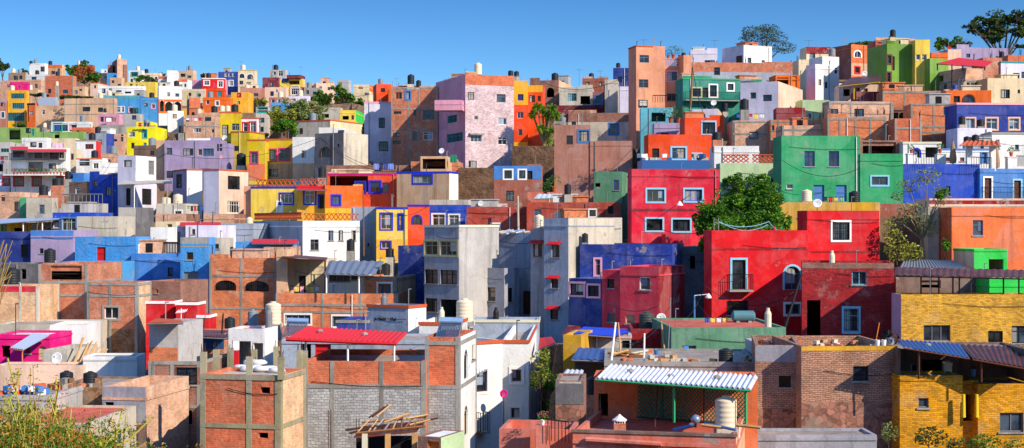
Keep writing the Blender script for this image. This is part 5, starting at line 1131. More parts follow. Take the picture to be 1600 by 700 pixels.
def antenna(label, px, ybase, h, Yh):
    Y, zs = place(px, ybase, Yh); x = (px-800)/F*Y; H_ = CZ-(ybase-h-H0)/F*Y
    H_ = max(H_, zs+1.0)
    t = thing('tv_antenna', label, 'antenna', (x, Y, zs), 0, 'television antennas on the roofs'); m = MB(); m.bar((x, Y, zs), (x, Y, H_), .03); link('mast', m, T('g'), t)
    m = MB(); m.bar((x-.6, Y, H_-.1), (x+.6, Y+.2, H_-.1), .02)
    for k in range(6): xx = x-.55+k*.22; m.bar((xx, Y-.35+k*.03, H_-.1), (xx, Y+.5-k*.03, H_-.1), .015)
    link('dipole_array', m, T('g'), t)
def cable(label, a, b, sag=.6, r=.018):
    A, B = P(*a), P(*b); pts = []
    for k in range(15): q = k/14; p = A.lerp(B, q); p.z -= sag*4*q*(1-q); pts.append(p)
    m = MB(); m.path(pts, r, 4); o = link('power_cable', m, 'iron'); o['label'] = label; o['category'] = 'cable'; o['group'] = 'overhead cables'
def cloth(label, x0, x1, y0, y1, Y, hexc, grp='laundry'):
    A, B = P(x0, y0, Y), P(x1, y0, Y+.1); h = (y1-y0)/F*Y; m = MB(); n = 8; rnd = random.Random(zlib.crc32(label.encode()))
    def q(i, j, d): p = A.lerp(B, i/n); return (p.x, p.y + .05*math.sin(i*1.7)*(j/4) + d, p.z - h*j/4)
    for d in (0, .012):
        i0 = len(m.v)
        for i in range(n+1):
            for j in range(5): m.v.append(q(i, j, d))
        for i in range(n):
            for j in range(4): m.f.append((i0+i*5+j, i0+i*5+j+1, i0+i*5+j+6, i0+i*5+j+5))
    o = link('hanging_cloth', m, flat(hexc, .9, 0, 'cloth', .2)); o['label'] = label; o['category'] = 'laundry'; o['group'] = grp
def pot(label, px, yb, h, Yh, leaf='v', col='tile', plant=1.3, flower=None, grp='potted plants on the terraces', zabs=None):
    if zabs is None: Y, zs = place(px, yb, Yh)
    else: Y, zs = Yh, zabs
    x = (px-800)/F*Y; hh = h/F*Y; z = max(zs, CZ-(yb-H0)/F*Y) if zabs is None else zs
    t = thing('potted_plant', label, 'potted plant', (x, Y, z), 0, grp); m = MB(); m.lathe((x, Y, z), [(hh*.28, 0), (hh*.42, hh*.85), (hh*.48, hh*.86), (hh*.48, hh), (hh*.38, hh), (hh*.36, hh*.8)], 14); link('pot', m, col, t)
    m = MB(); rnd = random.Random(int(px)); leaf_blob(m, Vector((x, Y, z+hh*(1+plant*.45))), (hh*.7*plant, hh*.7*plant, hh*.6*plant), 160, hh*.16, rnd); link('foliage', m, leafmat(*LEAF[leaf]), t)
    if flower:
        m = MB(); leaf_blob(m, Vector((x, Y, z+hh*(1+plant*.7))), (hh*.7*plant, hh*.7*plant, hh*.4*plant), 40, hh*.14, rnd, .8); link('flowers', m, flat(flower, .7, 0, 'petals'), t)
def rail(name, label, a, b, h, step=.16, r=.015, mat='iron', cat='railing'):
    A, B = P(*a), P(*b); n = int((B-A).length/step); t = thing(name, label, cat, tuple(A.lerp(B, .5))); m = MB()
    for k in range(n+1): p = A.lerp(B, k/n); m.bar(p, p+Vector((0, 0, h)), r)
    link('balusters', m, mat, t); m = MB(); m.bar(A+Vector((0, 0, h)), B+Vector((0, 0, h)), r*1.7); link('top_rail', m, mat, t)
# ---------------------------------------------------------------- water tanks
for a in [
 ('black tank at the left end of the white skyline house with open parapet', 48.5, 100, 5, 5, 440, 'k'),
 ('left of two dark tanks above the autumn tree', 127, 100, 4.5, 5, 445, 'k'), ('right of two dark tanks above the autumn tree', 132, 100, 4, 5, 445, 'k'),
 ('cream tank topping the brick tower on the far crest', 186, 92, 5.5, 7, 425, 'c'), ('cream tank in front of the orange brick house far left', 89, 134, 5, 7, 396, 'c'),
 ('white tank on the cream rooftop house far left', 297, 111, 4.5, 6, 376, 'c'), ('grey tank on the low pale house at the left end', 31, 114, 6, 6, 440, 'g'),
 ('dark tank on the ochre doorway house', 206, 128, 4, 5, 392, 'k'), ('dark tank at the right end of the ochre doorway house', 234, 128, 5, 5, 392, 'k'),
 ('cream tank left of the pair on the orange stepped house', 347, 174, 9, 9, 250, 'c'), ('cream tank right of the pair by the olive roof', 356, 174, 8, 9, 250, 'c'),
 ('dark tank on the pinkish block building', 164, 176, 5, 7, 330, 'k'), ('white tank below the green terraces', 70, 199, 6, 7, 290, 'c'),
 ('grey tank on the white house below the arches', 274, 190, 9, 8, 285, 'k'), ('dark tank behind the white house below the arches', 283, 208, 8, 12, 262, 'k'),
 ('white tank next to the brick house window', 181, 222, 5, 7, 276, 'c'), ('dark tank on the brown shaded block', 238, 227, 5, 6, 245, 'k'),
 ('left black tank on the balcony building roof ledge', 68, 305, 14, 16, 176, 'k'), ('wide black tank under the red framed windows', 90, 290, 17, 12, 182, 'k'),
 ('black tank beside the blue roof hut', 106, 280, 9, 13, 212, 'k'), ('cream tank at the right end of the tan stair wall', 90, 319, 16, 18, 176, 'c'),
 ('left squat cream tank on the cream block', 259, 319, 16, 11, 165, 'c'), ('right taller cream tank on the cream block', 278, 318, 15, 15, 165, 'c'),
 ('big black tank by the peeling lavender house', 78, 410, 18, 22, 118, 'k'), ('large black tank at the left edge', 19, 444, 25, 26, 104, 'k'),
 ('dark blue tank beside the yellow magenta windowed house', 377, 259, 15, 20, 205, 'k'), ('dark tank on the red balustrade bay', 503, 278, 12, 18, 158, 'k'),
 ('cream tank beside the red thin roof edge', 389.5, 361, 11, 22, 140, 'c'), ('black tank on a block behind the white balustrade house', 548, 392, 13, 19, 130, 'k'),
 ('left black tank under the yellow blue framed house', 609, 402, 13, 15, 120, 'k'), ('right black tank under the orange slice house', 634, 402, 12, 18, 120, 'k'),
 ('tall black tank on the brick tower block', 642, 132, 11, 16, 200, 'k'), ('shorter black tank on the brick tower block', 654, 138, 8, 13, 200, 'k'),
 ('tall cream tank on top of the pink tower house', 747, 117, 12, 19, 190, 'c'), ('left black tank behind the pink tower house', 798, 119, 8.5, 9, 207, 'k'), ('right black tank behind the pink tower house', 807, 120, 8, 9, 207, 'k'),
 ('black tank on the brown crest house', 924, 124, 8, 10, 255, 'k'), ('blue grey tank before the maroon wall', 879, 196, 11, 14, 214, 'g'),
 ('dark tank on the navy shack', 966, 106, 7, 8, 224, 'k'), ('dark tank beside the lattice terrace', 1068, 90, 7, 8, 194, 'k'),
 ('black tank on the small white tan house', 1111, 184, 12, 18, 165, 'k'), ('black tank right of the white tan house', 1133, 175, 9, 15, 170, 'k'), ('wide black tank before the teal house', 1163, 172, 14, 18, 166, 'k'),
 ('blue black tank in front of the vivid orange house', 1120, 219, 15, 13, 150, 'k'), ('green tank beside the brick row posts', 1227, 211, 10, 14, 149, 'e'),
 ('grey tank on the white stepped house', 1300, 88, 11, 13, 184, 'g'), ('black tank topping the olive green house', 1395, 58, 9, 12, 170, 'k'),
 ('left black tank by the big tree', 1504, 74, 7, 7, 196, 'k'), ('right black tank by the big tree', 1513, 74, 7, 8, 196, 'k'), ('small black tank on the blue grey roofed house', 1521, 89, 9, 6, 180, 'k'), ('dark tank on the dusky brick house', 1565, 91, 8, 11, 176, 'k'),
 ('blue drum on the arched porch house', 1492, 140, 8, 8, 150, 'b'), ('dark tank on the arched porch house', 1479, 140, 9, 9, 150, 'k'),
 ('black tank before the first pink framed window', 1503, 195, 11, 14, 134, 'k'), ('black tank between the pink framed windows', 1532, 198, 12, 12, 134, 'k'),
 ('first of four black tanks in a row on the white blue wall', 1511, 222, 11, 9, 134, 'k'), ('second of four black tanks in a row on the white blue wall', 1524, 222, 11, 12, 134, 'k'), ('third of four black tanks in a row on the white blue wall', 1536, 222, 11, 14, 134, 'k'), ('tallest last of four black tanks in a row on the white blue wall', 1546, 222, 10, 16, 134, 'k'),
 ('cream tank on the ochre wall by the green house', 1260, 315, 17, 19, 110, 'c'), ('dark and grey tank on the ochre wall behind the crimson tower', 1335, 320, 18, 22, 110, 'k'),
 ('squat cream tank on the grey narrow house', 875, 342, 18, 12, 107, 'c'), ('cream tank left of the grey narrow house top', 842, 357, 15, 22, 108, 'c'),
 ('left black tank above the mural wall', 914, 379, 10, 15, 108, 'k'), ('right black tank above the mural wall', 925, 379, 10, 17, 108, 'k'), ('blue black tank on the brick red long house', 887, 304, 11, 17, 150, 'k'),
 ('black tank on the red floor before the arched brick house', 359, 516, 17, 21, 90, 'k'), ('grey tank left of the tall cream tank', 395, 511, 16, 28, 88, 'g'), ('tall cream tank by the brick wall', 427, 507, 25, 36, 87, 'c'),
 ('black tank at the end of the grey metal roof', 603, 430, 14, 19, 112, 'k'), ('big cream tank above the stained white wall', 726, 503, 27, 37, 84, 'c'),
 ('left black tank over the brush', 104, 606, 21, 27, 68, 'k'), ('right black tank over the brush', 141, 606, 22, 26, 68, 'k'),
 ('black tank on a block behind the corrugated awning', 1134, 571, 23, 27, 66, 'k'), ('black tank in the gap left of the awning terrace', 926, 616, 20, 28, 57.5, 'k'),
 ('dark green tank in front of the red rendered cube', 1010, 513, 25, 26, 84, 'd')]:
    tank(*a)
ts = next(q for q in SPECS if 'salmon terrace house' in q['label'])
tank('very large cream tank on the red terrace floor', 1134, 668, 35, 50, 51.6, 'c', foot='concl', fix=(51.6, ts['zr']))
# lying tank before the crimson house
Y, zs = 85, support((1161-800)/F*85, 85, CZ-(512-H0)/F*85+2); t = thing('water_tank', 'teal tank lying on its side before the crimson house', 'water tank', tuple(P(1161, 512, 84)))
m = MB(); a, b = P(1146, 494, 84), P(1177, 494, 84); r = .33
for k, (q, rr) in enumerate(zip((0, .06, .2, .8, .94), (.5, .85, 1, 1, .85))):
    pass
m.bar(a, b, r, r, 16); m.bar(a, a+(a-b)*.08, r, r*.6, 16); m.bar(b, b+(b-a)*.08, r, r*.6, 16); link('tank_body', m, flat('#4f7f86', .5, 0, 'teal_plastic'), t, smooth=False)
for q in (.2, .8): p = a.lerp(b, q); m = MB(); m.box(p.x-.1, p.x+.1, p.y-.3, p.y+.3, p.z-r-.9, p.z-r*.8); link('cradle', m, 'conc', t)
# ---------------------------------------------------------------- dishes and antennas
for a in [('small white dish behind the grey parapet in the middle', 751, 318, 9, 142, 'w'), ('pink dish on the brick red wall house', 787, 322, 7, 140, 'p'),
 ('white dish on the small white tan house', 1115, 161, 9, 165, 'w'), ('white dish near the pink timber roofed shack', 1351, 115, 8, 170, 'w'), ('red dish on the purple grey low house', 1483, 75, 6, 186, 'r'),
 ('white dish on the ochre wall at the crimson tower', 1277, 318, 14, 108, 'w'), ('white dish on a leaning mast before the red cube', 1033, 497, 15, 81, 'w'), ('grey white dish on the sunlit stair hood', 89, 560, 19, 79, 'w'),
 ('blue grey dish on the lavender house', 351, 216, 9, 205, 'w'), ('pale dish at the left frame edge', 4, 254, 7, 240, 'p'), ('pink dish on the lavender wing', 346, 246, 7, 200, 'p'), ('white dish on the brick terrace wall', 690, 236, 9, 178, 'w')]:
    dish(*a)
dish('magenta dish on the alley wall of the white house', 787, 615, 13, 76.5, 'm', face=(.2, -1, .1))
for i, (px, yb, h, Y) in enumerate([(56, 99, 8, 440), (376, 106, 10, 362), (1117, 76, 14, 218), (1172, 70, 12, 214), (1264, 74, 12, 216), (905, 122, 14, 255), (1006, 70, 9, 192), (620, 134, 12, 318), (470, 112, 8, 335), (1498, 75, 10, 196), (938, 122, 12, 255), (515, 131, 9, 338)]):
    antenna(['antenna on the white skyline house far left', 'antenna on the cream arched hilltop house', 'forked antenna on the grey white crest house', 'antenna on the bright white cube house', 'antenna on the maroon topped cream house', 'antenna left end of the crest beside the arched brick house', 'antenna on the salmon tower', 'antenna on the bright orange crest house', 'antenna over the purple roof terrace', 'antenna on the long blue grey roofed house', 'antenna on the brown house with blue tarp', 'antenna on the pale pink crest house'][i], px, yb, h, Y)
# ---------------------------------------------------------------- roof sheets and awnings
sheet('awning', 'blue white corrugated awning over the red terrace', 'awning', [(930, 590, 53.2), (1173, 607, 50.8), (1184, 587, 56.2), (952, 569, 58.6)], 'galvb', posts=[(1165, 664), (1055, 660)], amp=.05, pitch=.19, pmat=T('e'))
sheet('awning', 'red corrugated awning on white posts', 'awning', [(447, 528, 64), (620, 535, 63), (636, 519, 68), (478, 510, 69)], 'redmet', posts=[(477, 562), (543, 565), (615, 567)], amp=.035, pitch=.24, fascia=M('redmet'))
sheet('awning', 'blue corrugated awning over the yellow balcony', 'awning', [(1412, 541, 61), (1515, 558, 61), (1499, 537, 65), (1400, 530, 65.3)], 'bluemet', posts=[(1436, 592)], pmat=T('n'), fascia=None)
sheet('awning', 'maroon corrugated awning at the lower right edge', 'awning', [(1520, 559, 61), (1612, 575, 60.6), (1612, 542, 65), (1500, 538, 65)], 'rustmet', posts=[(1533, 597)], pmat=T('n'))
sheet('pergola', 'dark slatted awning frame above the pale yellow house', 'pergola', [(1397, 429, 84.5), (1612, 434, 84.2), (1612, 422, 87), (1399, 417, 87)], 'rustmet', posts=[(1439, 462), (1454, 462), (1467, 462), (1489, 462), (1499, 462), (1568, 464), (1592, 464)], pmat=M('iron'), pitch=.4)
sheet('awning', 'grey corrugated roof over the wide white wall window', 'roof sheet', [(507, 427, 109.5), (584, 429, 109), (600, 408, 114), (514, 407, 114.5)], 'greymet', posts=[(509, 458), (560, 458)], amp=.05, pitch=.5)
sheet('awning', 'thin brown roof slab over the open white room', 'roof slab', [(440, 401, 112.5), (510, 406, 112), (512, 402, 118), (445, 397, 118)], 'rustmet', corr=False, posts=[(508, 458)], pmat=T('n'))
sheet('awning', 'pale sloping canopy over the magenta house door', 'canopy', [(15, 543, 82), (36, 546, 81), (77, 523, 85.5), (50, 521, 86)], 'galv', posts=[(33, 580)], pmat=M('brickr'))
sheet('awning', 'thin white canopy on the pale blue lower house', 'canopy', [(185, 288, 184), (269, 285, 183), (265, 281, 187), (190, 283, 188)], 'concl', corr=False, posts=[(210, 325)])
sheet('awning', 'dark red canopy on posts above the pale brick house', 'canopy', [(1463, 99, 154), (1540, 104, 152), (1552, 96, 158), (1498, 90, 161)], 'redmet', posts=[(1487, 137), (1464, 110), (1504, 110), (1538, 110)], pmat=M('ironr'), corr=False)
sheet('awning', 'slanting timber roof over the pale pink shack', 'roof', [(1311, 134, 158), (1376, 127, 157), (1377, 117, 164), (1330, 121, 166)], 'rustmet', posts=[(1334, 155), (1374, 145)], pmat=T('y'), corr=False)
sheet('pavilion', 'terracotta tiled pavilion roof on white columns', 'pavilion', [(1499, 226, 119.5), (1564, 227, 119.5), (1560, 220, 124), (1508, 220, 124)], 'tile', pitch=.4, amp=.05)
for px, l in ((1514, 'left white column of the terrace pavilion'), (1551, 'right white column of the terrace pavilion')):
    p = P(px, 262, 121.5 if 0 else 120.6); m = MB(); m.box(p.x-.22, p.x+.22, p.y-.2, p.y+.24, support(p.x, p.y+.2, 99)-.02 if 0 else p.z-.3, P(px, 226, 120.6).z); o = link('column', m, 'white'); o['label'] = l; o['category'] = 'column'
sheet('awning', 'sagging blue sheet roof over the brown hut', 'roof sheet', [(893, 560, 69.5), (956, 563, 69), (959, 545, 75), (903, 543, 75)], 'bluemet', pitch=.3)
sheet('tarp', 'bright blue tarp on the grey market shed', 'tarp', [(898, 520, 78.5), (960, 525, 78), (994, 515, 84), (912, 510, 84)], flat('#1440c8', .5, 0, 'blue_tarp'), corr=False)
sheet('awning', 'rusty red roof over the blue corrugated cladding', 'roof sheet', [(283, 524, 77.8), (357, 527, 77), (357, 516, 82), (300, 515, 82)], 'rustmet')
sheet('awning', 'orange gable sheet on the pale grey roof room', 'roof sheet', [(230, 504, 72), (286, 503, 71.5), (281, 499, 74.5), (246, 497, 74.8)], 'tile', corr=False)
sheet('awning', 'white sloping canopy over the yellow plant balcony', 'canopy', [(-6, 349, 144), (92, 342, 143), (96, 340, 149), (-6, 342, 150)], 'galv', corr=False, posts=[(36, 364), (66, 364)])
sheet('awning', 'thin red roof edge above the bright blue rough wall', 'roof edge', [(393, 380, 126), (466, 380, 125), (466, 374, 130), (395, 373, 130)], 'redmet', corr=False)
sheet('awning', 'thin red roof over the purple grey small house', 'roof edge', [(280, 353, 138), (345, 353, 137), (345, 347, 143), (282, 347, 143)], 'redmet', corr=False)
sheet('awning', 'short red awning at the left of the balcony building', 'awning', [(16, 233, 235.5), (44, 234, 235.5), (44, 229, 239), (16, 229, 239)], 'redmet', corr=False)
sheet('awning', 'long red awning across the balcony building', 'awning', [(42, 237, 235), (104, 237, 234.5), (104, 232, 239), (42, 232, 239)], 'redmet', corr=False)
sheet('awning', 'red clay roof over the wing door bay with blue frames', 'awning', [(463, 296, 156.5), (510, 297, 156), (516, 292, 160), (466, 290, 160)], 'redmet', corr=False)
sheet('awning', 'white sheet canopy by the mast on the brick red house', 'canopy', [(834, 310, 143), (892, 308, 142), (890, 303, 148), (840, 303, 148)], 'galvb', corr=True, pitch=.5, posts=[(864, 330)], pmat=T('e'))
sheet('awning', 'patched tin roof below the feathery tree', 'roof sheet', [(1405, 418, 93), (1512, 418, 92), (1490, 407, 97), (1412, 405, 98)], 'greymet')
sheet('awning', 'striped awning on the white alley wall', 'awning', [(743, 584, 75.8), (760, 576, 77), (763, 568, 78.5), (746, 570, 77.8)], 'galvb', pitch=.3)
sheet('awning', 'small purple tiled canopy beside the mural house', 'canopy', [(878, 522, 96), (905, 518, 95), (908, 508, 99), (888, 508, 99)], 'maroon', corr=False)
sheet('awning', 'small red tin roof beside the white gap wall', 'canopy', [(841, 545, 84), (868, 535, 83), (862, 526, 88), (843, 528, 89)], 'redmet', corr=False)
sheet('awning', 'white blue tin canopy beside the climbing shrub', 'canopy', [(878, 585, 66), (908, 588, 65), (912, 578, 69), (884, 577, 69.5)], 'galvb', pitch=.3)
# ---------------------------------------------------------------- trees and plants
tree('leafy_tree', 'big bright green tree between the magenta and crimson houses', (1150, 440, 106), [(1160, 310, 40, 36), (1115, 335, 30, 32), (1205, 325, 32, 36), (1190, 292, 28, 18), (1110, 375, 22, 26), (1160, 350, 66, 28), (1140, 380, 40, 20), (1100, 350, 22, 30), (1225, 345, 14, 20), (1150, 285, 22, 14)], 'v', .13, 1.3, .3)
tree('feathery_tree', 'thin feathery tree in front of the blue house', (1447, 415, 104), [(1450, 275, 22, 14), (1420, 290, 20, 12), (1470, 300, 14, 12), (1425, 330, 24, 14), (1450, 355, 20, 16), (1405, 345, 16, 12), (1470, 310, 12, 12), (1402, 305, 12, 8)], 'p', .10, .2, .14, '#8a7a60', thin=True)
tree('leafy_shrub', 'small green clump beside the feathery tree', (1468, 330, 103), [(1470, 303, 14, 14)], 'v', .13, .9, .06, cat='shrub')
tree('leafy_shrub', 'pale yellow green bush right of the crimson tower', (1400, 418, 97), [(1400, 385, 20, 26), (1425, 395, 18, 16), (1390, 360, 12, 16)], 'y', .12, .35, .08, cat='shrub', thin=True)
tree('leafy_shrub', 'round green bush against the tan side wall', (1476, 412, 98), [(1476, 384, 11, 13)], 'v', .13, 1.1, .06, cat='shrub')
tree('bare_tree', 'large half bare tree behind the white cube house on the crest', (1195, 100, 245), [(1190, 56, 30, 15), (1175, 50, 18, 10), (1210, 60, 22, 14), (1225, 75, 22, 9), (1165, 62, 12, 8), (1200, 44, 18, 7)], 'd', .15, .2, .3, '#5c5048', thin=True)
tree('eucalyptus_tree', 'tall dark spreading tree at the upper right corner', (1575, 110, 225), [(1575, 30, 40, 17), (1540, 38, 32, 14), (1518, 40, 16, 9), (1600, 44, 26, 18), (1560, 48, 40, 14), (1525, 45, 16, 7), (1590, 50, 24, 14), (1560, 58, 26, 10), (1592, 24, 20, 12), (1540, 55, 14, 6), (1590, 72, 16, 8)], 'd', .3, .5, .4, '#6a5a4c')
for i, (px, py, rx, ry, Y, lf, lb) in enumerate([(1345, 70, 24, 7, 215, 'g', 'low green hedge tree left of the olive green house'), (1475, 67, 16, 11, 220, 'g', 'round green tree right of the orange stair tower'), (1500, 68, 18, 9, 222, 'g', 'second green tree left of the big dark tree'), (1413, 64, 6, 5, 200, 'g', 'tiny tree top behind the olive house tank'),
   (4, 103, 9, 11, 455, 'd', 'dark tree cut by the left frame edge on the skyline'), (672, 148, 14, 8, 212, 'g', 'green tree behind the brick tower block'), (38, 112, 6, 6, 450, 'd', 'small dark tree on the left skyline'),
   (225, 122, 14, 6, 425, 'g', 'green bushes on the skyline right of the chimney'), (238, 126, 10, 5, 420, 'd', 'dark bush above the ochre doorway house'), (318, 118, 5, 5, 440, 'd', 'small dark treetop behind the red hilltop house'), (252, 117, 6, 5, 445, 'd', 'dark treetop left of the narrow white tower'),
   (502, 155, 14, 14, 290, 'g', 'round green tree left of the tall green one'), (560, 160, 9, 9, 300, 'g', 'pale green small tree right of the tall green one'), (440, 178, 18, 12, 232, 'y', 'yellow green round tree above the lime one'), (446, 197, 17, 13, 222, 'v', 'lime green round tree above the tan wall'),
   (470, 167, 22, 14, 256, 'p', 'wide grey green tree in the middle of the grove'), (487, 178, 20, 12, 252, 'p', 'dusty green tree at the right of the grove'), (408, 158, 8, 7, 290, 'y', 'small yellowish bush by the brown shopfront house'), (408, 210, 8, 5, 258, 'g', 'bush under the white columns'),
   (572, 205, 5, 22, 212, 'v', 'narrow green shrub left of the tall white blue house'), (30, 195, 10, 4, 300, 'g', 'low bush over the lime green house'), (120, 152, 24, 3, 345, 'd', 'dark hedge on the pinkish block building roof'), (62, 148, 14, 3, 360, 'd', 'dark hedge behind the pale metal shed')]):
    gk = 1.3 if 400 < px < 600 else 1.1
    tree('green_tree', lb, (px, py+ry+6, Y), [(px, py, rx*gk, ry*gk), (px-rx*.5*gk, py+ry*.3, rx*.6*gk, ry*.7*gk), (px+rx*.5*gk, py+ry*.2, rx*.6*gk, ry*.7*gk)], lf, .3 if Y > 250 else .24, .8, .25)
t = tree('autumn_tree', 'green and orange autumn tree on the left hillside', (130, 150, 418), [(112, 112, 11, 13), (140, 115, 15, 15), (130, 103, 12, 8), (150, 122, 10, 10), (118, 125, 12, 10)], 'g', .5, .8, .4)
m = MB(); rnd = random.Random(5)
for lx, ly, rx, ry in ((125, 112, 9, 8), (118, 122, 8, 6), (140, 108, 6, 6)): leaf_blob(m, P(lx, ly, 410.), (rx*.19, 1.2, ry*.19), 170, .42, rnd)
link('orange_foliage', m, leafmat(*LEAF['o']), t)
tree('tall_tree', 'tall dark green tree in the middle of the far hill', (538, 180, 282), [(535, 148, 16, 18), (528, 138, 9, 8), (545, 155, 11, 14), (525, 158, 9, 10)], 'g', .32, .9, .35)
# yucca
t = thing('yucca_tree', 'tall spiky yucca against the orange red house', 'yucca', tuple(P(850, 252, 189))); b0 = P(850, 255, 189); heads = [(840, 168, 9), (862, 170, 9), (832, 178, 7), (855, 182, 9), (868, 180, 8), (848, 172, 7), (846, 200, 7), (862, 205, 8), (855, 222, 8)]
m = MB(); lm = MB(); rnd = random.Random(9)
for hx, hy, hr in heads:
    c = P(hx, hy, 189+rnd.uniform(-1, 1)); fk = P(850, 225, 189); m.bar(fk, c, .2, .1, 6); spiky(lm, c, hr*189/F*1.5, 130, rnd, .06)
m.bar(b0-Vector((0, 0, 1)), P(850, 225, 189), .3, .22, 8); link('trunk', m, flat('#8a7450', .9, 0, 'bark', .5), t); link('crown', lm, leafmat('#4a7a1c', '#9aba34'), t)
# vine shrub by the white house, low shrubs
tree('climbing_shrub', 'tall green climbing shrub beside the white alley house', (862, 690, 70), [(858, 600, 20, 22), (850, 575, 16, 20), (865, 640, 18, 30), (855, 560, 12, 10), (880, 590, 10, 10), (838, 600, 10, 12), (868, 670, 16, 18)], 'g', .07, .6, .06, cat='shrub')
tree('climbing_shrub', 'yellow sprays above the climbing shrub', (848, 690, 69), [(843, 562, 14, 14), (852, 552, 9, 9), (832, 590, 9, 10), (845, 585, 12, 12)], 'y', .09, .3, .04, cat='shrub', thin=True)
for i, (px, py, rx, ry, Y, lf, lb) in enumerate([(1455, 682, 26, 16, 58, 'd', 'dark bush at the foot of the yellow house'), (1500, 694, 22, 10, 57, 'd', 'low dark bush under the dark doorway'), (1540, 690, 24, 12, 58, 'g', 'green bush below the lilac barred window'), (1590, 695, 22, 12, 55, 'y', 'yellow green weeds in the lower right corner'), (1390, 675, 14, 16, 59, 'p', 'dusty weeds between adobe and yellow houses')]):
    tree('wild_bush', lb, (px, py+ry, Y), [(px, py, rx, ry), (px-rx*.5, py+ry*.3, rx*.5, ry*.6)], lf, .07, .28, .03, cat='bush', thin=True)
# near brush at the lower left, on the bank just below the viewpoint
t = thing('dry_brush', 'yellow green brush filling the lower left corner', 'brush', tuple(P(90, 760, 14)))
rnd = random.Random(21); stems = MB(); lv = MB(); dry = MB(); grn = MB()
for i in range(330):
    px = abs(rnd.gauss(60, 75)) if rnd.random() < .8 else rnd.uniform(0, 235); Y = rnd.uniform(11.5, 17)
    hi = (560 if rnd.random() < .12 else 618) + max(0, px-60)*.5 + rnd.uniform(0, 90)
    if px > 150: hi = max(hi, 640)
    a = P(px + rnd.uniform(-20, 20), 780, Y); b = P(px+rnd.uniform(-25, 35), min(hi, 700), Y+rnd.uniform(-.4, .4)); mid = a.lerp(b, .5)+Vector((rnd.uniform(-.1, .1), 0, .05))
    (stems if rnd.random() < .6 else dry).path([a, mid, b], .0035 if rnd.random() < .8 else .006, 4)
    for k in range(rnd.randint(5, 16)):
        p = mid.lerp(b, rnd.random()) + Vector((rnd.gauss(0, .04), rnd.gauss(0, .04), rnd.gauss(0, .03))); leaf_blob(rnd.choice((lv, lv, dry, grn)), p, (.035, .035, .03), rnd.randint(2, 6), .018, rnd, .42)
for i in range(420):
    px = rnd.uniform(-10, 175) ; py = rnd.uniform(655+px*.2, 725); Y = rnd.uniform(12, 16); leaf_blob((lv, lv, dry, grn)[i % 4], P(px, py, Y), (.07, .07, .05), 14, .024, rnd, .45)
for a_, b_ in (((150, 712), (238, 652)), ((120, 700), (200, 668)), ((30, 690), (12, 560)), ((70, 690), (88, 590)), ((5, 640), (30, 575)), ((160, 700), (190, 640))):
    a, b = P(*a_, 13.5), P(*b_, 13.8); stems.path([a, a.lerp(b, .5)+Vector((.05, 0, -.03)), b], .008, 5)
    for k in range(26): p = a.lerp(b, rnd.random()); leaf_blob(dry if k % 3 == 0 else lv, p, (.05, .04, .04), 4, .02, rnd, .35)
t['kind'] = 'stuff'; link('stems', stems, flat('#a8a040', .7, 0, 'green_stem'), t); link('leaves', lv, leafmat('#5c7a14', '#b8b82c'), t); link('green_leaves', grn, leafmat('#1f5a14', '#5c9a28'), t); link('dry_twigs', dry, leafmat('#b06a1c', '#e0b050', 'dry_leaves'), t)
t = thing('dry_brush', 'bare yellow twigs at the left frame edge', 'brush', tuple(P(-30, 470, 15))); m = MB()
for i in range(26):
    a = P(rnd.uniform(-30, 0), rnd.uniform(440, 480), 15); b = P(rnd.uniform(-4, 20), rnd.uniform(374, 440), 15.2); m.path([a, a.lerp(b, .6)+Vector((rnd.uniform(-.03, .03), 0, 0)), b], .005, 4)
m.path([P(-30, 480, 15), P(-38, 780, 15)], .02, 6); link('twigs', m, leafmat('#a08040', '#d8b868', 'dry_leaves'), t)
def spec(key):
    for s in SPECS:
        if key in s['label']: return s
    raise KeyError(key)
def rootpart(s, name, mb, mat): return link(name, mb, mat, s['root'])
# unfinished tower: column stubs, sacks of cement, striped post
s = spec('unfinished brick tower')
for px, y0, y1, Y in ((318, 550, 590, 57.2), (338, 546, 580, 59.5), (360, 544, 575, 62), (389.5, 557, 592, 56.4), (397, 546, 573, 61.5), (432, 542, 570, 60.5), (439, 558, 590, 56), (468, 547, 580, 61.2), (476, 548, 578, 61.5)):
    p, q = P(px, y0, Y), P(px, y1, Y); m = MB(); m.box(p.x-.12, p.x+.12, Y-.1, Y+.14, min(q.z, s['zr']), p.z); c = rootpart(s, 'column_stub', m, 'concy')
    m = MB()
    for k in range(4): x, y = p.x + (-.07, .07)[k % 2], Y + (-.05, .08)[k//2]; m.bar((x, y, p.z-.02), (x+random.uniform(-.05, .05), y, p.z+random.uniform(.15, .4)), .012)
    link('rebar', m, 'ironr', c)
random.seed(4)
for i, (px, py, Y) in enumerate([(378, 580, 59.5), (387, 582, 59), (398, 581, 59.3), (409, 583, 58.8), (421, 582, 59), (393, 575, 59.6), (404, 576, 59.5), (433, 583, 58.4)]):
    p = P(px, py, Y); z = s['zr'] if i not in (5, 6) else s['zr']+.2
    m = MB(); n = 10; rx, ry, rz = .36, .22, .12
    for a in range(7):
        for b in range(n):
            u, v = math.pi*(a+.5)/7, 2*math.pi*b/n; k = 1+random.uniform(-.08, .08)
            m.v.append((p.x+rx*k*abs(math.sin(u))**.6*math.cos(v), Y+ry*k*abs(math.sin(u))**.6*math.sin(v), z+.13+rz*k*math.cos(u)))
    for a in range(6):
        for b in range(n): m.f.append((a*n+b, (a+1)*n+b, (a+1)*n+(b+1) % n, a*n+(b+1) % n))
    m.f.append(tuple(range(n))); m.f.append(tuple(reversed(range(6*n, 7*n))))
    o = link('cement_sack', m, flat('#d8d4d4', .8, 0, 'sackcloth', .2), smooth=True); o['label'] = 'white cement sack piled on the roof of the unfinished brick tower'; o['category'] = 'sack'; o['group'] = 'white sacks piled on the unfinished brick tower'
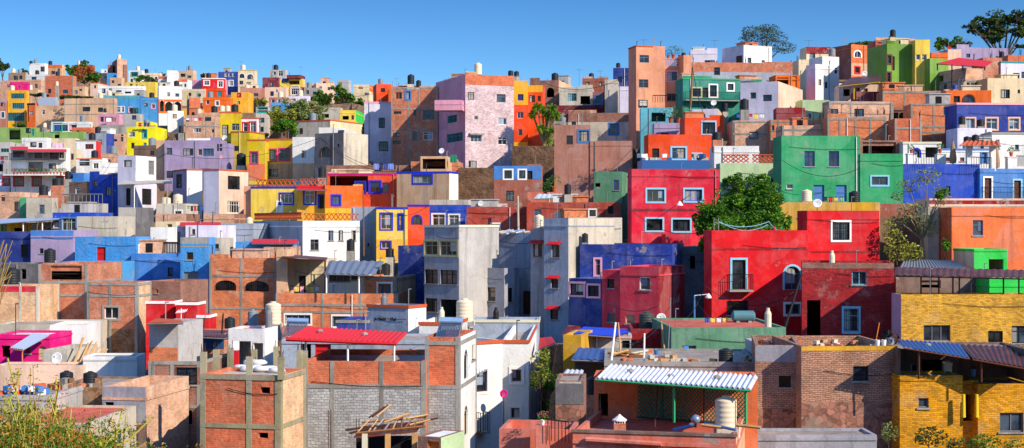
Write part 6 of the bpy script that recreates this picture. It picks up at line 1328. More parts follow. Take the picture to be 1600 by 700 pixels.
t = thing('striped_post', 'red and white banded square post behind the unfinished tower', 'post', tuple(P(368.5, 582, 64)))
for y0, y1, c in ((533, 547, 'w'), (547, 575, 'r'), (575, 588, 'w')):
    p, q = P(368.5, y0, 64), P(368.5, y1, 64); m = MB(); m.box(p.x-.13, p.x+.13, 63.9, 64.15, q.z, p.z); link('band', m, T(c), t)
# timber pile leaning on the brick house at left, ladder and scrap at the bottom
for i in range(11):
    a = P(114+i*3.2+random.uniform(-1, 1), 571-i*.9, 78+random.uniform(-.3, .3)); b = P(126+i*4.0+random.uniform(-3, 6), 529+i*1.3+random.uniform(-3, 6), 80.2)
    if i > 6: b = P(150+(i-7)*6, 540+(i-7)*2, 80.2)
    m = MB(); d = b-a; m.bar(a, b, .05, n=4); o = link('timber_plank', m, 'woodl'); o['label'] = 'long timber leaning against the stone base of the big brick house'; o['category'] = 'plank'; o['group'] = 'timbers leaning on the big brick house'
t = thing('timber_ladder', 'wide timber ladder frame lying on the scrap shelter', 'ladder', tuple(P(620, 668, 55)))
for a, b in (((566, 660, 56), (666, 651, 57.5)), ((556, 677, 54), (664, 666, 55.2))):
    m = MB(); m.bar(P(*a), P(*b), .045); link('rail', m, 'wood', t)
for k in range(9):
    q = (k+.5)/9; a = P(556, 677, 54).lerp(P(664, 666, 55.2), q); b = P(566, 660, 56).lerp(P(666, 651, 57.5), min(1, q+.06)); m = MB(); m.bar(a+Vector((random.uniform(-.1, .1), 0, .05)), b+Vector((random.uniform(-.12, .12), 0, .05)), .035); link('rung', m, random.choice(['wood', 'woodl', 'conc']), t)
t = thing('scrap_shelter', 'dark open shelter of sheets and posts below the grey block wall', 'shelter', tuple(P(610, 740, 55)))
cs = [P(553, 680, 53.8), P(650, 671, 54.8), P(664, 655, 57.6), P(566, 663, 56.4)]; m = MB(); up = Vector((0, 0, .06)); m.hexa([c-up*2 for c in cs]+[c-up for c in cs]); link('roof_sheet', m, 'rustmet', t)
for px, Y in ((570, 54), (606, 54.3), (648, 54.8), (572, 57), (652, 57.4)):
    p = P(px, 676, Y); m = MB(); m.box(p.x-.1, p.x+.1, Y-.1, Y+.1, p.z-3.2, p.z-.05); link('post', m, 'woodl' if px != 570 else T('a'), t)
m = MB(); a, b = P(556, 690, 57.6), P(662, 676, 57.8); m.obox((a.x, 57.8, a.z-3), (b.x-a.x, 0, 0), (0, .1, 0), (0, 0, 3.2)); link('shade_board', m, 'shade', t)  # sheet coloured near-black to paint the shade inside the shelter
for i, (a, b, c) in enumerate([((582, 655, 57), (606, 637, 58.5), 'ironr'), ((588, 655, 57), (610, 636, 58.6), 'woodl'), ((577, 656, 57), (600, 640, 58.5), 'ironr'), ((540, 676, 54.5), (574, 671, 55), 'ironr'), ((546, 681, 54.2), (600, 668, 55), 'ironr'), ((650, 664, 56), (684, 657, 57), 'ironr'), ((636, 658, 56), (668, 652, 57), 'woodl'), ((600, 664, 55.6), (640, 650, 56.4), 'woodl'), ((640, 668, 55.5), (672, 660, 56), 'woodl'), ((620, 660, 56.5), (655, 655, 57), 'woodl')]):
    m = MB(); m.bar(P(*a)+Vector((0, 0, .1)), P(*b)+Vector((0, 0, .1)), .04); o = link('scrap_board', m, c); o['label'] = 'loose board or rod lying on the scrap shelter roof'; o['category'] = 'board'; o['group'] = 'boards on the scrap shelter'
for px in (513, 517, 557, 561): pole('steel_rod', {513: 'left thin rust rod before the grey block wall', 517: 'second thin rust rod before the grey block wall', 557: 'thin rust rod left of the scrap shelter', 561: 'second rust rod left of the scrap shelter'}[px], (px, 730, 58), (px, 640+(px > 540)*14, 58.5), .02, 'ironr', 'rod')
s = spec('pale mint lean-to'); m = MB(); f = s['F']
# grafitti on the blue grey box wall
def text(body, s, px, py, hpx, mat, name='graffiti'):
    f = s['F']; cu = bpy.data.curves.new(name, 'FONT'); cu.body = body; cu.size = hpx/F*s['Y']*1.4; cu.shear = .35; cu.extrude = .004; cu.offset = .008
    o = bpy.data.objects.new(name, cu); C.objects.link(o); dg = bpy.context.evaluated_depsgraph_get(); me = bpy.data.meshes.new_from_object(o.evaluated_get(dg)); bpy.data.objects.remove(o)
    u = f.u(px); z = f.z(px, py); m = MB(); m.v = [tuple(f.pt(u+v.co.x, z+v.co.y+.0, .012+v.co.z)) for v in me.vertices]; m.f = [tuple(p.vertices) for p in me.polygons]; link(name, m, mat, s['root'])
text('p Hatm  · iTel', spec('scrawled graffiti'), 585, 500, 5.2, T('k'))
# TV antenna glinting before the red garden wall
t = thing('tv_antenna', 'white television antenna before the red bordered wall', 'antenna', tuple(P(283, 503, 94)), 0, 'television antennas on the roofs'); m = MB(); m.bar(P(283, 506, 94), P(283, 482, 94), .03); link('mast', m, T('w'), t)
m = MB(); m.bar(P(276, 487, 94), P(292, 486, 94), .035)
for k in range(6): x = 277+k*2.6; m.bar(P(x-3, 489.5-k*.2, 93.9), P(x+3, 484-k*.2, 94.1), .02)
link('dipole_array', m, T('w'), t)
# solar water heaters
def heater(label, s, cor, Y):
    A, B, Cc, D = [P(*c) for c in cor]; t = thing('solar_heater', label, 'solar heater', tuple(A)); n = 14
    for k in range(n): q = (k+.5)/n; m = MB(); m.bar(A.lerp(B, q), D.lerp(Cc, q), .035, n=6); link('tube', m, flat('#1c2c44', .25, .1, 'dark_glass_tube'), t)
    m = MB(); m.bar(D+(D-Cc)*.05+Vector((0, .1, .08)), Cc+(Cc-D)*.05+Vector((0, .1, .08)), .17, n=12); link('tank', m, flat('#9ab8d8', .3, .4, 'steel_tank'), t, smooth=False)
    m = MB()
    for p, q in ((A, D), (B, Cc)): m.bar(p, q, .03); m.bar(q, Vector((q.x, q.y, p.z-.1)), .03); m.bar(p, Vector((q.x, q.y, p.z-.1)), .025)
    link('frame', m, T('g'), t)
heater('solar water heater with blue tubes beside the big cream tank', None, [(681, 528, 62.8), (716, 528, 62.8), (721, 505, 66), (688, 504, 66)], 63)
heater('dark solar water heater before the long brick house', None, [(441, 526, 82), (474, 527, 82), (480, 504, 86), (450, 503, 86)], 82)
# red terrace: lattice screen, posts, chimney vent, lamp, pipe
t = thing('lattice_screen', 'dark green lattice screen across the red terrace', 'screen', tuple(P(1070, 650, 54)))
class PF:     # a stand-in wall plane between two ground points
    pass
zr_ = spec('salmon terrace house')['zr']; A, B = P(973, 655, 57.0), P(1166, 665, 54.6); A.z = B.z = zr_; e = Vector((B.x-A.x, B.y-A.y, 0)); L = e.length; e.normalize(); n = Vector((e.y, -e.x, 0))
f = Face(A, e, n, L, zr_+.08, P(973, 597, 57).z)
for k in range(3):
    u0, u1 = L*k/3+.06, L*(k+1)/3-.06; m = MB(); lattice(m, f, u0, u1, f.z0, f.z1, .16, -.02, .02, .021); link('lattice_panel', m, flat('#2a7a5c', .6, 0, 'green_paint'), t)
    m = MB(); m.bar(f.pt(u0-.06, f.z0-.3), f.pt(u0-.06, f.z1+.1), .04); link('post', m, flat('#1f5a48', .6, 0, 'green_paint'), t)
m = MB(); m.bar(f.pt(0, f.z0), f.pt(L, f.z0), .035); m.bar(f.pt(0, f.z1), f.pt(L, f.z1), .035); link('rail', m, flat('#1f5a48', .6, 0, 'green_paint'), t)
ts = spec('salmon terrace house'); zr = ts['zr']
t = thing('chimney_vent', 'small brick vent with a white conical cap on the red terrace', 'vent', tuple(P(968, 664, 53))); m = MB(); p = P(968, 664, 52.6); z0 = zr
m.box(p.x-.22, p.x+.22, p.y-.2, p.y+.2, z0, z0+.42); link('vent_body', m, 'brickd', t)
m = MB(); [m.box(p.x-.2+k*.09, p.x-.16+k*.09, p.y-.18, p.y+.18, z0+.42, z0+.5) for k in range(5)]; m.lathe((p.x, p.y, z0+.5), [(.27, 0), (.27, .04), (.1, .16), (.02, .24)], 12); link('cap', m, 'white', t)
t = thing('flood_lamp', 'grey globe lamp on a bracket at the red terrace edge', 'lamp', tuple(P(1087, 668, 51))); c = P(1087, 655, 50.9); m = MB()
m.lathe((c.x, c.y, c.z-.17), [(.02, 0), (.12, .04), (.17, .12), (.17, .2), (.12, .3), (.02, .34)], 14); link('globe', m, flat('#8a98a8', .3, .4, 'grey_metal'), t, smooth=True); m = MB(); m.bar(c-Vector((0, 0, .15)), P(1087, 668, 50.9), .05); link('bracket', m, 'ironr', t)
m = MB(); m.bar(ts['F'].pt(.5, P(905, 680, 52).z, .12), ts['F'].pt(3.2, P(1006, 690, 51).z, .12), .1, n=8); rootpart(ts, 'gutter', m, 'salmon2')
m = MB(); ts['F'].slab(m, -.05, ts['F'].L+.05, ts['zt']-.02, ts['zt']+.07, -.2, .05); rootpart(ts, 'coping', m, 'dbrown')
pole('rusty_pole', 'rust orange pole standing on the red terrace', (1023, 668, 52.5), (1028, 600, 53.5), .035, 'ironr')
for i, (a, b, r, mt) in enumerate([((1052, 672, 51.5), (1086, 664, 51.2), .07, T('b')), ((1096, 664, 51.4), (1128, 668, 51), .06, 'woodl'), ((1100, 661, 51.8), (1150, 672, 50.4), .05, T('b')), ((1150, 664, 50.8), (1188, 668, 50.4), .06, 'woodl')]):
    m = MB(); m.bar(P(*a), P(*b), r); o = link('loose_plank', m, mt); o['label'] = ['blue plank lying left of the globe lamp', 'pale plank lying before the very large cream tank', 'second blue plank under the very large cream tank', 'pale plank end sticking out at the sunny terrace corner'][i]; o['category'] = 'plank'
# heap of boards and boxes on the rooftop deck, tall sticks
for i in range(26):
    x = random.uniform(962, 1000); a = P(x-random.uniform(8, 16), 562-random.uniform(0, 12), 70+random.uniform(-.8, .8)); b = P(x+random.uniform(6, 16), 560-random.uniform(0, 14), 70.5+random.uniform(-.8, .8))
    m = MB(); m.bar(a, b, .06); o = link('heaped_board', m, random.choice(['woodl', 'wood', 'concl'])); o['label'] = 'board in the heap of scrap timber on the rooftop deck'; o['category'] = 'board'; o['group'] = 'scrap timber heap on the rooftop deck'
def crate(name, label, cat, px, yb, w_, h, Y, mat, grp=None):
    p = P(px, yb, Y); a, c = w_/2/F*Y, h/F*Y; t = thing(name, label, cat, tuple(p), 0, grp)
    m = MB(); th = .03
    m.box(p.x-a, p.x+a, Y-a*.8, Y+a*.8, p.z, p.z+th)
    for x0, x1, y0, y1 in ((p.x-a, p.x+a, Y-a*.8, Y-a*.8+th), (p.x-a, p.x+a, Y+a*.8-th, Y+a*.8), (p.x-a, p.x-a+th, Y-a*.8+th, Y+a*.8-th), (p.x+a-th, p.x+a, Y-a*.8+th, Y+a*.8-th)):
        m.box(x0, x1, y0, y1, p.z+th, p.z+c)
    link('shell', m, mat, t); m = MB(); m.box(p.x-a-.02, p.x+a+.02, Y-a*.8-.02, Y-a*.8+.0-.002, p.z+c*.8, p.z+c); link('rim', m, mat, t)
crate('crate', 'orange plastic crate on the rooftop deck', 'crate', 1015, 554, 8, 7, 72, T('o')); crate('crate', 'brown wooden box on the rooftop deck', 'box', 1030, 569, 20, 11, 68, 'brown'); crate('crate', 'striped wire box beside the timber heap', 'box', 993, 564, 20, 9, 69.5, 'wood'); crate('crate', 'grey slab box right of the bucket', 'box', 1045, 562, 14, 12, 70, 'concl')
crate('crate', 'pale block box on the deck behind the corrugated awning', 'box', 1210, 548, 10, 9, 69, T('w'))
def bucket(label, px, yb, w_, h, Y, c):
    p = P(px, yb, Y); r = w_/2/F*Y; hh = h/F*Y; t = thing('bucket', label, 'bucket', tuple(p)); m = MB(); m.lathe(p, [(r*.75, 0), (r, hh), (r*1.06, hh), (r*1.06, hh*.95), (r*.95, hh*.93), (r*.7, .03)], 14); link('pail', m, T(c), t)
    m = MB(); m.path([(p.x-r, p.y, p.z+hh), (p.x-r*.6, p.y, p.z+hh*1.35), (p.x+r*.6, p.y, p.z+hh*1.35), (p.x+r, p.y, p.z+hh)], .012); link('handle', m, 'iron', t)
bucket('blue bucket on the rooftop deck', 1026, 556, 9, 9, 71, 'b'); bucket('left white bucket on the adobe wall top', 1371, 541, 8, 10, 63.8, 'w'); bucket('right white bucket on the adobe wall top', 1381, 541, 8, 10, 63.8, 'w'); bucket('blue bucket in the yellow balcony', 1521, 588, 8, 11, 63.5, 'b')
pole('tall_stick', 'tall white painted pole leaning over the timber heap', (955, 566, 68), (962, 504, 69), .055, T('w')); pole('tall_stick', 'rust orange pole beside the tall white one', (970, 556, 72), (966, 504, 73), .05, 'woodl'); pole('tall_stick', 'grey white pole at the corrugated awning edge', (1006, 569, 67), (1007, 521, 67.5), .05, T('w')); pole('tall_stick', 'thin grey pole right of the dish mast', (1044, 548, 76), (1048, 465, 77), .03, T('g'))
pole('dish_mast', 'leaning pale mast below the white dish', (1038, 545, 78), (1033, 500, 80.5), .05, 'woodl')
cloth('blue sheets hanging before the green rendered block', 1064, 1095, 551, 568, 76, '#5a80d8', 'blue sheets')
cloth('blue cloth hanging at the green block window', 1068, 1076, 541, 549, 77.4, '#3090d8', 'blue sheets')
for i, (x0, x1, c) in enumerate([(584, 592, '#7a8ac8'), (593, 598, '#2a3058'), (599, 606, '#404a90'), (607, 615, '#6a88d0')]): cloth(['pale blue shirt on the line, leftmost', 'dark trousers on the line, second from left', 'navy cloth on the line, third from left', 'light blue cloth on the line, rightmost'][i]+' above the orange arcade', x0, x1, 255, 265, 175, c)
pole('clothes_line', 'clothes line above the orange arcade', (583, 255, 175), (617, 255, 175), .02, 'iron', 'line')
cloth('white sheet on the line of the pink balcony house', 166, 174, 184, 190, 311, '#f0f0f4'); cloth('blue cloth by the teal shopfront', 87, 91, 196, 203, 296.5, '#2040b0'); cloth('pale pink bedding on the green ledge', 82, 98, 224, 231, 265, '#d8b8d0'); cloth('pink cloth by the teal shopfront', 108, 112, 196, 203, 296.5, '#d890b0')
cloth('green hanging blanket above the tan house', 703, 714, 242, 254, 176, '#1f7a5a')
# crimson roof line posts and blue line
for px in (1115.5, 1122.5): pole('line_post', 'left steel post on the crimson parapet' if px < 1120 else 'right steel post on the crimson parapet', (px, 362, 96), (px, 340, 96), .04, T('g'))
for i, (a, b, sg) in enumerate([((1122, 347, 96), (1202, 346, 98), .35), ((1124, 346, 96.5), (1200, 351, 98), .5), ((1202, 347, 98), (1224, 356, 99), .3)]):
    A, B = P(*a), P(*b); m = MB(); m.path([A.lerp(B, q/10)-Vector((0, 0, sg*4*q/10*(1-q/10))) for q in range(11)], .02); o = link('washing_line', m, T('s')); o['label'] = ['upper pale blue line strung on the crimson parapet', 'lower pale blue line strung on the crimson parapet', 'short line end at the pink rod'][i]; o['category'] = 'line'
pole('line_post', 'short pink rod on the crimson parapet', (1210, 362, 96), (1210, 353, 96), .04, T('m'))
# masts, poles, cables
pole('tall_mast', 'tall brown mast between the white and yellow houses', (568.5, 400, 134), (567.5, 297, 134), .07, 'wood', 'mast')
def arm(t, A, B): m = MB(); m.bar(B+Vector((-3, 0, -1.6)), B+Vector((0, 0, -.5)), .03); m.bar(B+Vector((-.7, 0, 0)), B+Vector((.5, 0, .1)), .03); link('arm', m, T('g'), t)
pole('utility_pole', 'pale utility pole with arms on the brick red house', (810, 366, 137), (809, 306, 137), .13, 'concl', 'utility pole', arm)
pole('utility_pole', 'leaning brown utility pole before the teal house', (1079, 166, 178), (1082, 105, 178), .14, 'wood', 'utility pole')
def lampx(t, A, B): m = MB(); m.bar(B, B+Vector((.9, -.1, .1)), .03); m.lathe(B+Vector((.9, -.1, -.15)), [(.05, .3), (.2, .1), (.2, 0)], 10); link('lamp_head', m, T('w'), t)
pole('utility_pole', 'grey blue steel pole in the dark gap by the crimson house', (1085, 505, 93), (1085, 462, 93), .07, T('b'), 'utility pole', lampx)
pole('leaning_beam', 'black beam leaning on the crimson wall corner', (1226, 514, 86.6), (1253, 428, 87.6), .09, 'iron', 'beam'); pole('leaning_beam', 'thin rust rod crossing the black leaning beam', (1225, 468, 87.5), (1240, 456, 87.8), .03, 'ironr', 'beam')
t = thing('street_lamp', 'small white wall lamp on the magenta red house', 'lamp', tuple(P(1062, 318, 113))); m = MB(); c = P(1062, 321, 113.4); m.lathe(c, [(.28, 0), (.2, .15), (.05, .35)], 12); link('lamp_shade', m, T('w'), t); m = MB(); m.bar(c+Vector((0, 0, .3)), c+Vector((1.1, 1.6, .9)), .03); link('bracket', m, 'iron', t)
for a in [('cable from the dark gap up to the magenta house', (1102, 447, 94), (1047, 380, 112), .5), ('cable from the gap across the crimson wall', (1102, 447, 93.6), (1240, 459, 93.5), 1.), ('cable from the gap down to the rooftop deck', (1102, 447, 93), (1062, 502, 90), .5), ('second cable from the gap to the crimson wall foot', (1086, 468, 93), (1133, 504, 92), .4),
 ('long cable over the brick red house front', (731, 340, 136), (825, 345, 134), 1.2), ('cable from the tall mast to the orange slice house', (568, 300, 134), (668, 322, 139), 1.5), ('cable from the utility pole down to the grey yard', (809, 318, 137), (760, 366, 118), 1.), ('cable across the red rendered cube front', (942, 470, 93.5), (1029, 478, 93), .5),
 ('cable from the brown leaning pole to the orange house', (1082, 106, 178), (1104, 186, 154.6), 1.), ('cable across the green house front', (1222, 250, 116.5), (1344, 262, 116.5), 1.), ('cable over the magenta red house front', (988, 330, 113.6), (1124, 352, 113.6), 1.2), ('cable on the crest sky between the salmon tower and brown house', (845, 127, 240), (994, 110, 200), 2.), ('cable between the far left hilltop houses', (440, 128, 335), (620, 135, 330), 3.),
 ('thin cable over the deck from the dish mast', (958, 530, 75), (1034, 505, 79), .6), ('cable over the stained white wall', (640, 545, 66), (742, 520, 84), .8)]:
    cable(*a, r=.02 if a[1][2] < 160 else .04)
# railings
rail('railing', 'grey roof railing beside the tall cream tank at left', (97, 319, 174), (160, 319, 173), 1.2, .5, .04, T('g')); rail('railing', 'rusty slatted railing on the blue courtyard wall', (236, 395, 125), (282, 396, 121), .9, .28, .05, 'ironr')
rail('railing', 'thin roof railing on the white chapel like house edge', (1427, 256, 119.4), (1464, 256, 119.4), .85, .2, .02, 'iron'); rail('railing', 'terrace railing under the tiled pavilion', (1518, 262, 119.6), (1549, 263, 119.6), .9, .2, .02, 'iron'); rail('railing', 'roof railing at the right edge of the blue terrace', (1588, 260, 122), (1612, 260, 124), .9, .2, .02, 'iron')
rail('railing', 'iron railing beside the flower pot', (856, 688, 51), (889, 692, 51), .75, .12, .015, 'iron'); rail('railing', 'roof railing on the leftmost roof tank house', (1020, 160, 181), (1058, 160, 181), .9, .3, .03, 'iron')
for i, (px, yb) in enumerate([(1489, 252), (1557, 252)]):
    p = P(px, yb, 122); z0 = support(p.x, 122, p.z+1); m = MB(); m.lathe((p.x, p.y, z0), [(.05, 0), (.05, .35), (.28, .4), (.32, .8), (.2, 1.7), (.04, 2.3)], 8); t = thing('folded_umbrella', ['folded tan umbrella left of the tiled pavilion', 'folded tan umbrella right of the tiled pavilion'][i], 'umbrella', (p.x, p.y, z0)); link('canopy', m, flat('#a88868', .9, 0, 'canvas', .4), t); m = MB(); m.bar((p.x, p.y, z0), (p.x, p.y, z0+2.5), .03); link('shaft', m, 'wood', t)
for a in [('potted cactus left on the white terrace wall', 1424, 240, 6, 125.5, 'v'), ('potted bush on the white pedestal mid terrace', 1469, 240, 7, 124, 'v'), ('potted bush on the right white pedestal', 1580, 245, 7, 122, 'v')]:
    pot(a[0], a[1], a[2], a[3], a[4], a[5], zabs=P(a[1], a[2], a[4]).z)
for px, yb, Y, l in ((1469, 240, 124, 'white pedestal mid terrace'), (1580, 245, 122, 'white pedestal at the right of the terrace'), (1424, 240, 125.5, 'white pedestal left of the arched window')):
    p = P(px, yb, Y); m = MB(); z0 = support(p.x, Y, p.z); m.box(p.x-.4, p.x+.4, Y-.35, Y+.35, min(z0, p.z-1), p.z); m.box(p.x-.45, p.x+.45, Y-.4, Y+.4, p.z-.08, p.z-.001); o = link('pedestal', m, 'white'); o['label'] = l; o['category'] = 'pedestal'
pot('white pot of pink flowers on the salmon sloping wall', 848, 664, 8, 51.4, 'v', T('w'), 1.7, '#d81c78', zabs=P(848, 664, 51.4).z)
m = MB(); p = P(848, 664, 51.4); m.box(p.x-.25, p.x+.25, p.y-.25, p.y+.25, p.z-.9, p.z); o = link('pedestal', m, 'salmon2'); o['label'] = 'salmon pillar under the pot of pink flowers'; o['category'] = 'pillar'
s = spec('white two storey balcony')
for i in range(16): px = 22 + i*5.2; q = P(px, 273, 235.6); pot('small potted plant in the row along the balcony building ledge', px, 273, 4, 235.4, 'g', 'tile', 1.6, '#c82020' if i % 3 == 0 else None, 'row of pots along the balcony building ledge', zabs=q.z)
m = MB(); s['F'].slab(m, 0, s['F'].L, P(40, 275, 238).z, P(40, 273, 238).z, .002, 3.2); rootpart(s, 'ledge', m, 'white')
for a in [('plant pot left on the yellow canopy balcony', 58, 362, 7, 146.5, 'v'), ('plant pot right on the yellow canopy balcony', 70, 362, 7, 146.5, 'g'), ('bushy potted plant on the lavender garden roof', 1048, 192, 9, 166, 'g'), ('red flowering pot on the lavender garden roof', 1060, 192, 8, 166, 'd'), ('palm like plant on the lavender garden roof', 1072, 192, 9, 166, 'g'), ('potted shrub on the lattice terrace of the salmon tower', 1052, 92, 7, 195, 'g'), ('second shrub on the lattice terrace of the salmon tower', 1062, 92, 6, 195, 'v'), ('red plant on the lattice terrace of the salmon tower', 1044, 92, 5, 195, 'd'), ('potted plant by the dark green clothes box on the brick terrace', 866, 300, 9, 157, 'v'), ('plant pot on the terracotta wall by the canopy', 852, 306, 7, 158, 'v')]:
    pot(*a[:6], plant=2.0, zabs=P(a[1], a[2], a[4]).z)
# scrap piled on the upper grey terrace block
for i in range(22):
    x = random.uniform(752, 822); a = P(x-8, 366-random.uniform(0, 5), 119+random.uniform(-1, 1.5)); b = P(x+random.uniform(4, 14), 364-random.uniform(0, 6), 119.5+random.uniform(-1, 1.5)); m = MB(); m.bar(a, b, .09)
    o = link('scrap_sheet', m, random.choice(['galv', 'concl', 'woodl', 'galvb'])); o['label'] = 'pale scrap strip piled on the upper grey terrace block'; o['category'] = 'scrap'; o['group'] = 'scrap strips on the grey terrace block'
for i in range(18):
    x = random.uniform(130, 232); y = 369-(x-130)*.06; m = MB(); p = P(x, y, 123+random.uniform(0, 3)); m.obox((p.x-.4, p.y-.3, support(p.x, p.y, p.z+2)), (.8, random.uniform(-.1, .1), .05), (0, .6, .0), (0, 0, .22)); o = link('broken_slab', m, random.choice(['brickr', 'tile', 'rosewall'])); o['label'] = 'broken red tile slab on the bright blue house roof'; o['category'] = 'rubble'; o['group'] = 'broken tile slabs on the bright blue roof'
# chairs, gas bottles and blocks: small things on the roofs seen from above
def gasbottle(label, px, yb, Yh, c):
    Y, zs = place(px, yb, Yh); x = (px-800)/F*Y; t = thing('gas_cylinder', label, 'gas cylinder', (x, Y, zs), 0, 'gas cylinders on the roofs'); m = MB(); m.lathe((x, Y, zs), [(.16, 0), (.19, .05), (.19, .85), (.12, 1.0), (.05, 1.03)], 12); link('cylinder', m, T(c), t); m = MB(); m.lathe((x, Y, zs+1.0), [(.1, 0), (.1, .16), (.08, .16)], 8); link('collar', m, T(c), t)
for a in [('grey gas cylinder on the red square porch roof', 420, 518, 75, 'g'), ('grey gas cylinder on the long brick house roof', 540, 462, 113, 'g'), ('silver gas cylinder on the green rendered block', 1200, 516, 82, 'a'), ('grey gas cylinder by the black scrawl box', 600, 482, 90, 'g'), ('silver gas cylinder on the white low box house', 690, 508, 88, 'a'), ('dark gas cylinder on the grey wall roof by the alley', 775, 504, 93, 'k'), ('silver gas cylinder on the dark red brick house', 1300, 413, 91, 'a'), ('grey gas cylinder on the yard wall house', 745, 421, 110, 'g')]: gasbottle(*a)
def blocks(n, px0, px1, py, Yh, label, grp, mats=('conc', 'brickr'), sz=.2):
    for i in range(n):
        px = random.uniform(px0, px1); Y, zs = place(px, py+random.uniform(-2, 3), Yh); x = (px-800)/F*Y; a = random.uniform(0, 3); m = MB(); L = sz*random.uniform(.8, 2.2); e = Vector((math.cos(a)*L, math.sin(a)*L, random.uniform(0, .04)))
        m.obox((x, Y, zs+random.choice((0, 0, sz*.8))), e, Vector((-e.y, e.x, 0)).normalized()*sz, (0, 0, sz*.8)); o = link('loose_block', m, random.choice(mats)); o['label'] = label; o['category'] = 'block'; o['group'] = grp
blocks(26, 1185, 1250, 541, 66, 'loose brick or block scattered on the dusky adobe wing roof', 'blocks scattered on the adobe wing roof')
blocks(20, 1260, 1395, 541, 66, 'loose brick scattered along the pinkish adobe house roof', 'blocks scattered on the adobe house roof', ('brickr', 'concl', 'woodl'))
blocks(18, 70, 130, 414, 106, 'loose brick on the left part of the big brick house', 'loose bricks on the big brick house', ('brickr', 'galvb', 'conc'), .25)
blocks(16, 332, 428, 404, 118, 'rubble lump on the arched brick house roof', 'rubble on the arched brick house', ('brickr', 'concl', 'galv'), .3)
blocks(22, 85, 160, 607, 70, 'stone lump on the rubble roof hut', 'stones on the rubble roof hut', ('stonebr', 'conc', 'brickr'), .3)
blocks(20, 950, 1180, 568, 68, 'loose piece of rubble on the rooftop deck', 'rubble pieces on the rooftop deck', ('brickr', 'concl', 'woodl'), .22)
blocks(14, 440, 520, 534, 72, 'odd piece on the blue grey terrace roof', 'odd pieces on the blue grey terrace roof', ('concl', 'brickr'), .2)
blocks(16, 1405, 1540, 434, 93, 'scrap lump behind the slatted awning frame', 'scrap lumps behind the awning frame', ('wood', 'woodl', 'galvb', 'rust'), .4)
blocks(18, 1002, 1110, 250, 127, 'blue grey lump on the clutter shed roof', 'lumps on the clutter shed roof', ('galvb', 'bluemet', 'conc'), .4)
blocks(12, 1345, 1405, 221, 130, 'lump on the dark open loft roof', 'lumps on the loft roof', ('woodl', 'wood'), .3)
blocks(14, 1146, 1290, 189, 153, 'brick stacked on the brick row roofs above the green house', 'bricks on the brick row roofs', ('brickr', 'conc'), .3)
# junk at the awnings of the yellow house
crate('crate', 'white cabinet in the yellow balcony', 'cabinet', 1480, 590, 12, 24, 64, T('a')); pole('step_ladder', 'grey step ladder in the yellow balcony, left rail', (1424, 585, 64), (1424, 568, 64), .04, T('g'), 'ladder')
for px in (1505.5, 1526): pole('bollard_tube', 'yellow pipe left of the dark doorway' if px < 1510 else 'yellow pipe right of the dark doorway', (px, 652, 61.7), (px, 616, 61.7), .09, T('y'), 'pipe')
pole('pipe', 'orange rust stem among the junk by the dark red house', (1367, 540, 64.5), (1374, 504, 64.5), .03, T('o'), 'pipe')
for (px, py, Y, l, c) in ((1391, 534, 64.4, 'junk engine lump at the adobe wall end', 'greymet'), (1386, 524, 64.8, 'bundled dark tarp at the adobe wall end', 'iron'), (1396, 527, 64.6, 'rust heap at the adobe wall end', 'ironr')):
    m = MB(); rnd = random.Random(px); c0 = P(px, py, Y); leaf_blob(m, c0, (.22, .2, .22), 60, .09, rnd, .8); m.lathe(c0-Vector((0, 0, .3)), [(.12, 0), (.2, .15), (.18, .35), (.05, .5)], 9); o = link('junk_heap', m, c); o['label'] = l; o['category'] = 'junk'
# vents and rods that break the roof lines, and meter boxes and wires on walls: parts of their houses
random.seed(11)
for s in SPECS:
    if s['kind'] in ('garden_wall', 'rock_outcrop', 'shed', 'porch', 'chimney', 'ruin'): continue
    rnd = random.Random(zlib.crc32(s['label'].encode())+1); L, D = s['L'], s['D']; q = lambda u, v, z: (s['o'] + s['e']*u + s['b']*v) + Vector((0, 0, z))
    if s['Y'] > 66:
        for k in range(rnd.choice((0, 1, 1, 2))):
            u, v, h = rnd.uniform(.3, L-.3), rnd.uniform(.4, D*.6), rnd.uniform(.5, 1.6); m = MB(); p = q(u, v, s['zr']-.05); m.bar(p, p+Vector((0, 0, h+.5)), .03 if s['Y'] < 160 else .045, n=6); p2 = p+Vector((0, 0, h+.5)); m.bar(p2-Vector((.0, 0, .03)), p2+Vector((.18, 0, -.03)), .035, n=6); rootpart(s, 'vent_pipe', m, T(rnd.choice('dgcg')))
    if s['Y'] < 150 and L > 3 and s['zt']-s['zb'] > 2:
        f = s['F']; u0 = rnd.uniform(.1, L*.4); z0 = s['zt']-rnd.uniform(.5, 1.1); m = MB(); pts = []
        for k in range(7): u = u0+(L-.1-u0)*k/6; pts.append(f.pt(u, z0-.12*math.sin(math.pi*k/6)-k*.03, .05))
        m.path(pts, .014); rootpart(s, 'wall_cable', m, 'iron')
print('LOG', LOG)

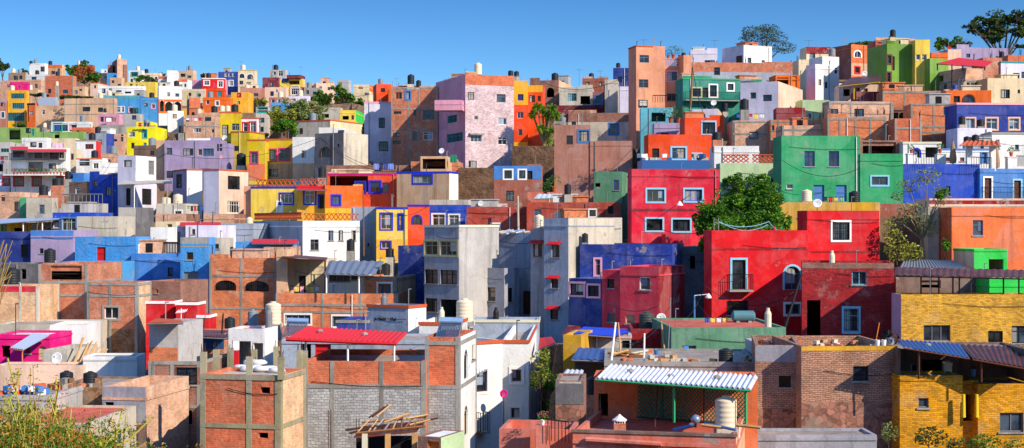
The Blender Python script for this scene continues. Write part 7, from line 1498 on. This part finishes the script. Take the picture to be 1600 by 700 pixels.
random.seed(31)
pts = [(560, 300, 150), (640, 265, 170), (728, 318, 142), (850, 180, 215), (500, 215, 190), (400, 290, 165), (260, 240, 200), (180, 240, 230), (330, 180, 270), (1040, 250, 140), (1130, 205, 150), (1220, 200, 145), (1300, 175, 150), (1400, 180, 150), (1480, 160, 150), (1330, 105, 190), (430, 335, 150), (120, 300, 190), (60, 300, 200), (740, 360, 120), (830, 345, 115), (940, 310, 135)]
for k in range(20):
    a, b = random.sample(pts, 2)
    if abs(a[0]-b[0]) > 240: continue
    cable('thin dark cable sagging between houses on the slope', a, b, random.uniform(.5, 1.8), .025)
def line(label, grp, x0, x1, y, Y, n, h):
    A, B = P(x0, y, Y), P(x1, y, Y); m = MB(); m.bar(A, B, .02); o = link('washing_line', m, 'iron'); o['label'] = 'washing line '+label; o['category'] = 'line'
    for i in range(n):
        a = x0+(x1-x0)*(i+.12)/n; b_ = x0+(x1-x0)*(i+.85)/n; cloth('small cloth hung on the washing line '+label, a, b_, y, y+h*random.uniform(.6, 1.2), Y, random.choice(['#d8d8e0', '#c03040', '#3060b0', '#e0c060', '#80b090', '#303848', '#e0a0b0']), grp)
line('on the cream block with two tanks', 'washing on the cream block', 292, 318, 322, 160, 5, 7); line('above the arched brick house', 'washing above the arched brick house', 372, 410, 392, 122, 6, 8); line('on the grey yard house roof', 'washing on the grey yard house', 738, 780, 410, 112, 5, 8)
line('on the bright yellow house terrace', 'washing on the lemon yellow house', 216, 234, 192, 261, 4, 5); line('above the brick rows on the right', 'washing above the brick rows', 1150, 1195, 178, 156, 5, 7); line('on the tan block left of the olive house', 'washing by the olive house', 290, 316, 184, 284, 4, 4)
line('behind the crimson tower on the ochre wall', 'washing on the ochre wall', 1285, 1320, 308, 109, 4, 7); line('on the green rendered block roof', 'washing on the green rendered block', 1100, 1138, 496, 84, 4, 10); line('over the long brick house roof', 'washing on the long brick house', 452, 500, 447, 113, 6, 9)

blocks(24, -5, 75, 617, 66, 'odd pale piece on the cluttered block roof at the left edge', 'odd pieces on the left edge block roof', ('white', 'blue', 'tile', 'galvb'), .28)
# side rooms of the yellow balcony, so the awning shades a real room
for px, l in ((1404, 'brown end wall left of the yellow balcony'), (1606, 'brown end wall right of the yellow balcony')):
    p = P(px, 590, 62.6); q2 = P(px, 546, 62.6); m = MB(); m.box(p.x-.06, p.x+.06, 62.5, 65.6, p.z-.2, q2.z); o = link('end_wall', m, 'dbrown'); o['label'] = l; o['category'] = 'wall'

# small dark and pale tanks high on the far hillside, one to a roof
random.seed(77); nfar = 0
for s in SPECS:
    if s['Y'] < 225 or s['kind'] in ('garden_wall', 'rock_outcrop', 'porch', 'chimney') or s['L'] < 3 or random.random() < .45: continue
    u, v = random.uniform(.8, s['L']-.8), min(1.3, s['D']*.4); p = s['o']+s['e']*u+s['b']*v; k = random.choice('kkkcg'); a, b_ = (q.copy() for q in TP[k])
    t = thing('water_tank', {'k': 'small black roof tank far up the hillside', 'c': 'small cream roof tank far up the hillside', 'g': 'small grey roof tank far up the hillside'}[k], 'water tank', (p.x, p.y, s['zr']), 0, {'k': 'small black tanks far up the hillside', 'c': 'small cream tanks far up the hillside', 'g': 'small grey tanks far up the hillside'}[k])
    for q in (a, b_): C.objects.link(q); q.parent = t; q.location = (0, 0, .55); q.scale = (.6, .6, 1.35)
    m = MB(); m.box(p.x-.55, p.x+.55, p.y-.55, p.y+.55, s['zr']-.05, s['zr']+.55); link('plinth', m, random.choice(['conc', 'concl', 'brickp']), t)
# weights on the tin roofs
for (px, py, Y, l) in ((985, 582, 55.5, 'stone weighing down the white corrugated awning, left'), (1048, 590, 54.6, 'stone weighing down the white corrugated awning, middle'), (1120, 592, 54.0, 'stone weighing down the white corrugated awning, right'), (500, 519, 66.6, 'stone on the red corrugated awning, left'), (570, 524, 66, 'stone on the red corrugated awning, right'), (1450, 541, 63.4, 'stone on the blue corrugated awning')):
    c = P(px, py, Y); rnd = random.Random(px); m = MB(); m.lathe((c.x, c.y, c.z-.02), [(.08, 0), (.15, .05), (.13, .13), (.04, .17)], 7); o = link('stone_weight', m, 'conc'); o['label'] = l; o['category'] = 'stone'

# a lit awning has creases, jars and chairs under it: a few plain things on the red floor
cloth('pale green curtain behind the lattice screen', 985, 1003, 612, 640, 57.3, '#4f9a8c', 'curtain')
